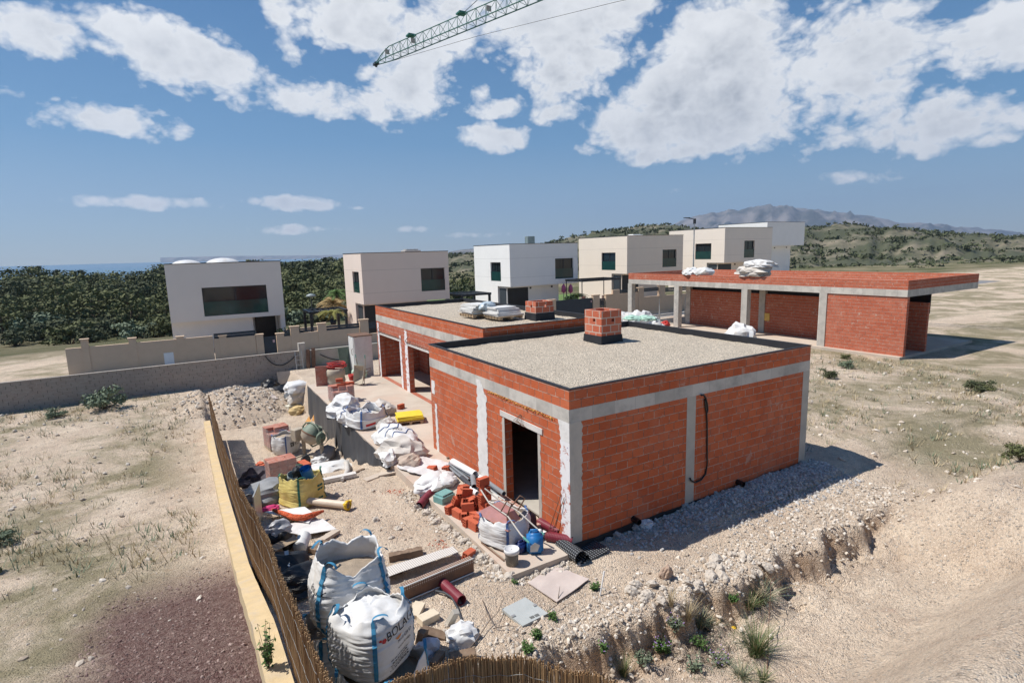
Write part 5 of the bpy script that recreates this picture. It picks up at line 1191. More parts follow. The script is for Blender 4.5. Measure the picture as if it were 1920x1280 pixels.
# boards on the soil
sheet('board', 'large grey pink board lying on the soil in front of the house corner', 'board', [on(990, 1096), on(1044, 1133), on(1105, 1090), on(1040, 1060)], PLY, .02, .012, 20, 3, lift=.05)
mc_ = thing('manhole_cover', 'grey metal trap cover with two hinges lying on the soil', 'cover', tuple(on(985, 1152))); cc = [on(941, 1148), on(980, 1179), on(1028, 1156), on(985, 1125)]; zc = max(c.z for c in cc)+.03
lc = [(c.x-mc_.location.x, c.y-mc_.location.y) for c in cc]; zl = zc-mc_.location.z; mb = MB(); mb.slab(lc, zl-.05, zl); mb.build('plate', plain('pale galvanised', (.40, .42, .41), .6, .1, 2, .1, 30, (.33, .33, .31), .4), mc_)
ce = Vector((sum(c[0] for c in lc)/4, sum(c[1] for c in lc)/4, 0))
for (i, j) in ((0, 1), (2, 3)):
    mm = (Vector((*lc[i], 0))+Vector((*lc[j], 0)))/2; mm = mm.lerp(ce, .12); mb = MB(); mb.cbox((mm.x, mm.y, zl+.01), (.07, .05, .02)); mb.build('hinge', STEEL, mc_)
mb = MB(); b0 = Vector((*lc[1], 0)).lerp(Vector((*lc[2], 0)), .5).lerp(ce, .25)
for k in range(8):
    for r_ in (0, 1): mb.box((b0.x+k*.011-.05+r_*.10, b0.y-.03, zl+.001), (b0.x+k*.011-.05+r_*.10+.006, b0.y+.04, zl+.003))
mb.build('marking', INK, mc_)
# steel channel
def perf(name, base, hole):
    m, n, p = newmat(name); v = uvcoord(n); vo = nd(n, 'ShaderNodeTexVoronoi'); setin(vo, Scale=22.0, Randomness=.0); n.links.new(v, vo.inputs['Vector']); h_ = ramp(n, vo.outputs['Distance'], .30, .26)
    sx = nd(n, 'ShaderNodeSeparateXYZ'); n.links.new(v, sx.inputs[0]); return m, n, p, h_, sx, v
m, n, p, h_, sx, v = perf('perforated brown sheet', 0, 0); band = math_(n, 'GREATER_THAN', sx.outputs[1], .19); c = mixc(n, ramp(n, nz(n, v, 5, 8, .7), .4, .65), (.20, .10, .055), (.11, .065, .045)); c = mixc(n, math_(n, 'MULTIPLY', h_, band), c, (.50, .44, .38)); n.links.new(c, p.inputs['Base Color']); setin(p, Roughness=.7); bump(n, p, nz(n, v, 40, 4), .2, .005); PERFBR = m
m, n, p, h_, sx, v = perf('perforated white sheet', 0, 0); c = mixc(n, h_, (.62, .585, .54), (.22, .18, .15)); n.links.new(c, p.inputs['Base Color']); setin(p, Roughness=.7); PERFW = m
ch = thing('formwork_channel', 'long brown perforated steel channel standing on edge behind the bulk bags', 'channel', tuple(on(822, 1100)))
def chan(A, B, h, dep, m, par, name):
    d = (B-A); L_ = d.length; d.normalize(); sd = Vector((-d.y, d.x, 0)); mb = MB(); o = par.location; vs = []; uvs = []
    # web
    prof = [(dep, h), (0, h), (0, 0), (dep*.5, 0)]; pl = [0, dep, dep+h, dep*1.5+h]
    for t in (0, 1):
        for th in (0, .012):
            for (y, z), l_ in zip(prof, pl): vs.append(A.lerp(B, t)+sd*(y+ (th if z not in (h,) or y == 0 else 0))+Vector((0, 0, z-(th if z == h else 0)+(th if z == 0 else 0)))-o); uvs.append((t*L_, dep+h-l_))
    fs = []
    for i in range(3): fs += [(i, i+1, 8+i+1, 8+i), (4+i+1, 4+i, 12+i, 12+i+1)]
    mb.add(vs, fs); mb.uvs = uvs; return mb.build(name, m, par, fix=False)
gA = on(757, 1131); gB = on(889, 1074); gA.z = gB.z = max(gA.z, gB.z)+.0; chan(gA, gB, .29, .14, PERFBR, ch, 'web')
mb = MB(); mb.tube([gA+Vector((0, 0, .295))-ch.location, gB+Vector((0, 0, .295))-ch.location], .012, 6); mb.tube([gA+Vector((-.02, -.03, .01))-ch.location, gB+Vector((-.02, -.03, .01))-ch.location], .012, 6); mb.build('edge_strip', STEELW, ch)
A = on(722, 1098); B = on(860, 1050); sheet('perforated_sheet', 'white perforated metal sheet lying behind the brown channel', 'sheet', [A+Vector((0, 0, .1)), B+Vector((0, 0, .13)), on(850, 1038)+Vector((0, 0, .10)), on(715, 1078)+Vector((0, 0, .10))], PERFW, .01, .006, 14, 2, lift=.06)
bar('weathered square timber beam lying on the soil behind the open bulk bag', on(730, 1052), on(793, 1040), .17, .16, WOOD, 'timber_beam', 'timber', chip=.12); bar('short dark timber lying just below the weathered beam', on(722, 1080), on(752, 1072), .12, .1, WOOD, 'timber_beam', 'timber', chip=.12)
bar('timber beam stub poking out left of the open bulk bag', on(560, 1072), on(600, 1068), .2, .18, PLANK, 'timber_beam', 'timber', chip=.1)
mb = MB(); hp = [(817, 1112), (834, 1117), (848, 1128), (858, 1143), (864, 1157), (866, 1168)]; mb.tube([on(*h_)+Vector((0, 0, .05+.03*math.sin(k*1.1))) for k, h_ in enumerate(hp)], .022, 8); solow('hose', mb, DIMPLE, 'black hose curving over the soil beside the maroon pipe', 'hose')
mb = MB(); a = on(1125, 1117); mb.tube([a, Dp(1133, 1070, (a-CP).dot(fw)+.02)], [.012, .018], 6); solow('stake', mb, WHITEPVC, 'white stake standing in the soil right of the board', 'stake')
# concrete kerb edges
mb = MB(); A, B = Z(803, 932, .0), Z(985, 1072, 0)
# ------------------------------------------------------------------ brick pile by the door
bp = brickmesh(); bproto = bp.build('hollow_brick', TERRA); used = [False]
def brick(loc, eul, label, group):
    o = bproto if not used[0] else bproto.copy()
    if used[0]: COL.objects.link(o)
    used[0] = True; o.location = loc; o.rotation_euler = eul; tag(o, label, 'brick', group); return o
q = Z(909, 968, 0)
for k in range(5): brick((q.x+rnd(-.02, .02), q.y+rnd(-.02, .02), k*.203), (0, 0, R(8)+rnd(-.12, .12)+(math.pi/2 if k % 2 else 0)), ('lowest', 'second', 'third', 'fourth', 'topmost')[k]+' hollow brick of the tall brick tower beside the doorway', 'bricks of the tower')
pile = 'red hollow brick in the tumbled pile between the slab edge and the tower'
base = [Z(u, v, 0) for u, v in ((846, 960), (858, 968), (870, 976), (882, 985), (856, 952), (868, 958), (880, 966), (892, 975), (866, 946), (878, 951), (890, 958), (900, 984), (890, 990), (875, 941), (888, 945))]
for k, q in enumerate(base): brick((q.x+rnd(-.04, .04), q.y+rnd(-.04, .04), rnd(0, .02)), (rnd(-.1, .1), rnd(-.12, .12), rnd(0, 3.1)), pile, 'bricks in the tumbled pile')
for u, v in ((858, 958), (870, 963), (866, 952), (880, 958), (878, 972), (886, 964), (874, 948)): q = Z(u, v, 0); brick((q.x, q.y, .185+rnd(0, .03)), (rnd(-.3, .3), rnd(-.3, .3), rnd(0, 3.1)), pile, 'bricks in the tumbled pile')
for u, v in ((866, 956), (874, 957), (868, 949)): q = Z(u, v, 0); brick((q.x, q.y, .37), (rnd(-.3, .3), rnd(-.4, .4), rnd(0, 3)), pile, 'bricks in the tumbled pile')
for u, v, lb in ((806, 887, 'single red brick lying on the grey white sheet'), (831, 884, 'red brick at the rim of the grey white sheet, beside the pipes'), (812, 910, 'red brick poking through the crumpled clear plastic')):
    q = Z(u, v, 0); brick((q.x, q.y, .09), (R(84), rnd(-.2, .2), rnd(0, 3)), lb, None)
q = on(877, 1046); brick((q.x, q.y, q.z-.02), (.2, .1, .5), 'broken red brick half buried at the outer slab edge', None)
# teal pack, sheet, plastic, pipes
q = Z(833, 938, 0); mb = MB(); mb.cbox((0, 0, .09), (.46, .36, .18)); mb.cbox((.02, .01, .20), (.38, .30, .05)); solo('film_pack', mb, TEAL, 'teal film wrapped pack beside the brick pile', 'pack', (q.x, q.y, 0), R(20))
sheet('felt_sheet', 'grey white felt sheet draped over rubble at the slab edge', 'sheet', [Z(748, 880, 0), Z(815, 905, 0.0), Z(846, 872, 0), Z(775, 852, 0)], plain('felt', (.58, .56, .55), .95, .08, 5, .3, 60), .012, .07, 30, 6, lift=.10, curl=-.2)
q = Z(815, 908, 0); crumple('plastic_sheet', 'crumpled clear white plastic spread in front of the felt sheet', 'plastic sheet', (q.x, q.y, -.02), (1.2, .75, .30), 3, WHITEP, R(35), 5, .34); q = Z(836, 907, 0); crumple('plastic_sheet', 'crumpled white plastic bundle just left of the pipe ends', 'plastic sheet', (q.x, q.y, 0), (.7, .55, .3), 8, WHITEP, R(70), 5, .3)
pipe('thick white roll lying along the foot of the wall above the grey pipes', Z(852, 864, .3)+Vector((-.05, 0, 0)), Z(894, 888, .3)+Vector((-.05, 0, 0)), .095, WHITEPVC, 'roll', 'roll', dz=0)
PG = 'pvc pipes heaped along the wall'
for k, (a, b, r_, z, m_, lb) in enumerate((((845, 868), (893, 897), .075, .08, GREYPVC, 'grey pvc pipe directly beneath the thick white roll'), ((838, 872), (874, 903), .03, .03, GREYPVC, 'thin grey pipe, leftmost of the thin pipe bundle'), ((842, 871), (878, 902), .03, .03, GREYPVC, 'thin grey pipe, second of the thin pipe bundle'), ((846, 871), (881, 900), .03, .03, GREYPVC, 'thin grey pipe, third of the thin pipe bundle'), ((843, 870), (879, 899), .03, .085, GREYPVC, 'thin grey pipe lying on top of the thin pipe bundle'),
    ((866, 895), (884, 912), .07, .07, DIMPLE, 'stubby grey pipe with open end left of the brick tower'), ((886, 893), (889, 912), .07, .17, GREYPVC, 'short grey pipe lying across the others'), ((873, 905), (897, 920), .05, .05, CONC, 'dusty pale pipe in front of the open ends'), ((880, 915), (895, 925), .07, .07, WHITEPVC, 'short white pipe with a dark open end beside the brick tower'), ((896, 904), (899, 918), .07, .08, GREYPVC, 'short grey pipe standing out behind the brick tower'),
    ((893, 893), (935, 925), .055, .06, GREYPVC, 'long grey pipe running behind the brick tower towards the doorway'), ((902, 893), (938, 915), .075, .09, WHITEPVC, 'white pipe lying against the wall left of the doorway'), ((910, 900), (945, 925), .06, .22, GREYPVC, 'grey pipe lying highest against the wall by the doorway'), ((915, 916), (948, 938), .03, .03, STEEL, 'slim steel tube lowest at the doorway end of the heap'))):
    A, B = Z(*a, z+.10), Z(*b, z+.10)
    for p_ in (A, B): p_.x = min(p_.x, -r_-.02)
    pipe(lb, A, B, r_, m_, dz=0, group=PG)
bar('grey wooden batten lying by the wall behind the white roll', Z(838, 860, 0), Z(858, 856, 0), .1, .05, WOOD, 'batten', 'timber'); mb = MB(); mb.cbox((0, 0, .05), (.55, .35, .1)); mb.cbox((0, 0, .12), (.4, .2, .05)); q = Z(927, 940, 0); solo('mortar_tub', mb, CONCW, 'shallow pale tub full of offcuts beside the door step', 'tub', (q.x, q.y, 0), R(60))
print('p4')
# ------------------------------------------------------------------ patio clutter (slab level z = 0)
bt = brickpallet('film wrapped brick pallet on the patio with loose red bricks on top', tuple(Z(641, 752, 0)), R(4), 3, 4, 3, {(0, 0, 2), (0, 1, 2), (1, 0, 2)}, m=TERRAD)
q = Z(641, 752, 0)
for k in range(5): brick((q.x+.1+(k % 3)*.22-.1, q.y+.15+rnd(-.1, .1), .745+(.20 if k == 3 else 0)), (R(90), 0, rnd(-.2, .2)), 'loose red brick on top of the wrapped patio pallet', 'bricks on the patio pallet')
q = Z(612, 722, 0); mb = MB(); mb.cbox((0, 0, .50), (.05, .95, 1.0)); mb.cbox((.1, 0, .05), (.3, .95, .1)); solo('crate_side', mb, TERRAD, 'upright reddish board standing at the far patio edge', 'board', (q.x, q.y, 0), R(80))
q = Z(634, 722, 0); tb = thing('mortar_drum', 'beige dusty drum among red hoses at the far patio edge', 'drum', (q.x, q.y+.3, 0)); mb = MB(); mb.lathe([(.40, 0), (.46, .2), (.42, .42), (.47, .46), (.45, .75), (.40, .80), (.01, .82)], 24); mb.build('body', DUSTM, tb)
mb = MB(); pts = []
for k in range(120):
    a = k*.36; r_ = .42+.1*math.sin(k*.7); pts.append((q.x+.1+math.cos(a)*r_*1.2, q.y+.4+math.sin(a)*r_*.8, .88+.10*math.sin(k*.23)+.0012*k))
mb.tube(pts, .022, 6); solow('hose', mb, REDP, 'tangled red hose draped over the beige drum on the patio', 'hose')
for k, (u, v) in enumerate(((652, 706), (662, 704))):
    q = Z(u, v, 0); mb = MB(); mb.cbox((0, 0, .75), (.42, .05, 1.5)); mb.cbox((0, -.03, 1.2), (.34, .02, .5)); o = solo('glazing_panel', mb, plain('dusty green panel', (.10, .14, .11), .3, .3, 3), ('dark green panel leaning at the wall behind the red hose, left one', 'dark green panel leaning at the wall behind the red hose, right one')[k], 'panel', (q.x, q.y+.5, 0), 0, rot=(R(-9), 0, R(10)))
q = Z(661, 712, 0); mb = MB(); mb.lathe([(.01, 0), (.16, 0), (.21, .3), (.19, .3), (.15, .03), (.01, .02)], 20); solo('bucket', mb, REDP, 'small red bucket on the patio beside the green bags', 'bucket', (q.x, q.y, 0))
q = Z(674, 708, 0); crumple('rubble_bag', 'green and white plastic bags heaped beside the white site cabinet', 'bags', (q.x, q.y, 0), (.7, .6, .55), 21, plain('mint plastic', (.42, .56, .44), .6, .35, 6), 0, 4, .3); mb = MB(); mb.tube([(0, 0, 0), (.02, .1, .7), (.0, .12, 1.4)], [.16, .2, .12], 10); q = Z(672, 700, 0); solo('rolled_mesh', mb, plain('mint mesh', (.30, .58, .36), .6, .2, 10), 'upright roll of light green mesh by the site cabinet', 'roll', (q.x-.1, q.y+.3, 0))
q = Z(701, 711, 0); wheelbarrow('cement crusted wheelbarrow tipped upright on its nose beside the doorway of the rear house', (q.x-.55, q.y-.55, .42), (R(0), R(78), R(215)), DUSTM, DUSTM)
# bags along the patio edge
q = Z(645, 775, 0); crumple('empty_bulk_bag', 'crumpled white bulk bag with blue straps at the foot of the patio brick pallet', 'bulk bag', (q.x, q.y, -.02), (1.1, 1.3, .75), 31, WHITEP, R(20), 5, .34)
q = Z(690, 800, 0); bR, tR = bigbag('round open white bulk bag with red print near the patio edge', (q.x+.05, q.y+.3, 0), 1.35, .62, R(15), 44, fill=.55, sag=.13, lower=.9, sm_=BLUEST2, group=None, contents=WHITED, wr=1.4)
facedecal(bR, tR, R(-120), -.05, .14, 1.5, [[(0, 0), (3, .3), (3.1, 1), (.1, .7)]], .12, INKR, 0); facedecal(bR, tR, R(-60), .12, .40, 1.5, 'SACO', .13, INK, 0)
for u, v, s, sd, lb, mm, rz in ((668, 790, (.9, 1.3, .55), 32, 'crumpled white plastic spilling over the drainage sheet left of the round bag', WHITEP, 60), (715, 778, (1.0, .9, .55), 33, 'dusty half open sack behind the round white bag', WHITED, 10), (744, 833, (1.0, 1.9, .62), 34, 'large heap of striped white sacks lying across the patio edge', WHITEP, 10), (755, 853, (.95, 1.2, .55), 35, 'dusty white sacks slumped at the near end of the patio edge', WHITED, 40), (726, 806, (.6, .6, .45), 36, 'grey white sack behind the heap of striped sacks', WHITED, 0), (733, 860, (.55, 1.1, .35), 38, 'long twisted white sack hanging off the corner of the patio', WHITEP, -15), (770, 872, (.6, .5, .35), 39, 'brown dusty sack at the corner of the patio edge', plain('dusty brown sack', (.45, .36, .29), .8, .2, 4), 0)):
    q = Z(u, v, 0); o = crumple('empty_sack', lb, 'sack', (q.x, q.y, -.03), s, sd, mm, R(rz), 5, .36)
    if sd in (34, 32):
        me = o.data; bvh = BVHTree.FromPolygons([v_.co.copy() for v_ in me.vertices], [tuple(p_.vertices) for p_ in me.polygons])
        decal('print', o, bvh, Vector((-.25, -.2, 1)), Vector((.8, -.6, 0)), Vector((.6, .8, 0)), Vector((0, 0, 1)), 'BIG' if sd == 34 else 'MIX', .22, INK)
        for k in range(3):
            mb = MB(); cv = []
            for j in range(24):
                p_ = Vector((-.4+.8*j/23, -.5+.45*k+.12*math.sin(j*.4+k), 1.5)); h = bvh.ray_cast(p_, Vector((0, 0, -1)))
                if h[0]: cv.append(h[0]+Vector((0, 0, .01)))
            if len(cv) > 3: mb.tube(cv, .018, 5); mb.build('strap', BLUEST2, o)
yp = thing('board_pallet', 'pallet of bright yellow boards on the patio', 'pallet', tuple(Z(768, 790, 0)), R(-14)); mb = MB()
for s in (-1, 0, 1): mb.box((s*.42-.05, -.45, 0), (s*.42+.05, .45, .10))
for k in range(6): mb.box((-.5, -.45+k*.16, .102), (.5, -.35+k*.16, .13))
mb.build('pallet', PALW, yp); mb = MB()
for k in range(4): mb.cbox((rnd(-.03, .03), rnd(-.03, .03), .155+k*.045), (.98, .8, .042), rot=(0, rnd(-.01, .01), rnd(-.05, .05)))
mb.build('boards', YELL, yp)
q = Z(752, 766, 0); brick((q.x, q.y, 0), (0, 0, .4), 'single red brick standing on the patio behind the yellow boards', None)
# pallet of wrapped boards on the rear roof
rz_ = 3.68; rp = thing('board_pallet', 'film wrapped stack of white boards on pallets on the rear house roof', 'pallet', (4.75, 10.9, rz_), R(4)); mb = MB()
for (ox, oy) in ((0, 0), (-.35, 1.5)):
    for s in (-1, 0, 1): mb.box((ox+s*.5-.05, oy-.6, 0), (ox+s*.5+.05, oy+.6, .09))
    for k in range(6): mb.box((ox-.6, oy-.6+k*.22, .092), (ox+.6, oy-.5+k*.22, .12))
mb.build('pallet', PALW, rp); mb = MB()
for k in range(5): mb.cbox((rnd(-.05, .05), rnd(-.05, .05)+.1, .16+k*.07), (1.25-.06*k, 1.2-.10*k, .065), rot=(0, 0, rnd(-.06, .06)))
for k in range(6): mb.cbox((-.35+rnd(-.08, .08), 1.5+rnd(-.08, .08), .16+k*.07), (1.1-.05*k, 1.15, .065), rot=(rnd(-.03, .03), 0, rnd(-.1, .1)))
mb.build('boards', plain('white slabs', (.62, .61, .59), .6, .12, 4, .1, 30, (.45, .42, .38), .5), rp)
q = Vector((4.3, 12.0, rz_)); crumple('plastic_sheet', 'bluish clear film bundled on the boards of the rear roof', 'plastic sheet', (4.35, 11.55, rz_+.35), (.6, .6, .3), 51, plain('blue film', (.45, .52, .56), .3, .15, 5), 0, 4, .3)
# around the carport house
for k, (u, v, s, sd, lb) in enumerate(((1170, 607, (1.7, 1.9, 1.5), 61, 'white bag heap behind the front roof, leftmost of the heaps'), (1196, 612, (1.8, 1.8, 1.75), 62, 'white bulk bag heap with black letters before the first concrete pillar'), (1216, 612, (1.4, 1.7, 1.7), 63, 'white bags under a pale green sheet beside the first concrete pillar'), (1232, 617, (1.0, 1.3, 1.0), 64, 'low white bag right of the green sheeted heap'), (1385, 633, (1.6, 2.1, 1.35), 65, 'white bag pile with black letters in front of the third concrete pillar'))):
    q = Z(u, v, 0); q = CP+(q-CP)*.96; o = crumple('rubble_bag', lb, 'bags', (q.x, q.y, ground(q.x, q.y)), s, sd, WHITEP, 0, 4, .33)
    if sd in (62, 65):
        me = o.data; bvh = BVHTree.FromPolygons([v_.co.copy() for v_ in me.vertices], [tuple(p_.vertices) for p_ in me.polygons]); decal('print', o, bvh, Vector((-2, .45, .42)), Vector((0, -1, 0)), Vector((0, 0, 1)), Vector((-1, 0, 0)), 'B' if sd == 62 else 'Saco', .45, INK)
for u, v, lb in ((1186, 592, 'pale green sheet thrown over the white bags left of the pillar'), (1214, 592, 'pale green sheet thrown over the white bags right of the pillar')): q = CP+(Z(u, v, 1.35)-CP)*.955; crumple('green_sheet', lb, 'sheet', (q.x, q.y, 1.3), (1.1, 1.2, .3), 66+u % 5, plain('mint sheet', (.38, .56, .46), .5, .15, 4), 0, 4, .3)
q = Z(1247, 612, 0); crumple('tarpaulin', 'small red bundle on the floor left of the second concrete pillar', 'bundle', (q.x-.3, q.y-.3, 0), (.8, .9, .5), 71, REDP, 0, 4, .3)
for k, (u, v) in enumerate(((1240, 606), (1288, 602))):
    q = Z(u, v, 0); mb = MB()
    for j in range(4): mb.tube([(j*.12-.2, j*.2-.3, 0), (j*.06-.1, j*.05, 1.9+.25*(j % 2))], .02, 5)
    mb.tube([(-.2, -.3, .1), (.2, .3, .1)], .015, 5); solo('rebar_bundle', mb, STEEL, ('thin steel bars propped up between the first two concrete pillars', 'thin steel bars propped against the pillar at the brick back wall')[k], 'steel bars', (q.x-.4, q.y-.2, 0))
mb = MB(); q0, q1 = Z(1205, 606, 0), Z(1262, 606, 0)
for k in range(34): p_ = q0.lerp(q1, k/33); mb.tube([(p_.x, p_.y, 0), (p_.x, p_.y, 1.1)], .008, 4)
for k in range(6): mb.tube([(q0.x, q0.y, .1+k*.18), (q1.x, q1.y, .1+k*.18)], .008, 4)
solow('mesh_fence', mb, STEEL, 'see through wire mesh fence panel left of the second concrete pillar', 'fence')
for u, v, s, sd, lb in ((1297, 512, (1.0, 1.3, .52), 72, 'white plastic bag on the carport parapet, left of the pair'), (1320, 512, (1.0, 1.5, .55), 73, 'white plastic bag with dark letters on the carport parapet, right of the pair'), (1410, 517, (1.2, 1.9, .42), 74, 'lower layer of dusty sacks on the carport parapet'), (1414, 507, (1.2, 2.0, .42), 75, 'second layer of dusty sacks with red cloth on the carport parapet'), (1425, 497, (1.2, 1.8, .42), 76, 'top white sacks of the stack on the carport parapet')):
    q = Xp(u, v, GX+.5); crumple('cement_sack', lb, 'sack', (q.x, q.y, GT if sd < 75 else GT+(sd-74)*.33), s, sd, WHITEP if sd in (72, 73, 76) else WHITED, 0, 4, .3, boxy=.25 if sd > 73 else 0)
# ------------------------------------------------------------------ left yard
def P(u, v, dz=0): q = on(u, v); q.z += dz; return q
q = P(562, 752); 
for k, (dx, dz, sd, lb) in enumerate(((0, 0, 81, 'lowest white sack of the pile at the far corner of the drainage sheet'), (.05, .32, 82, 'middle white sack of the pile at the far corner of the drainage sheet'), (-.05, .62, 83, 'top white sack of the pile at the far corner of the drainage sheet'))): crumple('cement_sack', lb, 'sack', (q.x+dx, q.y, q.z+dz), (1.15, 1.0, .48), sd, WHITED if k < 2 else WHITEP, R(10*k), 4, .2, boxy=.5)
q = P(535, 722); mb = MB(); mb.cbox((0, 0, .42), (.72, .05, .84)); solo('board', mb, PLANK, 'beige square board leaning on the block wall left of the ladder', 'board', tuple(q), 0, rot=(R(-14), 0, 0))
for u, v, s, sd, lb in ((508, 728, (1.3, .9, .55), 84, 'black bin bags by the block wall at the left edge'), (527, 738, (1.1, .9, .5), 85, 'black plastic sheeting crumpled before the beige square board'), (545, 752, (1.0, .8, .45), 86, 'grey black plastic bag beside the pile of white sacks')): q = P(u, v); crumple('bin_bag', lb, 'bag', tuple(q), s, sd, BLACKP if sd != 86 else plain('grey film', (.09, .095, .10), .4, .4, 5), R(sd*20), 4, .3)
# heap of spoil
hc = P(497, 775); mb = MB(); n = 46; vs = []
for j in range(n+1):
    for i in range(n+1):
        x = -3.4+6.8*i/n; y = -3.6+7.2*j/n; d = math.hypot(x/3.0, y/3.3); h = 1.25*max(0, 1-d)**.8*(1+.3*fbm(x*.7, y*.7, 8))+.10*fbm(x*2.5, y*2.5, 3)*(d < 1)+.05*fbm(x*7, y*7, 2)*(d < 1)
        wx, wy = hc.x-1.2+x, hc.y+1.5+y; vs.append((wx, wy, ground(wx, wy, False)+h-.06))
mb.add(vs, [(j*(n+1)+i, j*(n+1)+i+1, (j+1)*(n+1)+i+1, (j+1)*(n+1)+i) for j in range(n) for i in range(n)], None, True); struct('spoil_heap', mb, SOIL, fix=False)
q = P(484, 782); mb = MB(); mb.cbox((0, 0, .03), (1.1, .5, .05)); solo('board', mb, PLY, 'pale board lying on the spoil heap at the left edge', 'board', (q.x+.6, q.y+1.2, q.z+.62), 0, rot=(.25, .1, .4))
brickpallet('brick pallet with tilted film, farther of the two wrapped pallets left of the mixer', tuple(P(522, 838)), R(10), 3, 4, 4, {(0, 0, 3), (1, 0, 3), (2, 0, 3), (0, 1, 3)}, m=TERRAD)
brickpallet('film wrapped dusty brick pallet, nearer one in front of the white printed bag', tuple(P(530, 905)), R(8), 3, 3, 4, set(), m=TERRAD)
brickpallet('open stack of clean red bricks beside the yellow bag', tuple(P(553, 900)), R(12), 4, 2, 3, {(0, 0, 2), (1, 0, 2), (0, 0, 1)}, film=False, b=(.26, .28, .14))
q = P(537, 848); bK, tK = bigbag('small white bulk bag with black square logo between the brick pallets and the mixer', (q.x, q.y, q.z-.02), .95, .85, R(38), 55, fill=.85, sag=.06, sm_=BLUEST2, group=None)
facedecal(bK, tK, R(-90), -.22, .40, 1.0, [[(0, 0), (1, 0), (1, 1), (0, 1)]], .18, INK, 0); facedecal(bK, tK, R(-90), -.185, .43, .995, 'B', .16, WHITEPVC, 0, 'print_letter'); facedecal(bK, tK, R(-90), 0.0, .42, 1.0, 'RO', .19, INK, 0)
# cement mixer
q = P(588, 858); mx = thing('cement_mixer', 'dusty green cement mixer in front of the drainage sheet', 'cement mixer', tuple(q), R(25)); tl = Matrix.Translation((0, 0, 1.02)) @ Matrix.Rotation(R(28), 4, 'Y') @ Matrix.Rotation(R(12), 4, 'X')
mb = MB(); mb.lathe([(.01, -.34), (.22, -.34), (.40, -.16), (.44, .02)], 26, tl); mb.build('drum_base', DUSTM, mx); mb = MB(); mb.lathe([(.44, .02), (.455, .03), (.455, .07), (.44, .08)], 26, tl); mb.build('gear_ring', RUST, mx); mb = MB(); mb.lathe([(.44, .08), (.42, .16), (.27, .42), (.245, .44), (.25, .40), (.37, .15), (.01, -.2)], 26, tl); mb.build('drum_mouth', GREENM, mx)
mb = MB(); pts = [Vector((.0, -.55, 1.0)), Vector((0, -.53, 1.32)), Vector((0, -.3, 1.5)), Vector((0, .0, 1.56)), Vector((0, .3, 1.5)), Vector((0, .53, 1.32)), Vector((0, .55, 1.0)), Vector((0, .5, .75)), Vector((0, 0, .52)), Vector((0, -.5, .75)), Vector((.0, -.55, 1.0))]; mb.tube(pts, .035, 8); mb.build('yoke', GREENM, mx)
mb = MB(); mb.lathe([(.28, -.02), (.30, 0), (.28, .02)], 22, Matrix.Translation((0, -.68, 1.0)) @ Matrix.Rotation(R(90), 4, 'X')); mb.lathe([(.01, .03), (.2, .03), (.24, -.03), (.01, -.03)], 22, Matrix.Translation((0, -.62, 1.0)) @ Matrix.Rotation(R(90), 4, 'X')); mb.tube([(0, -.5, 1), (0, -.74, 1)], .03, 8); mb.build('tilt_wheel', GREENM, mx)
for y, nm in ((-.60, 'front'), (.60, 'rear')): mb = MB(); mb.cbox((0, y, .48), (.13, .10, .98)); mb.build('stand', DUSTM, mx)
mb = MB(); mb.cbox((0, 0, .06), (.09, 1.3, .09)); mb.cbox((-.3, .6, .05), (.8, .07, .07)); mb.build('base_frame', DUSTM, mx); mb = MB(); mb.cbox((-.1, .80, .95), (.45, .35, .5)); mb.build('motor_box', DUSTM, mx)
mb = MB(); mb.lathe([(.04, -.05), (.20, -.05), (.22, 0), (.20, .05), (.04, .05)], 20, Matrix.Translation((-.62, -.35, .2)) @ Matrix.Rotation(R(80), 4, 'X')); mb.build('wheel', plain('tyre', (.05, .05, .05), .8, .3, 5), mx)
# orange formwork pieces behind the mixer
for k, (a, b, z, lb, m_) in enumerate((((588, 790), (598, 752), .0, 'orange formwork board standing up behind the mixer', ORNGW), ((578, 796), (590, 778), .1, 'orange formwork board lying behind the mixer, under the upright one', ORNGW), ((573, 775), (600, 770), .05, 'grey timber behind the orange formwork boards', WOOD))):
    q = P(*a); d_ = ray(*b); s_ = (q-CP).dot(fw); T_ = CP+d_*(s_+(.1 if k == 0 else 1.2)); T_.z = T_.z if k == 0 else q.z+.15; Lg = (T_-q).length; mb = MB(); mb.cbox((0, 0, Lg/2), (.30, .04, Lg)); o = solo('formwork_board' if k < 2 else 'timber_beam', mb, m_, lb, 'board', (q.x, q.y, q.z+z)); o.rotation_euler = (T_-q).to_track_quat('Z', 'Y').to_euler()
q = P(557, 775); crumple('paper_sack', 'yellowish torn paper sack at the foot of the spoil heap', 'sack', tuple(q), (.7, .6, .4), 91, plain('kraft yellow', (.52, .38, .18), .85, .2, 5), 0, 4, .3); q = P(548, 766); mb = MB(); mb.cbox((0, 0, .12), (.7, .35, .22)); solo('insulation_block', mb, plain('pale foam', (.62, .60, .50), .9, .08, 4), 'pale block lying before the pile of white sacks', 'block', tuple(q), R(30))
q = P(611, 858); crumple('cement_sack', 'grey cement sack slumped below the tears in the drainage sheet', 'sack', (q.x, q.y, q.z), (.8, .65, .5), 92, plain('grey paper sack', (.22, .21, .215), .8, .2, 4), R(40), 4, .25, boxy=.3); q = P(600, 868); crumple('plastic_sheet', 'small white plastic scrap beside the grey cement sack', 'plastic sheet', tuple(q), (.55, .4, .25), 93, WHITEP, 0, 4, .35)
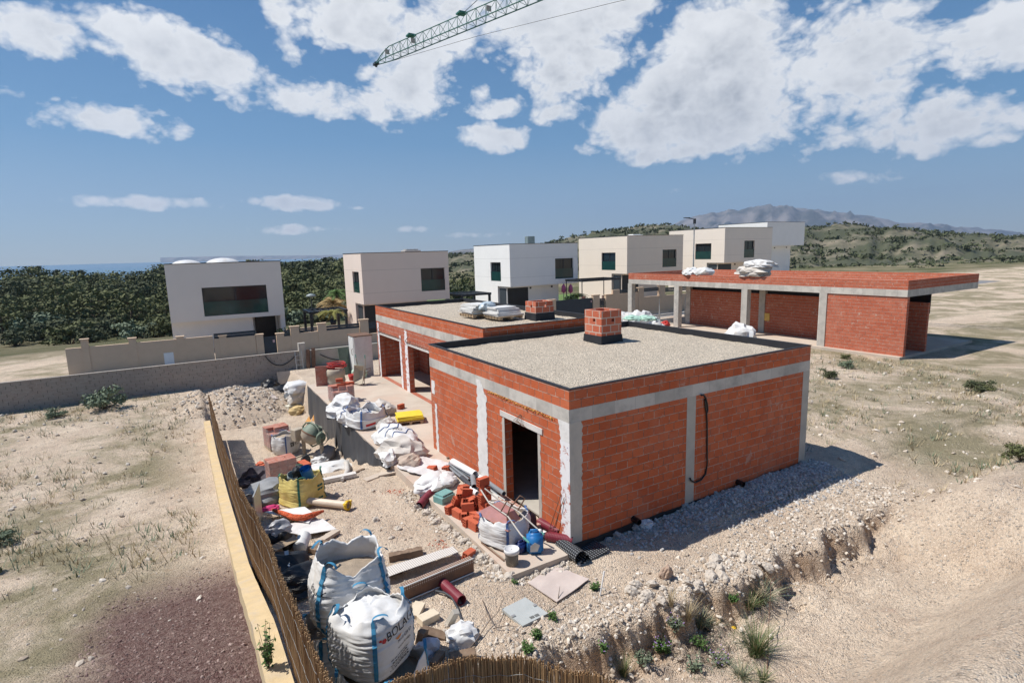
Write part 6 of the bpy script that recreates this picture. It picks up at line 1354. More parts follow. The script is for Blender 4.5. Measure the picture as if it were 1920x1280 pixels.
q = P(617, 884); crumple('empty_sack', 'flat white sacks lying in front of the drainage sheet near the white plank', 'sack', (q.x, q.y, q.z-.02), (1.5, .9, .38), 94, WHITEP, R(-20), 5, .34); mb = MB(); mb.tube([P(642, 868, .12), P(651, 878, .16), P(652, 890, .10), P(642, 903, .07)], [.09, .10, .09, .05], 10); solow('plastic_tube', mb, WHITED, 'bent white plastic sleeve at the right end of the flat sacks', 'sleeve')
bar('long white painted plank lying behind the yellow bag', P(602, 908, .03), P(668, 894, .03), .20, .12, CONCW, 'plank', 'plank', chip=.05); bar('thin brown plank on the soil right of the white plank', P(652, 893), P(682, 881), .10, .04, WOOD, 'plank', 'plank'); bar('beige board on the soil below the corner of the patio, lower one', P(684, 902), P(722, 889), .26, .04, PLANK, 'plank', 'plank'); bar('beige board on the soil below the corner of the patio, upper one', P(712, 893), P(748, 884), .30, .05, PLANK, 'plank', 'plank')
# yellow bag
q = P(568, 938); bY, tY = bigbag('yellow translucent bulk bag full of rubbish with a blue roll on top', (q.x, q.y, q.z-.02), 1.0, .82, R(28), 66, fill=.78, sag=.08, m=YELBAG, sm_=plain('green webbing', (.03, .14, .09), .7, .2, 10), group=None, contents=plain('mixed rubbish', (.10, .09, .085), .8, .9, 14, .8, 20), lower=.95, wr=1.2)
for cz, sz in ((.50, .10), (.40, .10), (.15, .09)): facedecal(bY, tY, R(-90), .12, cz, 1.0, [[(0, 0), (.9, 0), (.9, .6), (0, .6)], [(1.0, 0), (1.9, 0), (1.9, .6), (1.0, .6)]], sz, INKG, 0)
mb = MB(); vs = []; n = 60
for k in range(n):
    a = k/n*5*math.pi; r_ = .05+.10*k/n; vs += [(math.cos(a)*r_, math.sin(a)*r_, .0), (math.cos(a)*r_, math.sin(a)*r_, .42)]
mb.add(vs, [(2*k, 2*k+2, 2*k+3, 2*k+1) for k in range(n-1)], None, True); mb.lathe([(.155, 0), (.155, .4)], 24)
c_ = bY.matrix_world @ Vector((0, 0, 0)); o = solo('blue_roll', mb, BLUEP, 'blue rolled plastic standing in the yellow bag', 'roll', (q.x+.22, q.y+.02, q.z+.60), 0, rot=(R(16), R(-14), 0))
mb = MB(); mb.lathe([(.01, 0), (.13, 0), (.15, .16), (.14, .16), (.12, .02), (.01, .02)], 18); solo('bucket', mb, plain('grey tub', (.28, .33, .32), .5), 'small grey tub on top of the yellow bag', 'bucket', (q.x-.22, q.y+.12, q.z+.68), 0, rot=(.5, .2, 0)); crumple('bin_bag', 'black bag stuffed in the yellow bulk bag beside the blue roll', 'bag', (q.x+.0, q.y+.16, q.z+.66), (.34, .34, .34), 95, BLACKP, 0, 4, .3)
# beige pipe with yellow ends
A, B = P(540, 944, .05), P(652, 956, .05); bpi = thing('beige_pipe', 'long beige pipe with yellow toothed ends lying on the soil', 'pipe', tuple((A+B)/2)); o_ = bpi.location; mb = MB(); mb.tube([A-o_+Vector((0, 0, .1)), B-o_+Vector((0, 0, .1))], .098, 22, hollow=.1); mb.build('tube', BEIGEPVC, bpi)
for e0, e1 in ((B, A), (A, B)):
    d_ = (e0-e1).normalized(); T_ = Matrix.Translation(e0-o_+Vector((0, 0, .1))) @ d_.to_track_quat('Z', 'Y').to_matrix().to_4x4(); mb = MB(); mb.lathe([(.10, -.03), (.125, -.03), (.125, .05), (.10, .05), (.10, -.03)], 22, T_)
    for k in range(3): a = k*2.1+.5; mb.cbox((math.cos(a)*.14, math.sin(a)*.14, .01), (.05, .05, .08), T_, (0, 0, a))
    mb.build('end_ring', YELP, bpi)
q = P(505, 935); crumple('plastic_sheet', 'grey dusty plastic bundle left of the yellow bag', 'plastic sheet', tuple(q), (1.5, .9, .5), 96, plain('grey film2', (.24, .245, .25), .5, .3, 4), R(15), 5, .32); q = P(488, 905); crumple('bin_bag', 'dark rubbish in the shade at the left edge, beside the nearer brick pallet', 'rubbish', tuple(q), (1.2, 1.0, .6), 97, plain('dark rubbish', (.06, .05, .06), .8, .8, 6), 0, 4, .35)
for k in range(7): q = P(rnd(480, 505), rnd(870, 900)); brick((q.x, q.y, q.z), (rnd(-.3, .3), rnd(-.3, .3), rnd(0, 3)), 'dark red brick dumped in the shade at the left edge of the yard', 'bricks dumped at the left edge')
mb = MB(); A, B = P(482, 968), P(497, 1000); mb.cbox((0, 0, .45), (.9, .03, .95)); solo('metal_sheet', mb, STEEL, 'grey metal sheet standing on edge at the left fence', 'sheet', tuple(P(487, 985)), R(75))
q0 = P(507, 957); crumple('rag', 'crumpled pink magenta rag beside the white boards', 'rag', tuple(q0), (.42, .25, .12), 98, plain('magenta cloth', (.48, .03, .14), .8, .2, 6), 0, 4, .3)
sheet('board', 'white board lying on rubble under the orange mesh, far one', 'board', [P(497, 972), P(580, 992), P(592, 974), P(572, 957)], WHITEPVC, .015, .012, 12, 4, lift=.16); sheet('board', 'white board lying in front of the orange mesh, near one', 'board', [P(500, 998), P(566, 1012), P(632, 1000), P(606, 980)], plain('board white grey', (.62, .60, .58), .7), .015, .012, 12, 9, lift=.12)
mb = MB(); pts = [P(512, 968, .2), P(530, 978, .24), P(550, 986, .26), P(570, 988, .26), P(590, 982, .26), P(608, 974, .22)]; mb.tube(pts, [.03, .055, .075, .08, .07, .03], 16); solow('safety_mesh', mb, ORMESH, 'rolled orange safety mesh lying on the white boards', 'mesh')
q = P(574, 1030); A = P(563, 1040, .1); B = P(584, 1006, .26); dr = thing('drum', 'white metal drum tipped over beside the white boards', 'drum', tuple(A)); d_ = (B-A).normalized(); T_ = d_.to_track_quat('Z', 'Y').to_matrix().to_4x4(); mb = MB(); mb.lathe([(.01, 0), (.15, 0), (.155, .01), (.15, .02), (.15, .15), (.155, .16), (.15, .17), (.15, .38), (.155, .39), (.15, .40), (.13, .40), (.01, .39)], 24, Matrix.Translation((0, 0, .1)) @ T_); mb.build('body', STEELW, dr)
q = P(523, 1040); cbx = thing('cardboard_box', 'open cardboard box stuffed with black film by the reed fence', 'box', tuple(q), R(25)); mb = MB(); 
for a, b in (((-.3, -.2, 0), (-.285, .2, .4)), ((.285, -.2, 0), (.3, .2, .4)), ((-.285, -.2, 0), (.285, -.185, .4)), ((-.285, .185, 0), (.285, .2, .4)), ((-.285, -.185, 0), (.285, .185, .015))): mb.box(a, b)
mb.build('carton', CARD, cbx); mb = MB(); mb.add([(-.3, -.2, .4), (.3, -.2, .4), (.28, -.36, .33), (-.28, -.36, .33)], [(0, 1, 2, 3)]); mb.build('flap', CARD, cbx)
crumple('bin_bag', 'black film bulging out of the cardboard box', 'bag', (q.x, q.y, q.z+.1), (.5, .34, .55), 101, BLACKP, 0, 4, .3); crumple('plastic_sheet', 'clear plastic crumpled on the black film by the reed fence', 'plastic sheet', (q.x+.05, q.y+.05, q.z+.52), (.5, .3, .25), 102, plain('clear film', (.38, .38, .39), .3, .3, 6), 0, 4, .35)
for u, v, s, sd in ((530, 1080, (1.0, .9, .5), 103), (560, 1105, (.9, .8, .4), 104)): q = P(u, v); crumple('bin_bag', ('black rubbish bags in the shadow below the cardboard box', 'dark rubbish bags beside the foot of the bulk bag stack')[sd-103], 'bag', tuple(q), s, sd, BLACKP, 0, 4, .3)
bar('dusty timber plank by the tipped white drum, upper one', P(595, 1022, .05), P(633, 1000, .05), .18, .07, PLANK, 'plank', 'plank', chip=.1); bar('dusty timber plank by the tipped white drum, lower one', P(585, 1040, .03), P(612, 1022, .03), .22, .10, WOOD, 'plank', 'plank', chip=.1); bar('grey metal post standing in the rubbish by the reed fence', P(545, 1112), P(541, 1075)+Vector((0, 0, .5)), .08, .04, STEEL, 'post', 'post')
# ------------------------------------------------------------------ rubble right of the bulk bags
for u, v, s, e_, m_, lb in ((782, 1150, (.34, .20, .09), (.1, -.12, .8), BLOCKY, 'pale yellow cut stone block leaning on the bag side'), (803, 1168, (.36, .20, .13), (.05, .05, .2), BLOCKY, 'beige cut stone block right of the leaning pale one'), (812, 1195, (.42, .16, .10), (.2, .3, -.6), WOOD, 'brown timber offcut in the rubble below the beige block'), (842, 1172, (.12, .10, .38), (.5, .2, 0), CONC, 'grey upright concrete offcut in the rubble'), (862, 1180, (.28, .18, .05), (.1, -.1, .4), WHITEPVC, 'white tile leaning in the rubble'), (788, 1208, (.16, .12, .30), (.3, 0, .5), WOOD, 'short timber standing in the shade of the bags'), (820, 1240, (.34, .12, .10), (0, .1, .7), WOOD, 'dark timber offcut just behind the reed fence, left one'), (868, 1238, (.42, .16, .16), (.1, 0, -.3), WOOD, 'dark timber offcut just behind the reed fence, right one')):
    q = P(u, v); mb = MB(); mb.cbox((0, 0, s[2]/2), s); solo('stone_block' if m_ is BLOCKY else 'offcut', mb, m_, lb, 'block' if m_ is BLOCKY else 'offcut', (q.x, q.y, q.z+.01), 0, rot=e_)
q = P(866, 1198); crumple('plastic_sheet', 'crumpled white plastic with plaster lumps in the rubble below the hose', 'plastic sheet', tuple(q), (.5, .4, .25), 111, WHITEP, 0, 5, .4); q = P(803, 1222); crumple('plastic_sheet', 'small bluish white plastic in the shade behind the reed fence', 'plastic sheet', tuple(q), (.3, .28, .2), 112, plain('bluish film', (.50, .52, .58), .4, .15, 6), 0, 4, .35)
q = P(1, 1) if False else P(1210, 985); crumple('plastic_sheet', 'white plastic wrapper on the rubble at the foot of the shaded wall', 'plastic sheet', tuple(q), (.35, .3, .16), 113, WHITEP, 0, 4, .35)
q = P(1247, 1088); mb = MB(); mb.stone((0, 0, 0), .12, (1, .7, .9), 3, 3, .55); mb.v = [(a, b, c*1.9+.10) for a, b, c in mb.v]; solo('rock', mb, plain('brown stone', (.40, .29, .22), .9, .2, 9, .8, 20, bd=.02), 'upright brown stone at the lip of the cut bank', 'rock', tuple(q), 0, rot=(R(6), R(4), 0))
# individual larger rocks
rs = random.Random(23)
def rocks(lst, label, group, m_, r0, r1):
    src = None
    for (u, v) in lst:
        q = on(u, v)
        if src is None: mb = MB(); mb.stone((0, 0, 0), 1, (1, .8, .65), 3, rs.uniform(0, 99), .42); src = o = solo('rock', mb, m_, label, 'rock', group=group)
        else: o = src.copy(); COL.objects.link(o)
        s = rs.uniform(r0, r1); o.location = (q.x, q.y, q.z+s*.2); o.scale = (s, s*rs.uniform(.8, 1.2), s*rs.uniform(.8, 1.1)); o.rotation_euler = (rs.uniform(-.5, .5), rs.uniform(-.5, .5), rs.uniform(0, 6.3))
rocks([(778+k*11+rs.uniform(-5, 5), 945+k*8.2+rs.uniform(-4, 12)) for k in range(17)]+[(rs.uniform(870, 970), rs.uniform(1035, 1072)) for k in range(13)], 'pale limestone rock lying along the outside edge of the concrete slab', 'rocks along the slab edge', STONE, .06, .13)
rocks([(rs.uniform(985, 1062), 1078-abs(rs.uniform(0, 1))*24+rs.uniform(-4, 6)) for k in range(14)], 'grey white rock lying below the front end of the slab', 'rocks below the slab end', STONE, .05, .10)
rocks([(1120+k*17+rs.uniform(-8, 8), 1012-k*6.2+rs.uniform(-8, 10)) for k in range(18)], 'grey crushed rock in the shade at the foot of the long brick wall', 'rocks along the shaded wall', STONEG, .06, .14)
rocks([(rs.uniform(1330, 1440), rs.uniform(1040, 1090)) for k in range(16)]+[(rs.uniform(1180, 1330), rs.uniform(1095, 1135)) for k in range(12)], 'pale rock on the lip of the cut bank', 'rocks on the cut bank', STONE, .06, .15)
rocks([(rs.uniform(770, 880), rs.uniform(1170, 1235)) for k in range(18)], 'dusty rock in the rubble between the bulk bags and the reed fence', 'rocks in the rubble by the bags', STONE, .05, .11)
rocks([(632, 930), (640, 938), (618, 995), (704, 978), (745, 990), (560, 1002), (612, 990), (735, 1010), (700, 920)], 'single pale stone lying on the open yard soil', 'stones on the yard soil', STONE, .06, .10)
# small stones: nobody could count them
mb = MB(); rs2 = random.Random(5); ico = bmesh.new(); bmesh.ops.create_icosphere(ico, subdivisions=1, radius=1); ico.verts.index_update(); IV = [v.co.copy() for v in ico.verts]; IF = [[v.index for v in f.verts] for f in ico.faces]; ico.free()
def pebble(mb, x, y, r, zz=None):
    z = ground(x, y)+r*.15 if zz is None else zz
    M = Matrix.Translation((x, y, z)) @ Euler((rs2.uniform(-1, 1), rs2.uniform(-1, 1), rs2.uniform(0, 6.3))).to_matrix().to_4x4() @ Matrix.Diagonal((r*rs2.uniform(.7, 1.3), r*rs2.uniform(.6, 1.1), r*rs2.uniform(.4, .8), 1))
    mb.add([Vector(v)*rs2.uniform(.75, 1.2) for v in IV], IF, M)
def free(x, y): return not (-1.72 < x < 9 and -.28 < y < 20) and x > -6
mg = MB(); mp = MB(); cnt = 0
while cnt < 6000:
    x = rs2.uniform(-6, 8); y = rs2.uniform(-4.6, 11); d = noise.noise(Vector((x*.7, y*.7, 2)))
    if not free(x, y) or rs2.random() > .45+d*1.2: continue
    pebble(mp, x, y, .006+.030*rs2.random()**3.5); cnt += 1
for k in range(4200):
    y = rs2.gauss(-2.15, .36)-max(0, rs2.gauss(-.2, .5)); x = rs2.uniform(-3, 9); pebble(mp, x, y, .01+.05*rs2.random()**2.5)
for k in range(1100):
    t = rs2.random(); e_ = rs2.random() < .75
    if e_: x = -1.70-abs(rs2.gauss(0, .22)); y = -.3+5.6*rs2.random()
    else: x = rs2.uniform(-1.7, 0); y = -.28-abs(rs2.gauss(0, .14))
    pebble(mp, x, y, .012+.05*rs2.random()**2)
m, n, p = newmat('pebbles'); gi = nd(n, 'ShaderNodeNewGeometry'); c = mixc(n, gi.outputs['Random Per Island'], (.36, .29, .22), (.68, .62, .54)); n.links.new(c, p.inputs['Base Color']); setin(p, Roughness=.95); PEB = m
tag(mp.build('loose_stones', PEB, fix=False), 'loose pale stones and grit scattered over the soil', 'stones', kind='stuff')
for k in range(5200):
    x = 1+8*rs2.random()**.75; y = -.05-abs(rs2.gauss(0, .30+.06*x)); 
    if y < -1.6 or rs2.random() > .15+x*.16: continue
    pebble(mg, x, y, .015+.05*rs2.random()**1.6)
m, n, p = newmat('crushed grey stones'); gi = nd(n, 'ShaderNodeNewGeometry'); c = mixc(n, gi.outputs['Random Per Island'], (.30, .285, .275), (.56, .54, .51)); n.links.new(c, p.inputs['Base Color']); setin(p, Roughness=.95)
tag(mg.build('crushed_stone', m, fix=False), 'grey crushed stone heaped along the foot of the shaded brick wall', 'crushed stone', kind='stuff')
mp2 = MB()
for k in range(900):
    a = rs2.uniform(0, 6.3); r_ = 3.2*rs2.random()**.6; wx, wy = hc.x-1.2+math.cos(a)*r_, hc.y+1.5+math.sin(a)*r_; d = math.hypot((wx-hc.x+1.2)/3.0, (wy-hc.y-1.5)/3.3)
    if d < 1: pebble(mp2, wx, wy, .03+.10*rs2.random()**3, ground(wx, wy, False)+1.22*max(0, 1-d)**.8*(1+.3*fbm((wx-hc.x+1.2)*.7, (wy-hc.y-1.5)*.7, 8)))
tag(mp2.build('spoil_stones', PEB, fix=False), 'stones and clods on the spoil heap', 'stones', kind='stuff')
# brick crumbs on the soil
mc2 = MB()
for (u, v) in ((732, 922), (748, 924), (822, 1018), (830, 1028)):
    q = on(u, v)
    for k in range(45): pebble(mc2, q.x+rs2.gauss(0, .12), q.y+rs2.gauss(0, .12), .006+.02*rs2.random()**2)
tag(mc2.build('brick_crumbs', TERRA, fix=False), 'red brick crumbs strewn on the yard soil', 'brick crumbs', kind='stuff')
# ------------------------------------------------------------------ reed fences, stucco kerb
m, n, p = newmat('reed'); gi = nd(n, 'ShaderNodeNewGeometry'); ri = gi.outputs['Random Per Island']; c = mixc(n, ri, (.20, .10, .042), (.50, .32, .155)); v = ocoord(n); st_ = nd(n, 'ShaderNodeVectorMath', operation='MULTIPLY'); n.links.new(v, st_.inputs[0]); st_.inputs[1].default_value = (60, 60, 3); c = mixc(n, math_(n, 'MULTIPLY', ramp(n, nz(n, st_.outputs[0], 1, 4), .4, .7), .5), c, (.11, .065, .035)); n.links.new(c, p.inputs['Base Color']); setin(p, Roughness=.7); REED = m
ENDM = plain('reed ends', (.62, .47, .36), .8, .2, 20, 0)
def reedfence(label, path, zt, zb, gap, layers, seed):
    """path: function s -> (x, y), zt/zb functions of s (metres along)"""
    rs = random.Random(seed); mb = MB(); L_ = path['len']; t = thing('reed_fence', label, 'fence', (*path['at'](0), zb(0))); o = t.location; mw = MB()
    s = 0
    while s < L_:
        for l in range(layers):
            x, y = path['at'](s+rs.uniform(-.005, .005)); nx_, ny_ = path['n'](s); off = (l-(layers-1)/2)*.014+rs.uniform(-.005, .005); r_ = rs.uniform(.0035, .0062)
            top = zt(s)+rs.gauss(0, .018)+.02*noise.noise(Vector((s*3, seed, 0))); bot = zb(s); tl = rs.gauss(0, .012); dx, dy = path['d'](s)
            A = Vector((x+nx_*off, y+ny_*off, bot))-o; B = Vector((x+nx_*off+dx*tl+nx_*rs.gauss(0, .008), y+ny_*off+dy*tl, top))-o
            vs = []
            for P_, rr in ((A, r_), (A.lerp(B, .5)+Vector((dx, dy, 0))*rs.gauss(0, .004), r_), (B, r_*.95)):
                for k in range(5): a = k*1.2566; vs.append(P_+Vector((math.cos(a)*rr, math.sin(a)*rr, 0)))
            mb.add(vs, [(i*5+k, i*5+(k+1) % 5, i*5+5+(k+1) % 5, i*5+5+k) for i in range(2) for k in range(5)]+[(10, 11, 12, 13, 14)], None, False)
        s += gap
    mb.build('reeds', REED, t, fix=False)
    for f_ in (.12, .45, .78):
        for sd in (-1, 1):
            n_ = int(L_/.08); pts = []
            for k in range(n_+1):
                s = L_*k/n_; x, y = path['at'](s); nx_, ny_ = path['n'](s); z = zt(s)-f_*(zt(s)-zb(s))+.012*math.sin(k*2.1); pts.append(Vector((x+nx_*sd*.022, y+ny_*sd*.022, z))-o)
            mw.tube(pts, .0018, 4)
    mw.build('tie_wire', STEEL, t, fix=False); return t
def polypath(pts):
    L_ = [0]
    for a, b in zip(pts, pts[1:]): L_.append(L_[-1]+math.dist(a, b))
    def loc(s):
        for i in range(len(pts)-1):
            if s <= L_[i+1] or i == len(pts)-2: f_ = (s-L_[i])/(L_[i+1]-L_[i]); return i, f_
    def at(s): i, f_ = loc(s); return (pts[i][0]+(pts[i+1][0]-pts[i][0])*f_, pts[i][1]+(pts[i+1][1]-pts[i][1])*f_)
    def d(s): i, f_ = loc(s); l = L_[i+1]-L_[i]; return ((pts[i+1][0]-pts[i][0])/l, (pts[i+1][1]-pts[i][1])/l)
    return {'len': L_[-1], 'at': at, 'd': d, 'n': lambda s: (-d(s)[1], d(s)[0])}
FT = [(-5.6, 3.25), (-5.16, 3.19), (.26, 2.32), (4, 1.45), (10, .75), (20, .3)]
pA = polypath([(-6.10, -5.5), (-6.12, -3), (-6.08, -1), (-6.10, 1), (-6.1, 4), (-6.1, 19)])
reedfence('brown reed screen running along the stucco kerb at the left', pA, lambda s: pw(pA['at'](s)[1], FT)+.03*math.sin(pA['at'](s)[1]*3.1), lambda s: pw(pA['at'](s)[1], WALLTOP)-.03, .0105, 2, 3)
cp = []
for k in range(25): # smooth curve
    t = k/24*4; pts = [(-6.02, -5.55), (-5.50, -4.72), (-4.9, -4.82), (-4.30, -5.16), (-3.86, -5.78), (-3.6, -6.6)]
    i = min(4, int(t)) if t < 4 else 3; f_ = t-i; P0, P1, P2, P3 = [Vector(pts[max(0, min(5, i+j))]) for j in (-1, 0, 1, 2)]
    c_ = .5*((2*P1)+(P2-P0)*f_+(2*P0-5*P1+4*P2-P3)*f_*f_+(3*P1-P0-3*P2+P3)*f_**3); cp.append((c_.x, c_.y))
cp.append((-3.6, -6.6)); pB = polypath(cp)
reedfence('curved reed screen at the bottom edge of the view, in front of the rubble', pB, lambda s: 2.60+.025*math.sin(s*4.3)+.02*math.sin(s*9), lambda s: 1.25, .0085, 3, 9)
mb = MB(); N = 60; vs = []
for k in range(N+1):
    y = -7+26*k/N; z = pw(y, WALLTOP); w_ = .02*noise.noise(Vector((y*2, 0, 0))); vs += [(-6.16, y, z-2.4), (-6.16, y, z+w_), (-6.42+w_, y, z+w_*.5), (-6.43+w_, y, z-2.4)]
mb.add(vs, [(4*k+i, 4*k+(i+1) % 4, 4*k+4+(i+1) % 4, 4*k+4+i) for k in range(N) for i in range(4)]+[(3, 2, 1, 0), (4*N, 4*N+1, 4*N+2, 4*N+3)]); solow('kerb_wall', mb, STUCCO, 'low ochre stucco wall at the foot of the left reed screen', 'wall')
# ------------------------------------------------------------------ plants
GR1 = plain('grass green', (.10, .145, .05), .7, .35, 6, 0); GR2 = plain('grey green herb', (.15, .19, .12), .8, .3, 6, 0); GR3 = plain('weed green', (.07, .14, .03), .7, .35, 6, 0); STRAW = plain('dry straw', (.42, .34, .21), .8, .3, 6, 0); TWIG = plain('twig', (.16, .12, .095), .85, .3, 6, 0); PURP = plain('purple flower', (.35, .22, .48), .7, .2, 6, 0); YFL = plain('yellow flower', (.75, .45, .02), .7, .1, 6, 0)
def tuft(label, loc, h, w, n, m_, seed, dry=0, name='grass_tuft', wd=.006, cat='grass', group=None):
    rs = random.Random(seed); t = thing(name, label, cat, loc, 0, group); mb = MB(); md = MB()
    for k in range(n):
        a = rs.uniform(0, 6.28); r0 = w*.18*rs.random(); ln = h*rs.uniform(.45, 1.1); sp = rs.uniform(.05, .9)*w/h; b = Vector((math.cos(a)*r0, math.sin(a)*r0, -.02)); d = Vector((math.cos(a), math.sin(a), 0)); sd = Vector((-d.y, d.x, 0))*wd*rs.uniform(.6, 1.3); vs = []
        for j in range(5): s = j/4; c = b+d*ln*sp*(s**1.6)+Vector((0, 0, ln*(s-.25*sp*s*s))); vs += [c-sd*(1-s*.9), c+sd*(1-s*.9)]
        (md if rs.random() < dry else mb).add(vs, [(2*j, 2*j+1, 2*j+3, 2*j+2) for j in range(4)], None, True)
    mb.build('blades', m_, t, fix=False)
    if md.v: md.build('dry_blades', STRAW, t, fix=False)
    return t
def weed(label, loc, w, n, m_, seed, name='weed', ls=.03, flower=None, h=.2, group=None):
    rs = random.Random(seed); t = thing(name, label, 'weed', loc, 0, group); mb = MB(); ms = MB(); mf = MB()
    for k in range(n):
        a = rs.uniform(0, 6.28); tip = Vector((math.cos(a)*w*rs.random()**.6*.5, math.sin(a)*w*rs.random()**.6*.5, h*rs.uniform(.3, 1.1))); ms.tube([(0, 0, -.02), tip*.5+Vector((0, 0, .02)), tip], .0025, 3)
        for j in range(7):
            c = tip*rs.uniform(.3, 1)+Vector((rs.gauss(0, .015), rs.gauss(0, .015), rs.gauss(0, .01))); u_ = Vector((rs.uniform(-1, 1), rs.uniform(-1, 1), rs.uniform(-.3, .8))).normalized(); v_ = u_.cross(Vector((rs.uniform(-1, 1), rs.uniform(-1, 1), 1))).normalized(); s = ls*rs.uniform(.6, 1.3); mb.add([c-u_*s, c+v_*s*.45, c+u_*s, c-v_*s*.45], [(0, 1, 2, 3)])
        if flower and rs.random() < .4: mf.stone(tip+Vector((0, 0, .01)), .012, (1, 1, .7), 1)
    ms.build('stem', TWIG, t, fix=False); mb.build('leaves', m_, t, fix=False)
    if mf.v: mf.build('flower', flower, t, fix=False)
    return t
tuft('large green grass tuft with a yellow flower at the lower right edge of the photo', tuple(on(1418, 1228)), .62, .75, 420, GR1, 1, .18)
q = on(1376, 1205); mb = MB(); mb.tube([(0, 0, 0), (.02, .02, .3)], .004, 4); f0 = solo('yellow_flower', mb, GR3, 'single yellow flower left of the large grass tuft', 'flower', (q.x, q.y, q.z)); mb = MB(); mb.lathe([(.01, 0), (.05, .015), (.01, .02)], 10, Matrix.Translation((.02, .02, .3))); mb.build('petals', YFL, f0)
for k, (u, v, h, w, n, m_, lb) in enumerate(((1425, 1130, .55, .8, 260, GR2, 'grey green broom at the right edge below the cut bank'), (1405, 1145, .4, .5, 150, GR1, 'smaller green tuft beside the grey green broom'), (1310, 1172, .45, .55, 190, GR2, 'grey green tuft at the foot of the brown cut'), (1330, 1178, .35, .5, 150, GR2, 'thin grey green tuft right of the one at the brown cut'), (1170, 1270, .42, .35, 120, GR1, 'upright pale grass spikes at the right end of the curved reed screen'), (1290, 1165, .5, .4, 90, STRAW, 'dry straw tuft on the bank face'), (1390, 1270, .3, .6, 140, GR2, 'low grey green tuft at the bottom edge below the large tuft'), (1430, 1275, .3, .4, 90, GR1, 'small green tuft at the bottom right corner'), (1258, 1140, .35, .3, 60, STRAW, 'dry straw tuft near the upright brown stone'))): tuft(lb, tuple(on(u, v)), h, w, n, m_, 10+k, .3 if m_ is not STRAW else 0)
for k, (u, v, w, n, h, m_, fl, lb) in enumerate(((1240, 1225, .45, 60, .28, GR3, PURP, 'bushy green weed with purple flowers at the foot of the bank'), (1205, 1245, .4, 40, .2, GR2, None, 'grey green low herb left of the purple flowered weed'), (1265, 1195, .4, 45, .25, GR2, PURP, 'grey herb with small flowers above the purple flowered weed'), (1375, 1140, .25, 30, .16, GR3, None, 'dark green sprig on the pale bank below the broom'), (1310, 1212, .4, 30, .15, GR3, None, 'creeping green weed among dry twigs'), (1116, 1105, .22, 30, .12, GR3, None, 'small bright weed at the right corner of the grey pink board'), (1035, 1163, .2, 26, .12, GR3, None, 'small bright weed at the right corner of the metal trap cover'), (1008, 1197, .24, 30, .14, GR3, None, 'green weed below the metal trap cover'), (990, 1225, .26, 34, .16, GR3, None, 'green weed just above the curved reed screen'), (1132, 1235, .2, 20, .2, GR3, PURP, 'small weed in the hollow of the bank'), (965, 1093, .15, 16, .06, GR3, None, 'tiny weed left of the grey pink board'), (1350, 1245, .5, 40, .22, GR2, PURP, 'sprawling herb with lilac flowers on the pale ground'), (1300, 1260, .4, 30, .2, GR2, None, 'sparse grey herb at the bottom edge'))): weed(lb, tuple(on(u, v)), w, n, m_, 50+k, flower=fl, h=h)
q = Xp(534, 1282, -6.36); weed('tall thin weed growing on the ochre stucco wall', (-6.36, -2.95, 1.88), .22, 26, GR3, 77, h=.55)
for k, (pts, lb) in enumerate(((((868, 1232), (895, 1207), (918, 1176), (932, 1160), (946, 1134)), 'forked dry twig lying left of the metal trap cover'), (((905, 1128), (915, 1160), (921, 1180)), 'thin upright dry twig left of the forked one'), (((1046, 1130), (1050, 1112)), 'dark twig on the corner of the grey pink board'), (((1000, 1175), (1030, 1150), (1062, 1132), (1100, 1110)), 'long thin twig between the trap cover and the board'), (((925, 1183), (950, 1182), (972, 1190)), 'curved twig branching right of the forked one'), (((1438, 1270), (1440, 1195), (1444, 1130)), 'rusty thin rod standing at the right edge of the photo'))):
    mb = MB(); P0 = [on(*p_) for p_ in pts]; n_ = len(P0); mb.tube([q_+Vector((0, 0, .03+.12*(j/(n_-1)))) if k < 5 else q_+Vector((0, 0, .25*j)) for j, q_ in enumerate(P0)], [.011*(1-.6*j/(n_-1)) for j in range(n_)], 5); solow('twig' if k < 5 else 'steel_rod', mb, TWIG if k < 5 else RUST, lb, 'twig' if k < 5 else 'rod')
mb = MB(); rs = random.Random(77)
for k in range(420):
    u, v = rs.gauss(1320, 45), rs.gauss(1215, 22); q = on(u, v); a = rs.uniform(0, 6.3); l = rs.uniform(.08, .28); d_ = Vector((math.cos(a), math.sin(a), rs.uniform(-.1, .35))); mb.tube([q, q+d_*l*.5+Vector((0, 0, .02)), q+d_*l], .0028, 3)
tag(mb.build('dry_twigs', TWIG, fix=False), 'mat of dry dead twigs on the bank below the grey green tufts', 'dry twigs', kind='stuff')
mb = MB()
for k in range(1500):
    u, v = rs.uniform(1180, 1445), rs.uniform(1150, 1282); q = on(u, v)
    if q.y > -2.7 or noise.noise(Vector((q.x*2, q.y*2, 3))) < .05: continue
    a = rs.uniform(0, 6.3); h = rs.uniform(.04, .14); d_ = Vector((math.cos(a), math.sin(a), 0)); sd = Vector((-d_.y, d_.x, 0))*.004; mb.add([q-sd, q+sd, q+d_*h*.5+Vector((0, 0, h))], [(0, 1, 2)])
tag(mb.build('sparse_grass', GR2, fix=False), 'sparse grey green grass blades on the pale bank', 'grass', kind='stuff')
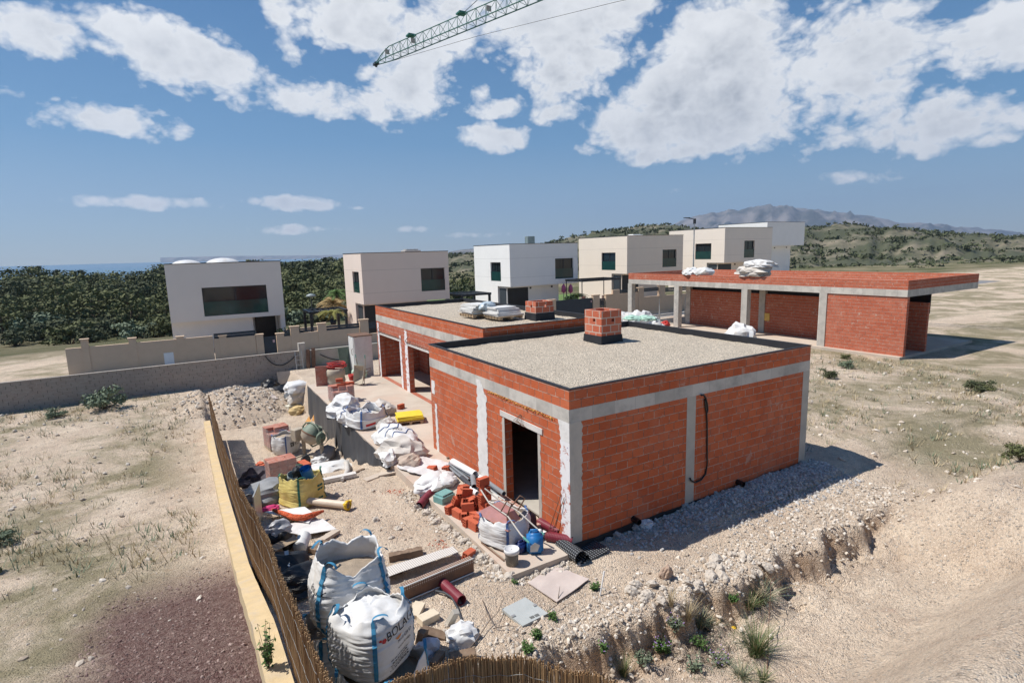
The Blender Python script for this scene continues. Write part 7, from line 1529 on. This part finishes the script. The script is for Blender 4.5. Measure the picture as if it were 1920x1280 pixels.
# ------------------------------------------------------------------ neighbouring plots: dry grass, stones and scrub
rs = random.Random(99); mb = MB(); ms2 = MB()
def wildat(x, y): return noise.noise(Vector((x*.22, y*.22, 5)))+.6*noise.noise(Vector((x*.7, y*.7, 8)))
n_ = 0
while n_ < 5200:
    if rs.random() < .55: x = rs.uniform(-30, -6.9); y = rs.uniform(1.5, 27)
    else: x = rs.uniform(8.6, 27); y = rs.uniform(-6, 24)
    if (-1 < x < 9 and y > -.5) or wildat(x, y) < -.05+rs.uniform(-.15, .25): continue
    n_ += 1; z = ground(x, y, False) if x > -6.4 else ground(x, y); h = rs.uniform(.08, .34)
    for k in range(6):
        a = rs.uniform(0, 6.3); d_ = Vector((math.cos(a), math.sin(a), 0)); sd = Vector((-d_.y, d_.x, 0))*.012; b = Vector((x, y, z-.01))+d_*.03*k; (mb if n_ % 3 else ms2).add([b-sd, b+sd, b+d_*h*rs.uniform(.3, .9)+Vector((0, 0, h*rs.uniform(.6, 1)))], [(0, 1, 2)])
tag(mb.build('dry_grass', STRAW, fix=False), 'dry straw coloured grass on the neighbouring plots', 'grass', kind='stuff'); tag(ms2.build('rough_grass', GR2, fix=False), 'grey green rough grass on the neighbouring plots', 'grass', kind='stuff')
mb = MB()
for k in range(3500):
    if rs.random() < .45: x = rs.uniform(-24, -6.8); y = rs.uniform(0, 27)
    else: x = rs.uniform(8, 26); y = rs.uniform(-7, 22)
    if x < 9 and y > -.5 and x > -6: continue
    pebble(mb, x, y, .02+.10*rs.random()**4)
tag(mb.build('plot_stones', PEB, fix=False), 'stones lying about the neighbouring plots', 'stones', kind='stuff')
mb = MB()
for k in range(2200): pebble(mb, rs.uniform(-8.6, -6.45), rs.uniform(-5, 3), .008+.022*rs.random()**2)
m, n, p = newmat('garden gravel'); gi = nd(n, 'ShaderNodeNewGeometry'); n.links.new(mixc(n, gi.outputs['Random Per Island'], (.16, .09, .08), (.40, .30, .26)), p.inputs['Base Color']); setin(p, Roughness=.95)
tag(mb.build('garden_gravel', m, fix=False), 'reddish garden gravel beside the ochre stucco wall', 'gravel', kind='stuff')
bsrc = [bush('low grey green shrub growing wild on a neighbouring plot', (0, 0, -50), 1.6, 1.1, lf, 200+k, n=60, ncl=16, ls=.07) for k, lf in enumerate((LEAF1, LEAF2, GR2))]
for k in range(46):
    while True:
        if k < 26: x = rs.uniform(-34, -7.6); y = rs.uniform(4, 26.5)
        else: x = rs.uniform(10.5, 26); y = rs.uniform(-5, 20)
        if wildat(x, y) > .1: break
    b = bsrc[k % 3]; o = b if k < 3 else copy_tree(b); o['group'] = 'wild shrubs on the neighbouring plots'; s_ = rs.uniform(.4, 1.3) if k < 26 else rs.uniform(.3, .7); o.location = (x, y, ground(x, y)-.05); o.scale = (s_, s_, s_*rs.uniform(.7, 1)); o.rotation_euler.z = rs.uniform(0, 6)
for k in range(70):
    u = rs.uniform(-30, 660); d = rs.uniform(64, 100); r_ = ray(u, 480); x, y = CP.x+r_.x*d, CP.y+r_.y*d
    o = copy_tree(bsrc[k % 3]); o['label'] = 'bushy undergrowth at the foot of the green wood'; o['group'] = 'undergrowth of the wood'; s_ = rs.uniform(1.4, 3.2); o.location = (x, y, ground(x, y)-.2); o.scale = (s_*1.3, s_*1.3, s_); o.rotation_euler.z = rs.uniform(0, 6)
# ------------------------------------------------------------------ air: far things fade to blue
def haze():
    m = bpy.data.materials.new('air'); m.use_nodes = True; n = m.node_tree; n.nodes.remove(n.nodes['Principled BSDF']); v = nd(n, 'ShaderNodeVolumePrincipled'); setin(v, **{'Color': (.50, .67, .95, 1), 'Density': 9e-5, 'Anisotropy': .2}); n.links.new(v.outputs[0], n.nodes['Material Output'].inputs['Volume'])
    mb = MB(); mb.box((-9000, -400, -115), (12000, 9800, 900)); return tag(mb.build('haze', m), 'pale blue air over the far hills and the sea', 'haze', kind='stuff')
haze()
sc.cycles.use_denoising = True; sc.cycles.volume_bounces = 0; sc.cycles.max_bounces = 6
print('objects', len(sc.objects))
